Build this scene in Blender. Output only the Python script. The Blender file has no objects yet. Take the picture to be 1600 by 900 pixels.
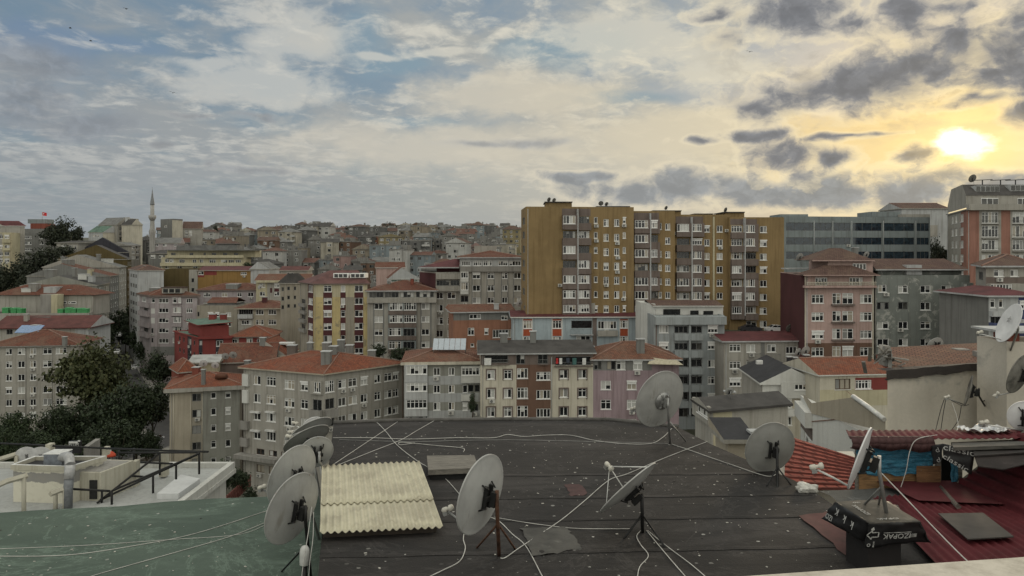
import bpy, bmesh, math, random
from mathutils import Vector, Matrix
R = math.radians
rnd = random.Random(7)
S = bpy.context.scene
COL = S.collection
F, HY, CZ = 1200.0, 392.0, 45.0        # focal length and horizon measured on the photograph, height of the eye

# ------------------------------------------------------------------ helpers
def P(px, py, Y):
    return Vector(((px-800)/F*Y, Y, CZ-(py-HY)/F*Y))
CR = {'I':(0,0,1),'C1':(0,280,4.09),'C2':(200,280,4.092),'C3':(460,320,3.75),'C4':(800,300,3.636),'C5':(1200,260,3.0),
      'C6':(0,440,3.213),'C7':(240,480,3.215),'C8':(600,460,2.963),'D1':(1050,460,2.909),'D2':(0,660,3.75),'D3':(380,640,3.462),
      'D4':(640,640,3.461),'D5':(960,560,2.647),'D6':(1220,640,3.461),'E1':(0,320,6),'E2':(200,400,6),'E3':(360,400,6),
      'E4':(0,430,6),'E5':(560,380,5),'E6':(240,490,6),'E7':(1180,380,6),'E8':(1440,270,3.103),'G1':(980,450,3.75),
      'G2':(1240,540,4.444),'G3':(0,560,5.625),'G4':(240,570,3.913),'G5':(600,520,6),'G6':(400,640,3.4615),'G7':(1260,640,4.09),
      'G8':(1420,600,3.0)}
def cx(k, x): return CR[k][0]+x/CR[k][2]
def cy(k, y): return CR[k][1]+y/CR[k][2]
def smooth(a, b, t):
    t = max(0.0, min(1.0, (t-a)/(b-a))); return t*t*(3-2*t)
def lerp_tab(tab, t):
    if t <= tab[0][0]: return tab[0][1]
    for (a, va), (b, vb) in zip(tab, tab[1:]):
        if t <= b: return va+(vb-va)*(t-a)/(b-a)
    return tab[-1][1]
LEFT = [(0,-38),(100,-41),(180,-43.5),(215,-41),(250,-37),(320,-25),(400,-9),(500,1),(600,7),(700,12),(760,13),(900,-5),(1300,-60),(6000,-60)]
RIGHT = [(0,-32),(110,-32),(138,-30),(149,-15.8),(180,-15.5),(300,-14),(420,-8),(500,1),(600,7),(700,12),(760,13),(900,-5),(1300,-60),(6000,-60)]
def ground(x, y):
    k = smooth(-8, 22, x-0.02*y)
    return CZ+lerp_tab(LEFT, y)*(1-k)+lerp_tab(RIGHT, y)*k

class MB:                               # collects faces, links them as one mesh object
    def __init__(s): s.v=[]; s.f=[]; s.m=[]; s.uv={}; s.sm=set()
    def face(s, pts, mi=0, uv=None, smooth=False):
        n=len(s.v); s.v += [tuple(p) for p in pts]; s.f.append(tuple(range(n,n+len(pts)))); s.m.append(mi)
        if uv: s.uv[len(s.f)-1]=uv
        if smooth: s.sm.add(len(s.f)-1)
    def box(s, a, b, mi=0, M=None):
        x0,y0,z0=a; x1,y1,z1=b
        c=[Vector(q) for q in ((x0,y0,z0),(x1,y0,z0),(x1,y1,z0),(x0,y1,z0),(x0,y0,z1),(x1,y0,z1),(x1,y1,z1),(x0,y1,z1))]
        if M: c=[M@q for q in c]
        n=len(s.v); s.v += [tuple(q) for q in c]
        for f in ((0,3,2,1),(4,5,6,7),(0,1,5,4),(1,2,6,5),(2,3,7,6),(3,0,4,7)):
            s.f.append(tuple(n+i for i in f)); s.m.append(mi)
    def prism(s, poly, z0, z1, mi=0, top=None):
        n=len(poly)
        for i in range(n):
            a,b=poly[i],poly[(i+1)%n]
            s.face([(a[0],a[1],z0),(b[0],b[1],z0),(b[0],b[1],z1),(a[0],a[1],z1)],mi)
        s.face([(p[0],p[1],z1) for p in poly], mi if top is None else top)
        s.face([(p[0],p[1],z0) for p in reversed(poly)],mi)
    def tube(s, pts, r, mi=0, seg=6, r2=None, cap=True):
        pts=[Vector(p) for p in pts]; n0=len(s.v); N=len(pts); up=Vector((0,0,1)); prev=None
        for i,p in enumerate(pts):
            t=(pts[min(i+1,N-1)]-pts[max(i-1,0)])
            t = t.normalized() if t.length>1e-9 else Vector((0,0,1))
            if prev is None:
                a=t.cross(up)
                if a.length<1e-3: a=t.cross(Vector((1,0,0)))
            else:
                a=prev-t*prev.dot(t)
                if a.length<1e-4: a=t.cross(up)
            a.normalize(); prev=a; b=t.cross(a)
            rr=r if r2 is None else r+(r2-r)*i/max(1,N-1)
            for k in range(seg):
                w=2*math.pi*k/seg; s.v.append(tuple(p+a*(rr*math.cos(w))+b*(rr*math.sin(w))))
        for i in range(N-1):
            for k in range(seg):
                k2=(k+1)%seg
                s.f.append((n0+i*seg+k,n0+i*seg+k2,n0+(i+1)*seg+k2,n0+(i+1)*seg+k)); s.m.append(mi); s.sm.add(len(s.f)-1)
        if cap:
            s.f.append(tuple(n0+k for k in reversed(range(seg)))); s.m.append(mi)
            s.f.append(tuple(n0+(N-1)*seg+k for k in range(seg))); s.m.append(mi)
    def lathe(s, prof, mi=0, seg=16, M=None):
        n0=len(s.v)
        for r,z in prof:
            for k in range(seg):
                w=2*math.pi*k/seg; q=Vector((r*math.cos(w),r*math.sin(w),z)); s.v.append(tuple(M@q if M else q))
        for i in range(len(prof)-1):
            for k in range(seg):
                k2=(k+1)%seg
                s.f.append((n0+i*seg+k,n0+i*seg+k2,n0+(i+1)*seg+k2,n0+(i+1)*seg+k)); s.m.append(mi); s.sm.add(len(s.f)-1)
        s.f.append(tuple(n0+k for k in reversed(range(seg)))); s.m.append(mi)
        s.f.append(tuple(n0+(len(prof)-1)*seg+k for k in range(seg))); s.m.append(mi)
    def mesh(s, name, mats):
        me=bpy.data.meshes.new(name); me.from_pydata(s.v,[],s.f)
        for m in (mats if isinstance(mats,(list,tuple)) else [mats]): me.materials.append(m)
        me.polygons.foreach_set('material_index', s.m)
        if s.sm: me.polygons.foreach_set('use_smooth',[i in s.sm for i in range(len(s.f))])
        if s.uv:
            ul=me.uv_layers.new(name='UVMap'); d=ul.data
            for i,uv in s.uv.items():
                for li,q in zip(me.polygons[i].loop_indices,uv): d[li].uv=q
        me.update(); return me
    def build(s, name, mats, parent=None, org=None):
        if org is not None: s.v=[(a-org[0],b-org[1],c-org[2]) for a,b,c in s.v]
        return link(name, s.mesh(name,mats), parent)
def link(name, data, parent=None):
    o=bpy.data.objects.new(name,data); COL.objects.link(o)
    if parent: o.parent=parent
    return o
def tag(o, label, cat, group=None, kind=None):
    o['label']=label; o['category']=cat
    if group: o['group']=group
    if kind: o['kind']=kind
    return o
def thing(name, label, cat, loc, group=None):
    o=link(name,None); o.location=loc; o.empty_display_size=.3
    return tag(o,label,cat,group)
def struct(o, kind='structure'): o['kind']=kind; return o

# ------------------------------------------------------------------ materials
MATS={}
def nt(name):
    m=bpy.data.materials.new(name); m.use_nodes=True; n=m.node_tree; b=n.nodes['Principled BSDF']; return m,n,b
def N(n,t,**kw):
    o=n.nodes.new(t)
    for k,v in kw.items():
        if k.startswith('i_'):
            q=k[2:]; o.inputs[int(q) if q.isdigit() else q].default_value=v
        else: setattr(o,k,v)
    return o
def mathn(n,op,a,b=None,c=None,clamp=False):
    o=n.nodes.new('ShaderNodeMath'); o.operation=op; o.use_clamp=clamp
    for i,v in enumerate((a,b,c)):
        if v is None: continue
        if isinstance(v,(int,float)): o.inputs[i].default_value=v
        else: n.links.new(v,o.inputs[i])
    return o.outputs[0]
def mixc(n,f,a,b,bt='MIX'):
    o=n.nodes.new('ShaderNodeMix'); o.data_type='RGBA'; o.blend_type=bt; o.clamp_factor=True
    for i,v in ((0,f),(6,a),(7,b)):
        if isinstance(v,(int,float)): o.inputs[i].default_value=v
        elif isinstance(v,(tuple,list)): o.inputs[i].default_value=(*v[:3],1)
        else: n.links.new(v,o.inputs[i])
    return o.outputs[2]
def ramp(n,v,a,b,lo=0.,hi=1.,kind='SMOOTHSTEP'):
    o=n.nodes.new('ShaderNodeMapRange'); o.interpolation_type=kind; o.clamp=True if kind=='LINEAR' else True
    n.links.new(v,o.inputs[0]); o.inputs[1].default_value=a; o.inputs[2].default_value=b; o.inputs[3].default_value=lo; o.inputs[4].default_value=hi
    return o.outputs[0]
def noise(n,co,scale,detail=4,rough=.55,dist=0,sc=None,dim='3D'):
    o=n.nodes.new('ShaderNodeTexNoise'); o.noise_dimensions=dim; o.inputs['Scale'].default_value=scale; o.inputs['Detail'].default_value=detail
    o.inputs['Roughness'].default_value=rough; o.inputs['Distortion'].default_value=dist
    if sc:
        mp=n.nodes.new('ShaderNodeMapping'); mp.inputs['Scale'].default_value=sc; n.links.new(co,mp.inputs[0]); co=mp.outputs[0]
    n.links.new(co,o.inputs['Vector']); return o.outputs[0]
def coord(n,which='Object'): return n.nodes.new('ShaderNodeTexCoord').outputs[which]
def bump(n,b,h,strength,dist):
    o=n.nodes.new('ShaderNodeBump'); o.inputs['Strength'].default_value=strength; o.inputs['Distance'].default_value=dist
    n.links.new(h,o.inputs['Height']); n.links.new(o.outputs[0],b.inputs['Normal'])
def dark(c,k): return tuple(x*k for x in c)

def wall(key, c, stain=.6, patch=None, pk=.58):
    if key in MATS: return MATS[key]
    m,n,b=nt('stucco_'+key); co=coord(n)
    big=ramp(n,noise(n,co,.22,5,.6),.35,.7)
    col=mixc(n,big,c,dark(c,.80))
    st=ramp(n,noise(n,co,1.0,6,.66,sc=(1.9,1.9,.10)),.46,.68)
    col=mixc(n,mathn(n,'MULTIPLY',st,stain),col,tuple(x*k for x,k in zip(c,(.50,.47,.44))))
    if patch:
        pm=ramp(n,noise(n,co,.55,6,.65,.6),pk-.03,pk+.05)
        col=mixc(n,pm,col,patch)
    fine=noise(n,co,9,4,.6)
    col=mixc(n,ramp(n,fine,.3,.75,0,.22),col,dark(c,.6))
    n.links.new(col,b.inputs['Base Color']); b.inputs['Roughness'].default_value=.9; b.inputs['Specular IOR Level'].default_value=.25
    bump(n,b,fine,.35,.03)
    MATS[key]=m; return m
def plain(key, c, rough=.6, metal=0, var=.25, sc=3., spec=.4):
    if key in MATS: return MATS[key]
    m,n,b=nt(key); co=coord(n)
    col=mixc(n,ramp(n,noise(n,co,sc,5,.6),.35,.7,0,1),c,dark(c,1-var*1.3))
    n.links.new(col,b.inputs['Base Color']); b.inputs['Roughness'].default_value=rough; b.inputs['Metallic'].default_value=metal
    b.inputs['Specular IOR Level'].default_value=spec
    MATS[key]=m; return m
def tiles(key, c1, c2, wash=.35, bare=(.15,.105,.075)):
    key='tiles_'+key
    if key in MATS: return MATS[key]
    m,n,b=nt('roof_'+key); uv=coord(n,'UV'); ob=coord(n)
    br=N(n,'ShaderNodeTexBrick',offset=.5); n.links.new(uv,br.inputs[0])
    br.inputs['Scale'].default_value=1; br.inputs['Mortar Size'].default_value=.028; br.inputs['Brick Width'].default_value=.3; br.inputs['Row Height'].default_value=.36
    br.inputs['Color1'].default_value=(*c1,1); br.inputs['Color2'].default_value=(*c2,1); br.inputs['Mortar'].default_value=(*dark(c1,.33),1); br.inputs['Bias'].default_value=0.
    col=br.outputs[0]
    w=ramp(n,noise(n,ob,.3,7,.68,.5),.42,.66)
    col=mixc(n,mathn(n,'MULTIPLY',w,wash),col,bare)
    w2=ramp(n,noise(n,ob,1.1,6,.72),.46,.72)
    col=mixc(n,mathn(n,'MULTIPLY',w2,.5),col,dark(c1,.42))
    n.links.new(col,b.inputs['Base Color']); b.inputs['Roughness'].default_value=.85; b.inputs['Specular IOR Level'].default_value=.25
    wv=N(n,'ShaderNodeTexWave',wave_type='BANDS',bands_direction='Y',wave_profile='SAW'); n.links.new(uv,wv.inputs[0]); wv.inputs['Scale'].default_value=.873
    bump(n,b,mathn(n,'ADD',wv.outputs[1],mathn(n,'MULTIPLY',br.outputs[1],-.6)),.7,.05)
    MATS[key]=m; return m
def sheet(key, c, var=.3, rough=.8):    # felt, membrane or painted metal roofing
    key='sheet_'+key
    if key in MATS: return MATS[key]
    m,n,b=nt('roof_'+key); co=coord(n)
    col=mixc(n,ramp(n,noise(n,co,.5,6,.65,.3),.35,.7),c,dark(c,1-var*1.4))
    col=mixc(n,ramp(n,noise(n,co,4,4,.6),.55,.85,0,.5),col,tuple(min(1,x*1.8+.02) for x in c))
    n.links.new(col,b.inputs['Base Color']); b.inputs['Roughness'].default_value=rough; b.inputs['Specular IOR Level'].default_value=.3
    bump(n,b,noise(n,co,6,4,.6),.3,.03)
    MATS[key]=m; return m

FRAME_W=plain('window_frame_white',(.78,.78,.76),.5,var=.15)
FRAME_B=plain('window_frame_brown',(.10,.065,.045),.5)
FRAME_G=plain('window_frame_grey',(.16,.16,.155),.5)
CONC=wall('concrete',(.27,.26,.24),.6)
DARKM=plain('dark_steel',(.03,.03,.03),.55,.6)
GALV=plain('galvanised_steel',(.36,.36,.35),.45,.7)
RUST=plain('rusty_steel',(.13,.065,.04),.75,.3,.5,8)
WHITEP=plain('white_paint',(.62,.62,.60),.5,var=.2)
ACW=plain('appliance_white',(.55,.54,.50),.5)
def glass(key,c,rough=.09,spec=.5):
    m,n,b=nt(key); co=coord(n)
    col=mixc(n,ramp(n,noise(n,co,1.3,2),.35,.7),c,dark(c,.45))
    n.links.new(col,b.inputs['Base Color']); b.inputs['Roughness'].default_value=rough; b.inputs['Specular IOR Level'].default_value=spec; return m
GLASS=glass('window_glass',(.016,.018,.02))
GLASS2=glass('window_glass_dim',(.07,.07,.065),.12)
TINT=glass('tinted_glass',(.02,.035,.05),.07,.6)
def curtain(key,c):
    m,n,b=nt(key); co=coord(n)
    wv=N(n,'ShaderNodeTexWave',wave_type='BANDS',bands_direction='X'); n.links.new(co,wv.inputs[0]); wv.inputs['Scale'].default_value=2.2; wv.inputs['Distortion'].default_value=2.; wv.inputs['Detail'].default_value=2
    col=mixc(n,wv.outputs[1],dark(c,.55),c)
    n.links.new(col,b.inputs['Base Color']); b.inputs['Roughness'].default_value=.7
    b.inputs['Coat Weight'].default_value=.8; b.inputs['Coat Roughness'].default_value=.08; return m
CUR1=curtain('curtain_white',(.55,.55,.52)); CUR2=curtain('curtain_grey',(.26,.26,.25)); CUR3=curtain('curtain_cream',(.40,.36,.29))
PANES=[GLASS,CUR1,CUR2,CUR3,GLASS2]

W={ 'grey':wall('grey',(.345,.33,.295)), 'dgrey':wall('dgrey',(.20,.20,.19)), 'beigegrey':wall('beigegrey',(.30,.275,.225),.5),
    'beige':wall('beige',(.38,.34,.27),.4), 'cream':wall('cream',(.52,.485,.40)), 'white':wall('white',(.57,.57,.54),.28),'whitegrey':wall('whitegrey',(.42,.43,.43)),
    'lilac':wall('lilac',(.37,.33,.335)),'mauve':wall('mauve',(.325,.25,.27)),'pink':wall('pink',(.43,.31,.28)),'bluegrey':wall('bluegrey',(.305,.33,.335)),
    'ltblue':wall('ltblue',(.36,.42,.45)),'ochre':wall('ochre',(.27,.165,.06),.6),'mustard':wall('mustard',(.25,.176,.086),.55),'olive':wall('olive',(.105,.08,.035)),
    'yellow':wall('yellow',(.50,.41,.21),.35,(.27,.235,.15),.57),'pale':wall('pale',(.47,.43,.30)),'red':wall('red',(.21,.05,.045),.25),
    'salmon':wall('salmon',(.30,.15,.10)),'brickpink':wall('brickpink',(.30,.155,.12)),'maroon':wall('maroon',(.085,.032,.034),.2),'brown':wall('brown',(.15,.09,.065)),'taupe':wall('taupe',(.165,.133,.118)),
    'orange':wall('orange',(.36,.085,.04),.3),'greengrey':wall('greengrey',(.20,.215,.20),.5,(.36,.36,.33),.57),'slate':wall('slate',(.22,.25,.255)),
    'plaster':wall('plaster',(.55,.51,.44),.10,(.38,.36,.32),.55),'blue':wall('blue',(.07,.085,.17)),'black':wall('black',(.045,.045,.055)),
    'stripe':wall('stripe',(.27,.27,.24)),'brickred':wall('brickred',(.22,.07,.05)),'concrete':CONC }
T={ 'red':tiles('red',(.25,.080,.042),(.14,.048,.03),.4),'oldred':tiles('oldred',(.175,.066,.042),(.105,.044,.032),.5),'brown':tiles('brown',(.125,.075,.062),(.09,.054,.046),.5),
    'dusty':tiles('dusty',(.205,.092,.058),(.12,.056,.04),.55),
    'black':sheet('black',(.032,.032,.036)),'dark':sheet('dark',(.06,.056,.053)),'maroon':sheet('maroon',(.10,.028,.03)),'mansard':sheet('mansard',(.125,.06,.056)),
    'grey':sheet('grey',(.16,.16,.155)),'green':sheet('green',(.10,.16,.125)),'rust':sheet('rust',(.105,.036,.031)),'pale':sheet('pale',(.34,.34,.33)) }

# ------------------------------------------------------------------ windows (shared meshes)
WC={}; xr=random.Random(21)
def window_mesh(w,h,st,n,tr,var):
    key=(w,h,st,n,tr,var)
    if key in WC: return WC[key]
    fr=MB(); t=.095 if st!='thin' else .05
    y0,y1=.08,.17
    fr.box((-w/2,y0,0),(w/2,y1,t)); fr.box((-w/2,y0,h-t),(w/2,y1,h)); fr.box((-w/2,y0,t),(-w/2+t,y1,h-t)); fr.box((w/2-t,y0,t),(w/2,y1,h-t))
    iw=w/n
    for i in range(1,n): fr.box((-w/2+i*iw-t*.5,y0+.005,t),(-w/2+i*iw+t*.5,y1,h-t))
    ht=h*.70
    if tr:
        for i in range(n): fr.box((-w/2+i*iw+t*.5+(.5*t if i==0 else 0),y0+.01,ht-.03),(-w/2+(i+1)*iw-t*.5-(.5*t if i==n-1 else 0),y1,ht+.03))
    if st in('w','b'): fr.box((-w/2-.07,-.07,-.09),(w/2+.07,y0,-.004),1 if st=='b' else 0)
    if var==6 and st=='w' and h>1 and w<2.2:      # outside roller shutter, partly down
        zc=h*(.45 if n%2 else .62); fr.box((-w/2+.02,-.02,zc),(w/2-.02,.06,h-.02)); fr.box((-w/2-.05,-.16,h-.16),(w/2+.05,-.023,h+.06))
    fm={'w':FRAME_W,'b':FRAME_B,'g':FRAME_G,'thin':FRAME_G,'d':FRAME_G}[st]
    r=random.Random(hash((round(w*10),round(h*10),n,var,st)) & 0xffff)
    pn=MB(); pc=[.40,.26,.12,.12,.10] if st!='d' else [.95,0,.03,0,.02]
    base=r.choices(range(5),pc)[0]
    for i in range(n):
        mi=base if r.random()<.5 else r.choices(range(5),pc)[0]
        x0,x1=-w/2+i*iw,-w/2+(i+1)*iw
        if mi in(1,2,3) and r.random()<.35:   # blind drawn part of the way down
            zc=h*r.uniform(.35,.7)
            pn.face([(x0,.135,0),(x1,.135,0),(x1,.135,zc),(x0,.135,zc)],0); pn.face([(x0,.135,zc),(x1,.135,zc),(x1,.135,h),(x0,.135,h)],mi)
        else: pn.face([(x0,.135,0),(x1,.135,0),(x1,.135,h),(x0,.135,h)],mi)
    WC[key]=(fr.mesh('window_frame',[fm,WHITEP]),pn.mesh('pane',PANES)); return WC[key]

# ------------------------------------------------------------------ buildings
class Bld:
    def __init__(s,name,label,cat,k,pts,top,wl,depth=12,ti=0,group=None,base=None,mats=(),ray=False):
        s.k=k; q=[]
        for x,d in pts:
            X=cx(k,x); q.append(Vector(((X-800)/F*d,d)))
        s.zt=CZ-(cy(k,top)-HY)/F*pts[ti][1]
        if len(q)==2:
            u=(q[1]-q[0]).normalized(); nb=q[0].normalized()*depth if ray else Vector((-u.y,u.x))*depth; q=[q[0],q[1],q[1]+nb,q[0]+nb]
        else: q=[q[0],q[1],q[2],q[0]+q[2]-q[1]]
        s.q=q; c=sum(q,Vector((0,0)))/4
        s.zb=min(ground(p.x,p.y) for p in q)-1.0 if base is None else base
        s.o=Vector((c.x,c.y,s.zb)); s.root=thing(name,label,cat,s.o,group)
        s.mats=[W[wl]]+[W[m] if isinstance(m,str) else m for m in mats]; s.faces=[]
        for i in range(4):
            a,b=q[i],q[(i+1)%4]; u=(b-a).normalized()
            s.faces.append(dict(p=a,u=u,L=(b-a).length,n=Vector((u.y,-u.x)),h=[],b=[],z0=s.zb,z1=s.zt,off=0))
        s.roofo=None; s.extra=[]
    def sx(s,f,x):
        t=(cx(s.k,x)-800)/F; p,u=f['p'],f['u']; return (t*p.y-p.x)/(u.x-t*u.y)
    def sz(s,f,sv,y):
        return CZ-(cy(s.k,y)-HY)/F*(f['p'].y+sv*f['u'].y)
    def fc(s,i): return i if isinstance(i,dict) else s.faces[i]
    def rect(s,f,x0,x1,y0,y1,rx=None):
        a,b=s.sx(f,x0),s.sx(f,x1); sr=s.sx(f,rx if rx is not None else (x0+x1)/2)
        return a,b,s.sz(f,sr,y1),s.sz(f,sr,y0)
    def win(s,fi,cols,rows,st='w',n=0,tr=None,rx=None,skip=()):
        f=s.fc(fi); r0=rx if rx is not None else cols[0][0]
        sr=s.sx(f,r0)
        for ri,(yc,h) in enumerate(rows):
            for ci,cw in enumerate(cols):
                if (ri,ci) in skip: continue
                a,b=s.sx(f,cw[0]-cw[1]/2),s.sx(f,cw[0]+cw[1]/2); z0,z1=s.sz(f,sr,yc+h/2),s.sz(f,sr,yc-h/2)
                w=max(.4,round((b-a)*10)/10); hh=max(.4,round((z1-z0)*10)/10); m=(a+b)/2
                if m-w/2<.05 or m+w/2>f['L']-.05: 
                    w=round(min(m,f['L']-m)*20-1.5)/10
                    if w<.4: continue
                k=cw[2] if len(cw)>2 else st
                nn=n or max(1,round(w/.78)); t=tr if tr is not None else (k in('w','b') and rnd.random()<.3)
                f['h'].append((m-w/2,m+w/2,z0,z0+hh,k,nn,t))
    def auto(s,fi,nc,rows_z,w=1.3,h=1.4,st='w',m=1.2):
        f=s.fc(fi)
        for z in rows_z:
            for i in range(nc):
                c=m+(f['L']-2*m)*(i+.5)/nc
                f['h'].append((c-w/2,c+w/2,z,z+h,st,max(1,round(w/.78)),False))
    def band(s,fi,x0,x1,y0,y1,mi,rx=None):
        f=s.fc(fi); a,b,z0,z1=s.rect(f,x0,x1,y0,y1,rx); f['b'].append((a,b,z0,z1,mi))
    def bandy(s,fi,y0,y1,mi,rx):
        f=s.fc(fi); sr=s.sx(f,rx); f['b'].append((-1,f['L']+1,s.sz(f,sr,y1),s.sz(f,sr,y0),mi))
    def bandx(s,fi,x0,x1,mi):
        f=s.fc(fi); f['b'].append((s.sx(f,x0),s.sx(f,x1),-999,999,mi))
    def bay(s,fi,x0,x1,y0,y1,dep,mi=0,rx=None):     # a projecting box with its own front face, returned for windows and bands
        f=s.fc(fi); a,b,z0,z1=s.rect(f,x0,x1,y0,y1,rx); u,n=f['u'],f['n']
        p=f['p']+u*a+n*dep
        g=dict(p=p,u=u,L=b-a,n=n,h=[],b=[],z0=z0,z1=z1,off=mi,dep=dep); s.extra.append(g); return g
    def balcony(s,fi,x0,x1,y0,y1,dep,mat,rail=False,rx=None):
        f=s.fc(fi); a,b,z0,z1=s.rect(f,x0,x1,y0,y1,rx); mb=MB()
        M=s.fm(f)
        mb.box((a,-dep,z0-.14),(b,-.003,z0),0,M)
        if rail:
            for zz in (z1-.05,): mb.box((a,-dep,zz),(b,-dep+.05,zz+.05),1,M)
            k=int((b-a)/.22)
            for i in range(k+1):
                xx=a+(b-a-.03)*i/max(1,k); mb.box((xx,-dep+.01,z0),(xx+.025,-dep+.035,z1-.05),1,M)
            for xx in (a,b-.04): mb.box((xx,-dep+.05,z1-.05),(xx+.04,-.003,z1),1,M)
        else:
            mb.box((a,-dep,z0),(b,-dep+.12,z1),0,M); mb.box((a,-dep+.12,z0),(a+.12,-.003,z1),0,M); mb.box((b-.12,-dep+.12,z0),(b,-.003,z1),0,M)
        return mb.build('balcony',[mat,rail if rail else mat],s.root,s.o)
    def fm(s,f):
        a=math.atan2(f['u'].y,f['u'].x); return Matrix.Translation((f['p'].x,f['p'].y,0))@Matrix.Rotation(a,4,'Z')
    def slab(s,fi,x0,x1,y0,y1,dep,mat,name='ledge',rx=None,y_in=-.003):
        f=s.fc(fi); a,b,z0,z1=s.rect(f,x0,x1,y0,y1,rx); mb=MB(); mb.box((a,-dep,z0),(b,y_in,z1),0,s.fm(f)); return mb.build(name,mat,s.root,s.o)
    def ac(s,fi,x,y):
        f=s.fc(fi); sv=s.sx(f,x); s.ac3(f,sv,s.sz(f,sv,y))
    def ac3(s,f,sv,z):
        mb=MB(); M=s.fm(f)
        mb.box((sv-.42,-.38,z-.28),(sv+.42,-.05,z+.28),0,M)
        mb.lathe([(.22,0),(.22,.03),(.19,.03),(.17,.012)],1,14,M@Matrix.Translation((sv-.1,-.38,z))@Matrix.Rotation(R(90),4,'X'))
        mb.box((sv-.35,-.36,z-.36),(sv-.30,-.003,z-.29),2,M); mb.box((sv+.30,-.36,z-.36),(sv+.35,-.003,z-.29),2,M)
        mb.build('air_conditioner',[ACW,FRAME_G,DARKM],s.root,s.o)
    def pipe(s,fi,x,y0,y1,mat=None):
        f=s.fc(fi); sv=s.sx(f,x); M=s.fm(f); mb=MB()
        mb.tube([M@Vector((sv,-.08,s.sz(f,sv,y1))),M@Vector((sv,-.08,s.sz(f,sv,y0)))],.06,0,6); mb.build('downpipe',mat or CONC,s.root,s.o)
    def panel(s,mb,f,mo=0):
        xs=sorted({0.,f['L'],*[v for h in f['h'] for v in h[:2]],*[min(max(v,0),f['L']) for b in f['b'] for v in b[:2]]})
        zs=sorted({f['z0'],f['z1'],*[v for h in f['h'] for v in h[2:4]],*[min(max(v,f['z0']),f['z1']) for b in f['b'] for v in b[2:4]]})
        xs=[x for i,x in enumerate(xs) if (i==0 or x-xs[i-1]>1e-4) and -1e-6<=x<=f['L']+1e-6]; zs=[z for i,z in enumerate(zs) if (i==0 or z-zs[i-1]>1e-4) and f['z0']-1e-6<=z<=f['z1']+1e-6]
        M=s.fm(f)
        def mat(x,z):
            m=f['off']
            for a,b,c,d,mi in f['b']:
                if a<x<b and c<z<d: m=mi
            return m
        for i in range(len(xs)-1):
            xm=(xs[i]+xs[i+1])/2
            run=None
            for j in range(len(zs)-1):
                zm=(zs[j]+zs[j+1])/2
                hole=any(h[0]<xm<h[1] and h[2]<zm<h[3] for h in f['h'])
                mm=None if hole else mat(xm,zm)
                if run and run[0]==mm: run[2]=zs[j+1]
                else:
                    if run and run[0] is not None: mb.face([M@Vector(q) for q in ((xs[i],0,run[1]),(xs[i+1],0,run[1]),(xs[i+1],0,run[2]),(xs[i],0,run[2]))],run[0])
                    run=[mm,zs[j],zs[j+1]]
            if run and run[0] is not None: mb.face([M@Vector(q) for q in ((xs[i],0,run[1]),(xs[i+1],0,run[1]),(xs[i+1],0,run[2]),(xs[i],0,run[2]))],run[0])
        for a,b,c,d,*_ in f['h']:
            m=mat((a+b)/2,c-.05); r=.22
            for q in (((a,0,c),(b,0,c),(b,r,c),(a,r,c)),((a,r,d),(b,r,d),(b,0,d),(a,0,d)),((a,0,d),(a,0,c),(a,r,c),(a,r,d)),((b,r,d),(b,r,c),(b,0,c),(b,0,d))):
                mb.face([M@Vector(v) for v in q],m)
    def windows(s,f):
        ang=math.atan2(f['u'].y,f['u'].x); M=s.fm(f)
        for a,b,c,d,st,nn,tr in f['h']:
            fr,pn=window_mesh(round(b-a,1),round(d-c,1),st,nn,tr,rnd.randrange(7))
            o=link('window',fr,s.root); q=M@Vector(((a+b)/2,0,c)); o.location=q-s.o; o.rotation_euler=(0,0,ang)
            link('pane',pn,o)
    def clash(s,f):
        ok=[]
        for h in f['h']:
            if not any(h[0]<g[1]+.02 and h[1]>g[0]-.02 and h[2]<g[3]+.02 and h[3]>g[2]-.02 for g in ok): ok.append(h)
        out=[]
        for h in ok:
            h=list(h)
            if h[3]>f['z1']-.05: h[3]=h[2]+math.floor((f['z1']-.06-h[2])*10)/10
            if h[2]>f['z0'] and h[3]-h[2]>.35: out.append(tuple(h))
        f['h']=out
    def walls(s,extras=True):
        mb=MB()
        for f in s.faces: s.clash(f); s.panel(mb,f); s.windows(f)
        mb.face([(p.x,p.y,s.zt) for p in s.q],0)
        mb.build('wall',s.mats,s.root,s.o)
        if s.root['category']=='apartment block' and extras:
            for f in s.faces[:2]:
                if len(f['h'])<8: continue
                got=0
                for h in f['h']:
                    if got<4 and xr.random()<.13 and h[2]-.9>f['z0'] and not any(abs((h[0]+h[1])/2-(g[0]+g[1])/2)<1.2 and g[3]>h[2]-.9 and g[3]<h[2]-.02 for g in f['h']): s.ac3(f,(h[0]+h[1])/2+xr.uniform(-.2,.2),h[2]-.45); got+=1
                for sv in ([.35] if xr.random()<.6 else [.35,f['L']-.35]):
                    if any(h[0]-.15<sv<h[1]+.15 for h in f['h']): continue
                    M=s.fm(f); mp=MB(); mp.tube([M@Vector((sv,-.07,f['z1']-.1)),M@Vector((sv,-.07,f['z0']))],.055,0,6); mp.build('downpipe',xr.choice([CONC,W['whitegrey'],W['brown']]),s.root,s.o)
        for g in s.extra:
            mb=MB(); s.clash(g); s.panel(mb,g); M=s.fm(g); L,d,z0,z1=g['L'],g['dep']-.004,g['z0'],g['z1']
            for q in (((0,d,z0),(0,0,z0),(0,0,z1),(0,d,z1)),((L,0,z0),(L,d,z0),(L,d,z1),(L,0,z1)),((0,0,z1),(L,0,z1),(L,d,z1),(0,d,z1)),((0,d,z0),(L,d,z0),(L,0,z0),(0,0,z0))):
                mb.face([M@Vector(v) for v in q],g['off'])
            mb.build('bay',s.mats,s.root,s.o); s.windows(g)
        return s
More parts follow.
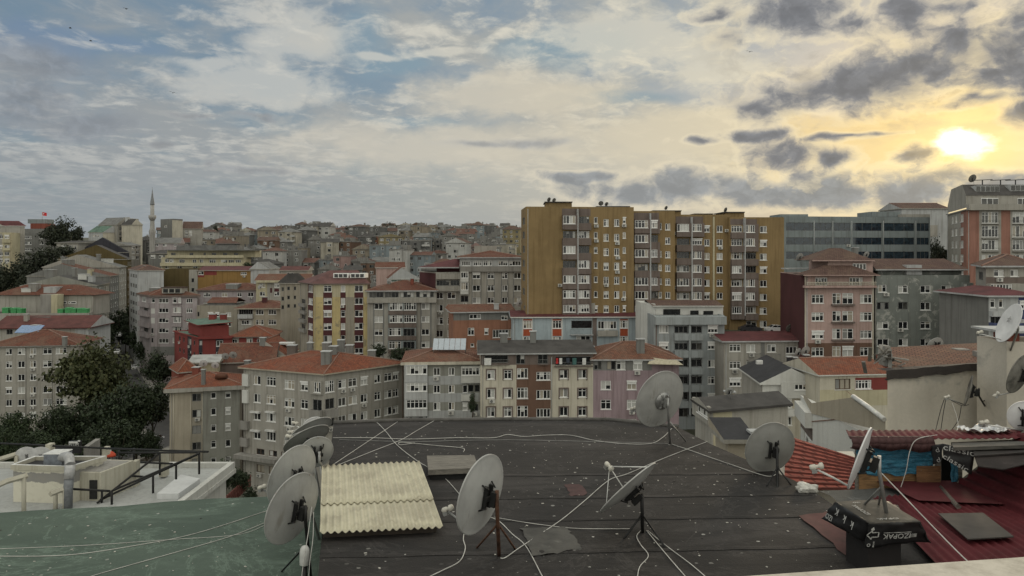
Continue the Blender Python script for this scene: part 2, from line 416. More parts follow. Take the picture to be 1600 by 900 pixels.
    def corners(s,o):
        q=s.q; u=(q[1]-q[0]).normalized(); v=(q[3]-q[0]).normalized()
        return [q[0]-u*o-v*o,q[1]+u*o-v*o,q[2]+u*o+v*o,q[3]-u*o+v*o],u,v
    def roof(s,kind,rise,mat,over=.45,inset=None,trim=None,th=.22,ridge=True,z=None,inset2=None):
        z=s.zt+.004 if z is None else z
        e,u,v=s.corners(over); mt=T[mat] if isinstance(mat,str) else mat; tm=trim or W['grey']
        mb=MB(); zt=z+th
        def slope(pts):
            pts=[Vector(p) for p in pts]; d=(pts[1]-pts[0]).normalized(); nrm=(pts[1]-pts[0]).cross(pts[2]-pts[0]).normalized(); w=nrm.cross(d)
            mb.face(pts,0,[((p-pts[0]).dot(d),(p-pts[0]).dot(w)) for p in pts])
        E=[Vector((p.x,p.y,zt)) for p in e]; mid=lambda a,b:(a+b)/2
        Lu=(E[1]-E[0]).length; Lv=(E[3]-E[0]).length; U=Vector((u.x,u.y,0)); V=Vector((v.x,v.y,0)); up=Vector((0,0,rise))
        rl=None
        if kind=='hip':
            if inset2:
                m0=mid(E[0],E[1])+V*inset2[0]+up; m1=mid(E[3],E[2])-V*inset2[1]+up
                slope([E[0],E[1],m0]); slope([E[1],E[2],m1,m0]); slope([E[2],E[3],m1]); slope([E[3],E[0],m0,m1])
            elif Lu>=Lv:
                i=min(Lv*.5 if inset is None else inset,Lu*.47); m0=mid(E[0],E[3])+U*i+up; m1=mid(E[1],E[2])-U*i+up
                slope([E[0],E[1],m1,m0]); slope([E[1],E[2],m1]); slope([E[2],E[3],m0,m1]); slope([E[3],E[0],m0]); rl=[(m0,m1),(E[0],m0),(E[1],m1),(E[2],m1),(E[3],m0)]
            else:
                i=min(Lu*.5 if inset is None else inset,Lv*.47); m0=mid(E[0],E[1])+V*i+up; m1=mid(E[3],E[2])-V*i+up
                slope([E[0],E[1],m0]); slope([E[1],E[2],m1,m0]); slope([E[2],E[3],m1]); slope([E[3],E[0],m0,m1]); rl=[(m0,m1),(E[0],m0),(E[1],m0),(E[2],m1),(E[3],m1)]
        elif kind=='gx':        # ridge parallel to the front
            m0=mid(E[0],E[3])+up; m1=mid(E[1],E[2])+up
            slope([E[0],E[1],m1,m0]); slope([E[2],E[3],m0,m1]); mb.face([E[1],E[2],m1],2); mb.face([E[3],E[0],m0],2); rl=[(m0,m1)]
        elif kind=='gy':        # gable end to the front; inset moves the ridge sideways (0..1)
            t=.5 if inset is None else inset
            m0=E[0].lerp(E[1],t)+up; m1=E[3].lerp(E[2],t)+up
            slope([E[1],E[2],m1,m0]); slope([E[3],E[0],m0,m1]); mb.face([E[0],E[1],m0],2); mb.face([E[2],E[3],m1],2); rl=[(m0,m1)]
        elif kind=='shed':      # rises away from the front
            m2=E[2]+up; m3=E[3]+up; slope([E[0],E[1],m2,m3]); mb.face([E[1],E[2],m2],2); mb.face([E[3],E[0],m3],2); mb.face([E[2],E[3],m3,m2],2)
        for i in range(4):
            a,b=e[i],e[(i+1)%4]; mb.face([(a.x,a.y,z),(b.x,b.y,z),(b.x,b.y,zt),(a.x,a.y,zt)],1)
        mb.face([(p.x,p.y,z) for p in reversed(e)],1)
        s.roofo=mb.build('roof',[mt,tm,s.mats[0]],s.root,s.o)
        if rl and ridge and mat in('red','oldred','dusty','brown'):
            rb=MB()
            for a,b in rl: rb.tube([a+Vector((0,0,.02)),b+Vector((0,0,.02))],.13,0,6)
            rb.build('ridge_cap',ridge_mat,s.roofo,s.o)
        s.rz=zt+rise; return s
    def flat(s,ph=.6,mat='grey',cop=None,over=0.):
        e,u,v=s.corners(over); i,_,_=s.corners(over-.25); z=s.zt+.004; mb=MB()
        for k in range(4):
            a,b,c,d=e[k],e[(k+1)%4],i[(k+1)%4],i[k]
            mb.face([(a.x,a.y,z),(b.x,b.y,z),(b.x,b.y,z+ph),(a.x,a.y,z+ph)],1); mb.face([(c.x,c.y,z+.05),(d.x,d.y,z+.05),(d.x,d.y,z+ph),(c.x,c.y,z+ph)],1)
            mb.face([(a.x,a.y,z+ph),(b.x,b.y,z+ph),(c.x,c.y,z+ph),(d.x,d.y,z+ph)],1)
        mb.face([(p.x,p.y,z+.05) for p in i],0)
        if over>0: mb.face([(p.x,p.y,z) for p in reversed(e)],1)
        s.roofo=mb.build('roof',[T[mat],cop or s.mats[0]],s.root,s.o); s.rz=z+ph; return s
    def chimney(s,x,y,d,w=.8,h=1.6,mat=None,dp=None,name='chimney'):   # foot of the chimney at a pixel and a distance
        p=P(cx(s.k,x),cy(s.k,y),d); mb=MB(); dp=dp or w
        mb.box((p.x-w/2,p.y-dp/2,p.z-1.2),(p.x+w/2,p.y+dp/2,p.z+h)); mb.box((p.x-w/2-.1,p.y-dp/2-.1,p.z+h+.003),(p.x+w/2+.1,p.y+dp/2+.1,p.z+h+.12),1)
        return mb.build(name,[mat or W['dgrey'],W['whitegrey']],s.roofo,s.o)
    def boxpart(s,name,x0,x1,y0,y1,d,dep,mat,parent=None,top=None):
        a=P(cx(s.k,x0),cy(s.k,y1),d); b=P(cx(s.k,x1),cy(s.k,y0),d); mb=MB(); mb.box((a.x,d,a.z),(b.x,d+dep,b.z))
        o=mb.build(name,mat,parent or s.root,s.o); return o
ridge_mat=wall('ridge',(.26,.16,.125),.5)
# ================================================================== the named buildings, near to far
def B(*a,**k): return Bld(*a,**k)
AP='apartment block'
# --- grey corner block with the long tiled roof
b=B('apartment_block','grey corner apartment block with long hipped red tile roof, glazed corner balcony and chimneys',AP,'C7',[(452,131),(855,124),(1258,136)],340,'grey',ti=1,mats=['concrete','white'])
r=[(367,45),(460,45),(553,45),(645,45)]
b.win(0,[(520,34),(590,48)],[(367,44),(457,44),(545,44),(640,44)],rx=520)
b.win(0,[(682,50),(757,38)],[(389,46),(480,46),(574,46),(668,46)],rx=682)
b.win(0,[(537,40),(600,40),(660,40)],[(735,30),(820,40)],rx=600,st='b')
g=b.bay(0,796,850,368,436,.5); b.win(g,[(822,44)],[(400,58)],n=3)
b.win(0,[(822,44)],[(492,56),(585,50)],st='d')
b.win(1,[(885,44)],[(397,60)],n=4); b.win(1,[(885,44)],[(485,52),(575,50)],st='d')
b.win(1,[(947,38),(1000,42),(1057,34),(1125,32),(1178,40),(1216,28)],[(385,44),(475,44),(565,44),(650,44)],rx=947)
b.balcony(1,857,915,510,548,.8,CONC); b.balcony(0,796,852,513,552,.8,CONC)
g=b.bay(0,452,482,335,395,.4,2); g=b.bay(0,452,480,415,480,.4,2); b.win(g,[(466,22)],[(447,52)],n=2)
for y in (575,660): b.balcony(0,446,482,y-6,y+32,.7,CONC)
b.slab(0,436,640,740,760,1.6,CONC,'canopy',rx=520)
for x in (515,590): b.slab(0,x-22,x+22,522,530,.5,WHITEP,'shutter_box'); b.slab(0,x-22,x+22,615,623,.5,WHITEP,'shutter_box')
b.pipe(1,921,360,640); b.walls(); b.roof('hip',2.3,'red',.6,trim=W['beige'],inset=6)
for x,y,d,w in ((868,262,128,1.5),(905,235,132,1.3),(985,228,138,1.3),(1097,255,136,1.2),(870,215,142,1.4),(787,215,143,1.0),(942,200,146,1.2)): b.chimney(x,y,d,w,1.3)
# --- beige grey block left of it
b=B('apartment_block','beige grey block with short red hip roof and small square windows beside the corner block',AP,'G4',[(98,138),(527,141.5)],168,'beigegrey',mats=['beige','stripe'],depth=11)
b.bandx(0,98,232,1); b.bandx(0,300,527,2)
b.win(0,[(263,55)],[(200,46),(298,48),(397,50),(497,48),(599,50)],st='g'); b.win(0,[(366,34),(455,32),(533,22)],[(187,38),(287,42),(386,42),(485,44),(583,34)],rx=366,n=1)
b.ac(0,268,333)
for x in (122,226,298): b.pipe(0,x,160,600,W['cream'])
b.walls(); b.roof('hip',1.8,'red',.9,trim=W['grey'],th=.75,inset=9); b.chimney(305,108,140,.6,2.3)
b.chimney(262,35,146,1.2,.6,W['brickred'])
d=MB(); p=P(cx('G4',415),cy('G4',62),143)
d.lathe([(1.15,-.5),(1.1,.0),(.8,.22),(.4,.32),(.03,.35)],0,14,Matrix.Translation(p)); d.build('dormer',T['red'],b.roofo,b.o)
# --- left grey block behind the plane tree
b=B('apartment_block','plain grey block with hipped red tile roof and blue solar panel at the left edge',AP,'C6',[(-70,174),(395,177)],330,'grey',depth=13,mats=['concrete'])
b.win(0,[(-20,32),(45,32),(107,36),(166,32),(238,46),(307,54)],[(351,30),(416,32),(482,32),(546,32),(608,32),(672,30)],rx=107); b.pipe(0,130,330,700); b.pipe(0,262,330,700)
b.walls(); b.roof('hip',3.0,'oldred',.6,trim=W['concrete'],inset=10); b.chimney(325,300,176,.8,1.0); b.chimney(180,240,184,1.6,1.0,W['taupe'])
mb=MB(); p=P(cx('C6',150),cy('C6',243),182); M=Matrix.Translation(p)@Matrix.Rotation(R(28),4,'X'); mb.box((-2.7,-1.6,.2),(2.7,1.6,.32),0,M)
mb.build('solar_panel',plain('solar_blue',(.16,.25,.42),.25),b.root,b.o)
# --- terraced buildings with green bins
b=B('house','low grey house under a rust red sheet metal gable, left of the street trees','house','E4',[(-40,195),(830,197)],503,'whitegrey',depth=13,mats=['grey']); b.bandx(0,-40,705,1)
b.win(0,[(90,60)],[(530,50)],st='d'); b.walls(); b.roof('gx',2.6,'rust',.8,trim=T['rust'])
b.boxpart('roof_shed',285,470,390,490,201,5,W['dgrey'],b.root); b.chimney(250,490,199,1.0,3.4,W['grey'])
b=B('apartment_block','grey block with a roof terrace of green bins and a patched red hip roof',AP,'E4',[(-60,207),(835,208),(893,219)],372,'grey',ti=1,mats=['cream','concrete'])
b.win(1,[(850,14),(872,12)],[(430,50),(520,50),(610,50)],st='d')
b.walls(); b.flat(.5,'grey')
ZT=b.zt
b.boxpart('penthouse',-60,870,190,370,214,9,[W['grey']]); b.boxpart('lift_shaft',378,478,180,360,210.5,3.0,[CONC]); b.boxpart('pier',479,537,182,358,210.2,3.0,[W['pale']])
f=MB()
for x0,x1 in ((545,580),(583,625),(640,660),(665,715)):
    a=P(cx('E4',x0),cy('E4',268),213.9); c=P(cx('E4',x1),cy('E4',246),213.9); f.box((a.x,213.86,a.z),(c.x,213.95,c.z),0); f.box((a.x+.15,213.84,a.z+.15),(c.x-.15,213.88,c.z-.15),1)
f.build('window',[FRAME_W,GLASS],b.root,b.o)
e=MB(); e.box((cx('E4',-80)/1,0,0),(1,1,1)); 
q=[P(cx('E4',-70),cy('E4',186),213.4),P(cx('E4',880),cy('E4',186),213.4)]
rm=MB(); u=q[1]-q[0]; zr=q[0].z
A0=Vector((q[0].x-.4,213.2,zr)); A1=Vector((q[1].x+.4,213.2,zr)); A2=Vector((q[1].x+.4,224.5,zr)); A3=Vector((q[0].x-.4,224.5,zr)); m0=Vector((q[0].x+6,218.8,zr+2.7)); m1=Vector((q[1].x-7,218.8,zr+2.7))
for pts in ((A0,A1,m1,m0),(A1,A2,m1),(A2,A3,m0,m1),(A3,A0,m0)):
    dd=(pts[1]-pts[0]).normalized(); nn=(pts[1]-pts[0]).cross(pts[2]-pts[0]).normalized(); ww=nn.cross(dd)
    rm.face(pts,0,[((p-pts[0]).dot(dd),(p-pts[0]).dot(ww)) for p in pts])
rm.face([A3,A2,A1,A0],1); b.roofo=rm.build('upper_roof',[T['oldred'],W['grey']],b.root,b.o)
for x,y,w,h,mm in ((655,165,1.0,.8,'brickred'),(325,120,2.2,1.2,'concrete'),(270,140,2.6,.5,'white'),(500,130,3.4,.5,'whitegrey')): b.chimney(x,y,216,w,h,W[mm])
BIN=[]
bm_=MB(); bm_.box((-1,-.8,0),(1,.8,1.55)); bm_.box((-1.06,-.86,1.553),(1.06,.86,1.75),1)
bin_me=bm_.mesh('tank_body',[plain('green_plastic',(.05,.27,.09),.45),plain('green_plastic_lid',(.08,.36,.14),.45)])
def bins(xs,y,d,where):
    for i,x in enumerate(xs):
        o=link('storage_bin',bin_me); p=P(cx('E4',x),cy('E4',y),d); o.location=(p.x,p.y,ZT+.06); o.scale=(rnd.uniform(.62,.78),1,rnd.uniform(.85,1.1)); o.rotation_euler=(0,0,rnd.uniform(-.15,.15))
        nm=('first','second','third','fourth','fifth','sixth')[i]
        tag(o,f'green plastic bin on the roof terrace, {nm} from the left {where}','bin','green bins on the roof terrace')
bins([578,650,706,760,806],365,209,'right of the pale pier')
bins([62,145,200],362,209,'at the far left end')
# --- street terrace seen from its party walls
def row(label,pts,top,wl,apex,roofm,side=4,k='E1',rise=2.5,ti=1,white=False,group='party wall houses along the sloping street'):
    b=B('row_house',label,'row house',k,pts,top,wl,ti=ti,group=group,mats=['concrete'],depth=12)
    L=b.faces[1]['L']
    zs=[b.zt-2.3-2.9*i for i in range(7)]
    b.auto(1,max(2,int(L/3)),zs,1.2,1.5,'w',.6)
    return b
b=row('front grey row house with two attic windows in its bare party wall',[(195,240),(905,243),(1025,263)],760,'stripe',0,0); b.win(0,[(420,60),(583,66)],[(704,40),(704,42)][:1],st='d'); b.walls(); b.roof('gy',3.0,'dark',.3,.5); b.chimney(480,650,246,2.4,1.4); b.chimney(700,640,250,1.2,1.6); b.chimney(790,665,246,2.6,.5,W['white']); b.chimney(860,690,246,1.6,.7,W['whitegrey'])
b=row('dark grey row house with a sloping red and black roof, behind the front grey one',[(250,267),(1030,268),(1112,282)],672,'dgrey',0,0); b.walls(); b.roof('gy',4.2,'oldred',.3,.42); b.chimney(640,600,272,3,3.2); b.chimney(850,640,268,1.6,1.4,W['pale'])
b=row('grey row house with white roof strips and a tall rear chimney wall',[(400,285),(1115,285),(1185,299)],590,'grey',0,0); b.walls(); b.roof('gy',4.6,'grey',.4,.45); b.chimney(985,520,292,4.2,.5,W['white']); b.chimney(600,520,290,1.6,1.2); b.chimney(770,560,287,2.8,3.0); b.chimney(925,510,287,1.2,1.8)
b=row('olive brown row house gable with a bare windowless party wall',[(545,301),(1195,301),(1232,314)],515,'olive',0,0); b.walls(); b.roof('gy',5.6,'dark',.3,.55); b.win
b=row('black row house gable with a big dark windowless party wall',[(722,330),(1200,330),(1212,340)],450,'black',0,0); b.walls(); b.roof('gy',6.4,'black',.3,.5)
b=B('house','long low dark roofed house under the big hill tree','house','E1',[(530,325),(735,325)],360,'grey'); b.win(0,[(600,40),(660,30),(700,30)],[(400,40)]); b.walls(); b.roof('shed',1.0,'dark',.6)
b=B('apartment_block','grey hillside block with balconies behind the black gable row house',AP,'E1',[(1200,345),(1318,352)],385,'grey'); b.win(0,[(1250,30),(1290,25)],[(400,28),(445,28),(495,28)]); b.walls(); b.roof('gx',1.5,'grey')
# --- far left group
b=B('apartment_block','yellow block with balconies at the far left edge below the white one',AP,'E1',[(-160,316),(104,318)],268,'pale',mats=['grey']); b.bandx(0,-160,20,1)
b.win(0,[(-60,40),(10,36),(65,44)],[(300,34),(395,34),(460,34),(520,34)]); b.balcony(0,30,100,330,352,1.0,W['pale']); b.balcony(0,30,100,405,425,1.0,W['pale']); b.walls(); b.flat(.4,'dark')
b=B('apartment_block','tall white and grey block with maroon roof at the far left edge',AP,'E1',[(-100,327),(100,330),(232,327)],205,'grey',ti=1,mats=['whitegrey']); b.bandx(1,100,232,1)
b.win(1,[(150,30),(195,34)],[(235,32),(285,32),(340,32),(400,32),(460,32)]); b.win(0,[(0,40),(60,30)],[(230,30)]); b.walls(); b.roof('gx',2.2,'maroon',.4,trim=W['white'])
b=B('apartment_block','grey block with stepped red upper storeys beside the big hill tree, under the flag',AP,'E1',[(215,350),(440,352)],270,'dgrey',mats=['grey'],depth=15); b.win(0,[(260,70),(390,40)],[(305,26),(360,26),(418,26)]); b.walls(); b.flat(.5,'grey')
b.boxpart('upper_storey',225,430,225,268,353,10,[W['dgrey']]); b.boxpart('red_storey',285,422,175,224,355,8,[W['brickred']]); b.boxpart('roof_storey',260,435,135,174,357,6,[W['slate']])
fl=thing('flag','small red flag on a short pole above the stepped roof','flag',P(66,344,357))
mb=MB(); mb.tube([(0,0,-1),(0,0,3.8)],.09); mb.build('pole',GALV,fl)
mb=MB()
for i in range(6):
    for j in range(4): mb.face([(.1+.33*a,.18*math.sin(a*1.1),3.7-.38*c-.05*a) for a,c in ((i,j+1),(i+1,j+1),(i+1,j),(i,j))],0,smooth=True)
fo=mb.build('cloth',plain('flag_red',(.55,.02,.025),.8,var=.1),fl); so=fo
mb=MB(); mb.lathe([(.3,0),(.3,.012)],0,14,Matrix.Translation((.75,-.22,2.95))@Matrix.Rotation(R(90),4,'X')); mb.build('crescent',WHITEP,fl)
b=B('house','pale house with green sheet roof and cream gable behind the row houses','house','E1',[(830,396),(965,396),(1130,404)],262,'whitegrey',ti=1,mats=['cream']); b.bandx(1,900,1200,1); b.win(0,[(900,60)],[(290,20)]); b.walls(); b.roof('gx',3.4,'green',.3)
b=B('apartment_block','grey skyline block with a stepped gable and dark windows, left of the minaret',AP,'E1',[(925,408),(1095,400),(1245,408)],190,'grey',ti=1); b.win(1,[(1130,20),(1168,18),(1215,30)],[(223,30),(270,30),(318,28)],st='d'); b.walls(); b.roof('gx',4.0,'grey',.3); b.boxpart('roof_storey',1070,1240,128,180,408,7,[W['grey']]); b.boxpart('lift_shaft',1172,1200,115,320,399,2,[W['whitegrey']])
b=B('apartment_block','cream skyline block with plain windowless walls beside the minaret',AP,'E1',[(1238,392),(1335,396)],190,'cream'); b.walls(); b.roof('gy',3.0,'dark',.3,.4)
b=B('apartment_block','big pale cube block on the skyline just right of the minaret',AP,'C2',[(208,425),(283,417),(350,424)],262,'dgrey',ti=1,mats=['cream']); b.bandx(1,283,350,1); b.win(0,[(240,18)],[(300,14)]); b.bandx(1,283,302,1); b.walls(); b.flat(.8,'grey')
b=B('house','low grey house with brown roof right of the big pale cube','house','C2',[(352,425),(470,428)],318,'grey'); b.win(0,[(375,18),(400,18)],[(335,14),(355,14)]); b.walls(); b.roof('gx',4.0,'brown',.4)
b=B('house','grey house with arched attic window at the foot of the minaret','house','C2',[(145,345),(330,348)],412,'lilac'); b.win(0,[(180,30),(235,24),(305,20)],[(420,16)]); b.walls(); b.roof('gx',2.6,'grey',.4)
b=B('house','small grey shed roofed house below the minaret','house','C2',[(130,332),(255,332)],478,'dgrey'); b.win(0,[(160,30),(210,26)],[(495,20)]); b.walls(); b.roof('shed',1.5,'dark',.6)
# --- cream terraces
b=B('apartment_block','long cream yellow block with stepped balconies above the ochre house',AP,'C2',[(212,314),(740,318)],505,'pale',mats=['grey'],depth=14)
b.win(0,[(250,26),(280,24),(300,20)],[(520,22)]); b.win(0,[(345,36),(425,24),(470,24),(540,40)],[(524,24)]); b.win(0,[(615,40),(660,36),(705,36)],[(526,24)],n=3)
b.win(0,[(250,24),(330,30),(430,30),(560,40),(650,30)],[(562,18)]); b.balcony(0,212,738,533,552,1.4,W['pale']); b.walls(); b.flat(.3,'grey')
b.boxpart('upper_storey',250,815,462,506,322,10,[W['pale']])
u=Bld('x','x','x','C2',[(250,321.5),(815,325)],455,'pale',depth=11,base=b.zt+.3); u.win(0,[(290,30),(405,24),(490,16),(550,30),(620,26),(690,26)],[(480,18)],st='d'); u.walls()
for c in list(u.root.children):
    m=c.matrix_basis.copy(); c.parent=b.root; c.location=c.location+Vector(u.o-b.o)
bpy.data.objects.remove(u.root)
for o in [c for c in b.root.children if c.name.startswith('upper_storey')]: bpy.data.objects.remove(o)
b.slab(0,245,740,486,503,1.3,W['pale'],'balcony',rx=400); 
mb=MB(); a=P(cx('C2',240),cy('C2',456),319.5); c=P(cx('C2',820),cy('C2',456),323); mb.box((a.x,319.5,a.z),(c.x,333,a.z+.35)); mb.box((a.x+3,323,a.z+.353),(c.x-8,331,a.z+2.2)); b.roofo=mb.build('upper_roof',T['grey'],b.root,b.o)
# --- white grey street block, olive wall, ochre house
b=B('apartment_block','tall narrow white block with red hip roof, beside the dark street trees',AP,'E2',[(12,262),(95,245),(335,246)],140,'whitegrey',ti=1); b.win(0,[(30,14),(52,18),(75,14)],[(180,34),(270,36),(350,36),(430,36),(510,36),(590,36),(660,36)],st='g'); b.walls(); b.roof('hip',1.5,'brown',.4,trim=W['grey']); b.chimney(165,120,252,1.0,1.0,W['maroon'])
b=B('house','olive brown windowless house wall with a narrow grey side, between white and ochre houses','house','E2',[(332,262),(655,262)],128,'olive',mats=['grey']); b.bandx(0,572,656,1); b.win(0,[(607,26)],[(228,38),(318,36)],st='d'); b.walls(); b.flat(.25,'dark',MATS['olive'])
b=B('house','ochre orange house wall with stains, one double window and a dark red panel','house','E2',[(652,262),(1150,262),(1195,272)],140,'ochre',ti=1,mats=['red','whitegrey']); b.win(0,[(1085,56)],[(163,26)],n=3); b.win(0,[(684,50)],[(158,36)]); b.band(0,715,832,132,180,1); b.band(0,655,716,172,200,1); b.ac(0,1090,192); b.walls(); b.roof('shed',1.2,'maroon',.4)
# --- lilac block
b=B('apartment_block','lilac grey six storey block with red hip roof, street trees at its foot',AP,'E2',[(108,238),(216,229),(650,229)],385,'lilac',ti=1,mats=['dgrey','white'])
b.win(1,[(334,90),(575,58)],[(418,42),(510,42),(603,42),(698,42),(795,42)],rx=334,n=3)
g=b.bay(1,416,506,388,452,.5); b.win(g,[(438,36),(485,36)],[(415,48)]); 
for y in (508,600): g=b.bay(1,416,506,y-38,y+62,.5); b.win(g,[(461,84)],[(y-2,50)],n=6)
for y in (690,790): b.win(1,[(461,84)],[(y,46)],n=4)
b.win(1,[(237,30)],[(415,44)]); b.band(1,216,252,492,540,2); b.band(1,216,252,580,632,2); b.win(1,[(228,22)],[(700,46),(790,44)],st='d')
b.win(0,[(150,40)],[(405,46)]); b.win(0,[(168,36)],[(490,46),(680,60)],st='d')
for y in (455,540,640,735): b.balcony(0,112,205,y-22,y+18,.7,W['lilac'])
b.bandy(1,850,930,1,400); b.walls(); b.roof('hip',2.0,'oldred',.7,trim=W['taupe'],th=.55)
mb=MB(); p=P(cx('E2',412),cy('E2',350),228.6); mb.box((p.x-3,p.y,p.z),(p.x+3,p.y+4,p.z+1.6)); mb.box((p.x-3.3,p.y-.2,p.z+1.603),(p.x+3.3,p.y+4,p.z+1.8),1)
for i in range(3): mb.box((p.x-2.6+1.8*i,p.y-.03,p.z+.2),(p.x-1.2+1.8*i,p.y-.003,p.z+1.3),2)
mb.build('dormer',[W['grey'],T['brown'],GLASS],b.roofo,b.o); b.chimney(275,330,236,3.5,1.0)
b=B('apartment_block','wide mauve grey block with a long low red hip roof behind the urn terrace',AP,'E2',[(655,240),(1272,242)],330,'lilac',depth=13); b.win(0,[(740,62),(905,54),(1045,42),(1150,54),(1245,44)],[(363,40),(455,40),(545,40)],rx=740); b.walls(); b.roof('hip',1.8,'oldred',.5,trim=W['taupe'],th=.4); b.chimney(990,300,243,3.6,1.2)
b=B('house','small grey house with a flat terrace, white parapet urn and red penthouse roof','house','E2',[(645,222),(1022,222)],487,'beigegrey',depth=12); b.win(0,[(775,50),(838,36),(942,50)],[(548,42),(640,40)]); b.win(0,[(660,20)],[(545,46)],st='d'); b.walls(); b.flat(.7,'grey')
b.boxpart('penthouse',745,1012,440,488,225,7,[W['dgrey']]); mb=MB(); a=P(cx('E2',735),cy('E2',440),224.5); c=P(cx('E2',1018),cy('E2',440),224.5)
mb.face([(a.x,224.5,a.z),(c.x,224.5,a.z),(c.x-1,229,a.z+1.4),(a.x,229,a.z+1.4)],0,[(0,0),(9,0),(9,4.6),(0,4.6)]); mb.face([(a.x,224.5,a.z),(a.x,233,a.z),(c.x,233,a.z),(c.x,224.5,a.z)],1); mb.face([(c.x-1,229,a.z+1.4),(c.x,233,a.z),(a.x,233,a.z),(a.x,229,a.z+1.4)],0,[(0,0),(9,0),(9,4.6),(0,4.6)]); mb.build('upper_roof',[T['oldred'],W['grey']],b.root,b.o)
# --- beige block right of it
b=B('apartment_block','beige five storey block with red hip roof and an open balcony on its left corner',AP,'E3',[(72,211),(562,212),(635,224)],496,'beige',ti=1,mats=['grey']); b.bandx(0,72,215,1)
b.win(0,[(275,74),(393,72),(512,62)],[(527,46),(622,46),(712,46),(800,46)],rx=275); b.win(0,[(145,130)],[(522,52)],st='d',n=6); b.win(0,[(150,90)],[(622,40),(715,40)],n=4); b.balcony(0,75,214,545,580,.9,W['whitegrey'])
b.win(1,[(600,44)],[(610,50),(700,50),(790,50)]); b.balcony(1,565,632,630,668,.9,W['grey']); b.balcony(1,565,632,725,760,.9,W['grey'])
b.ac(0,292,655); b.walls(); b.roof('hip',1.7,'oldred',.9,trim=W['beige'],th=.3); b.chimney(322,420,216,1.2,1.0,W['maroon'])
# --- yellow and maroon block
b=B('apartment_block','yellow block with maroon window panels and a brown mansard roof with two dormers',AP,'E3',[(655,187),(778,177),(1284,178)],268,'yellow',ti=1,mats=['maroon','beigegrey','pale','taupe'])
for c,w in ((912,84),(1056,50),(1204,84)): b.bandx(1,c-w/2,c+w/2,1)
b.bandx(1,1082,1160,2); b.band(1,640,1290,255,385,3,rx=1000)
b.bandx(0,600,725,2); b.bandx(0,726,800,1)
for c,w in ((912,84),(1056,50),(1204,84)): b.band(1,c-w/2,c+w/2,335,385,1)
b.win(1,[(912,74),(1056,42),(1204,76)],[(306,62),(425,60),(540,62),(660,62),(777,60),(890,50)],rx=912)
b.win(0,[(752,42)],[(306,66),(425,60),(540,62),(660,62),(777,60)])
for y in (425,490,570,660): b.win(0,[(685,36)],[(y,42)],st='d'); b.balcony(0,662,715,y+20,y+44,.7,CONC)
b.walls(); b.roof('hip',2.9,'mansard',.5,inset2=(6.0,.8),trim=W['taupe'],th=.25,ridge=False)
for x in (1035,1192):
    mb=MB(); p=P(cx('E3',x),cy('E3',205),179.2); mb.box((p.x-1.75,p.y,p.z),(p.x+1.75,p.y+4,p.z+1.05),0)
    for i in range(3): mb.box((p.x-1.5+1.05*i,p.y-.04,p.z+.12),(p.x-.65+1.05*i,p.y-.003,p.z+.9),1)
    mb.build('dormer',[FRAME_W,GLASS],b.roofo,b.o)
# --- grey block with glazed bays
b=B('apartment_block','dark grey block with white glazed bays, recessed top balcony and red hip roof',AP,'E5',[(70,177),(610,178)],378,'grey',mats=['dgrey','taupe','slate'],depth=15)
for x in (120,196,489,566): b.bandx(0,x-6,x+6,1)
b.win(0,[(140,110),(260,110),(380,110),(520,140)],[(402,44)],st='g',rx=340)
g=b.bay(0,70,610,428,464,.9,rx=340)
b.win(0,[(158,64),(523,62)],[(494,46),(596,46),(697,46),(795,46)],rx=158)
for y in (493,590): g=b.bay(0,236,454,y-34,y+68,.7,3); g['b'].append((-1,99,-999,g['z0']+1.1,2)); b.win(g,[(294,100),(403,96)],[(y,60)],n=5,tr=True)
for y in (693,795): g=b.bay(0,234,452,y-34,y+62,.7,3); g['b'].append((-1,99,-999,g['z0']+1.0,2)); b.win(g,[(285,94)],[(y,58)],n=4,tr=True); b.win(g,[(395,88)],[(y+4,56)],st='d')
b.ac(0,255,540); b.walls(); b.roof('hip',2.0,'oldred',.5,trim=W['whitegrey'],inset=9,th=.25); b.chimney(240,340,182,.7,1.3); b.chimney(420,330,182,.7,1.6,W['brickred'])
# --- grey wing and block behind
b=B('apartment_block','grey wing with stacked terraces and a dark maroon side wall, beside the glazed bay block',AP,'E5',[(478,190),(604,180),(792,181)],235,'grey',ti=1,mats=['maroon']); b.bandx(0,470,604,0+1)
b.win(1,[(635,54),(727,62)],[(408,50),(505,50),(605,54),(705,54)],rx=727); b.win(1,[(660,100),(755,70)],[(310,44)],st='d'); b.balcony(1,606,790,238,275,.9,W['grey']); b.balcony(1,606,790,336,370,.9,W['grey'])
b.walls(); b.flat(.25,'grey'); 
mb=MB(); a=P(cx('E5',480),cy('E5',192),184); c=P(cx('E5',795),cy('E5',192),184); mb.box((a.x,180,a.z),(c.x,194,a.z+.25),1); mb.face([(a.x,180,a.z+.26),(c.x,180,a.z+.26),(c.x,187,a.z+2.1),(a.x+8,187,a.z+2.1)],0)
mb.box((a.x+4,184,b.zt),(c.x,193,a.z-.003),2); b.roofo=mb.build('upper_roof',[T['maroon'],W['whitegrey'],W['maroon']],b.root,b.o)
b=B('apartment_block','large grey block with pilasters and a glazed top floor, left of the mustard block',AP,'E5',[(792,180),(1285,181)],118,'grey',mats=['dgrey','whitegrey','white','concrete'],depth=15)
for x in (888,957,1005,1062,1118,1167,1212): b.bandx(0,x-4,x+4,1)
b.bandy(0,180,224,4,1000); b.bandy(0,118,180,2,1000)
b.win(0,[(922,60),(1034,52),(1143,44),(1242,56)],[(253,48),(350,48),(446,46),(545,46)],rx=1034); b.win(0,[(840,66),(930,60),(1010,66),(1130,70),(1225,90)],[(158,36)],n=4,rx=1000)
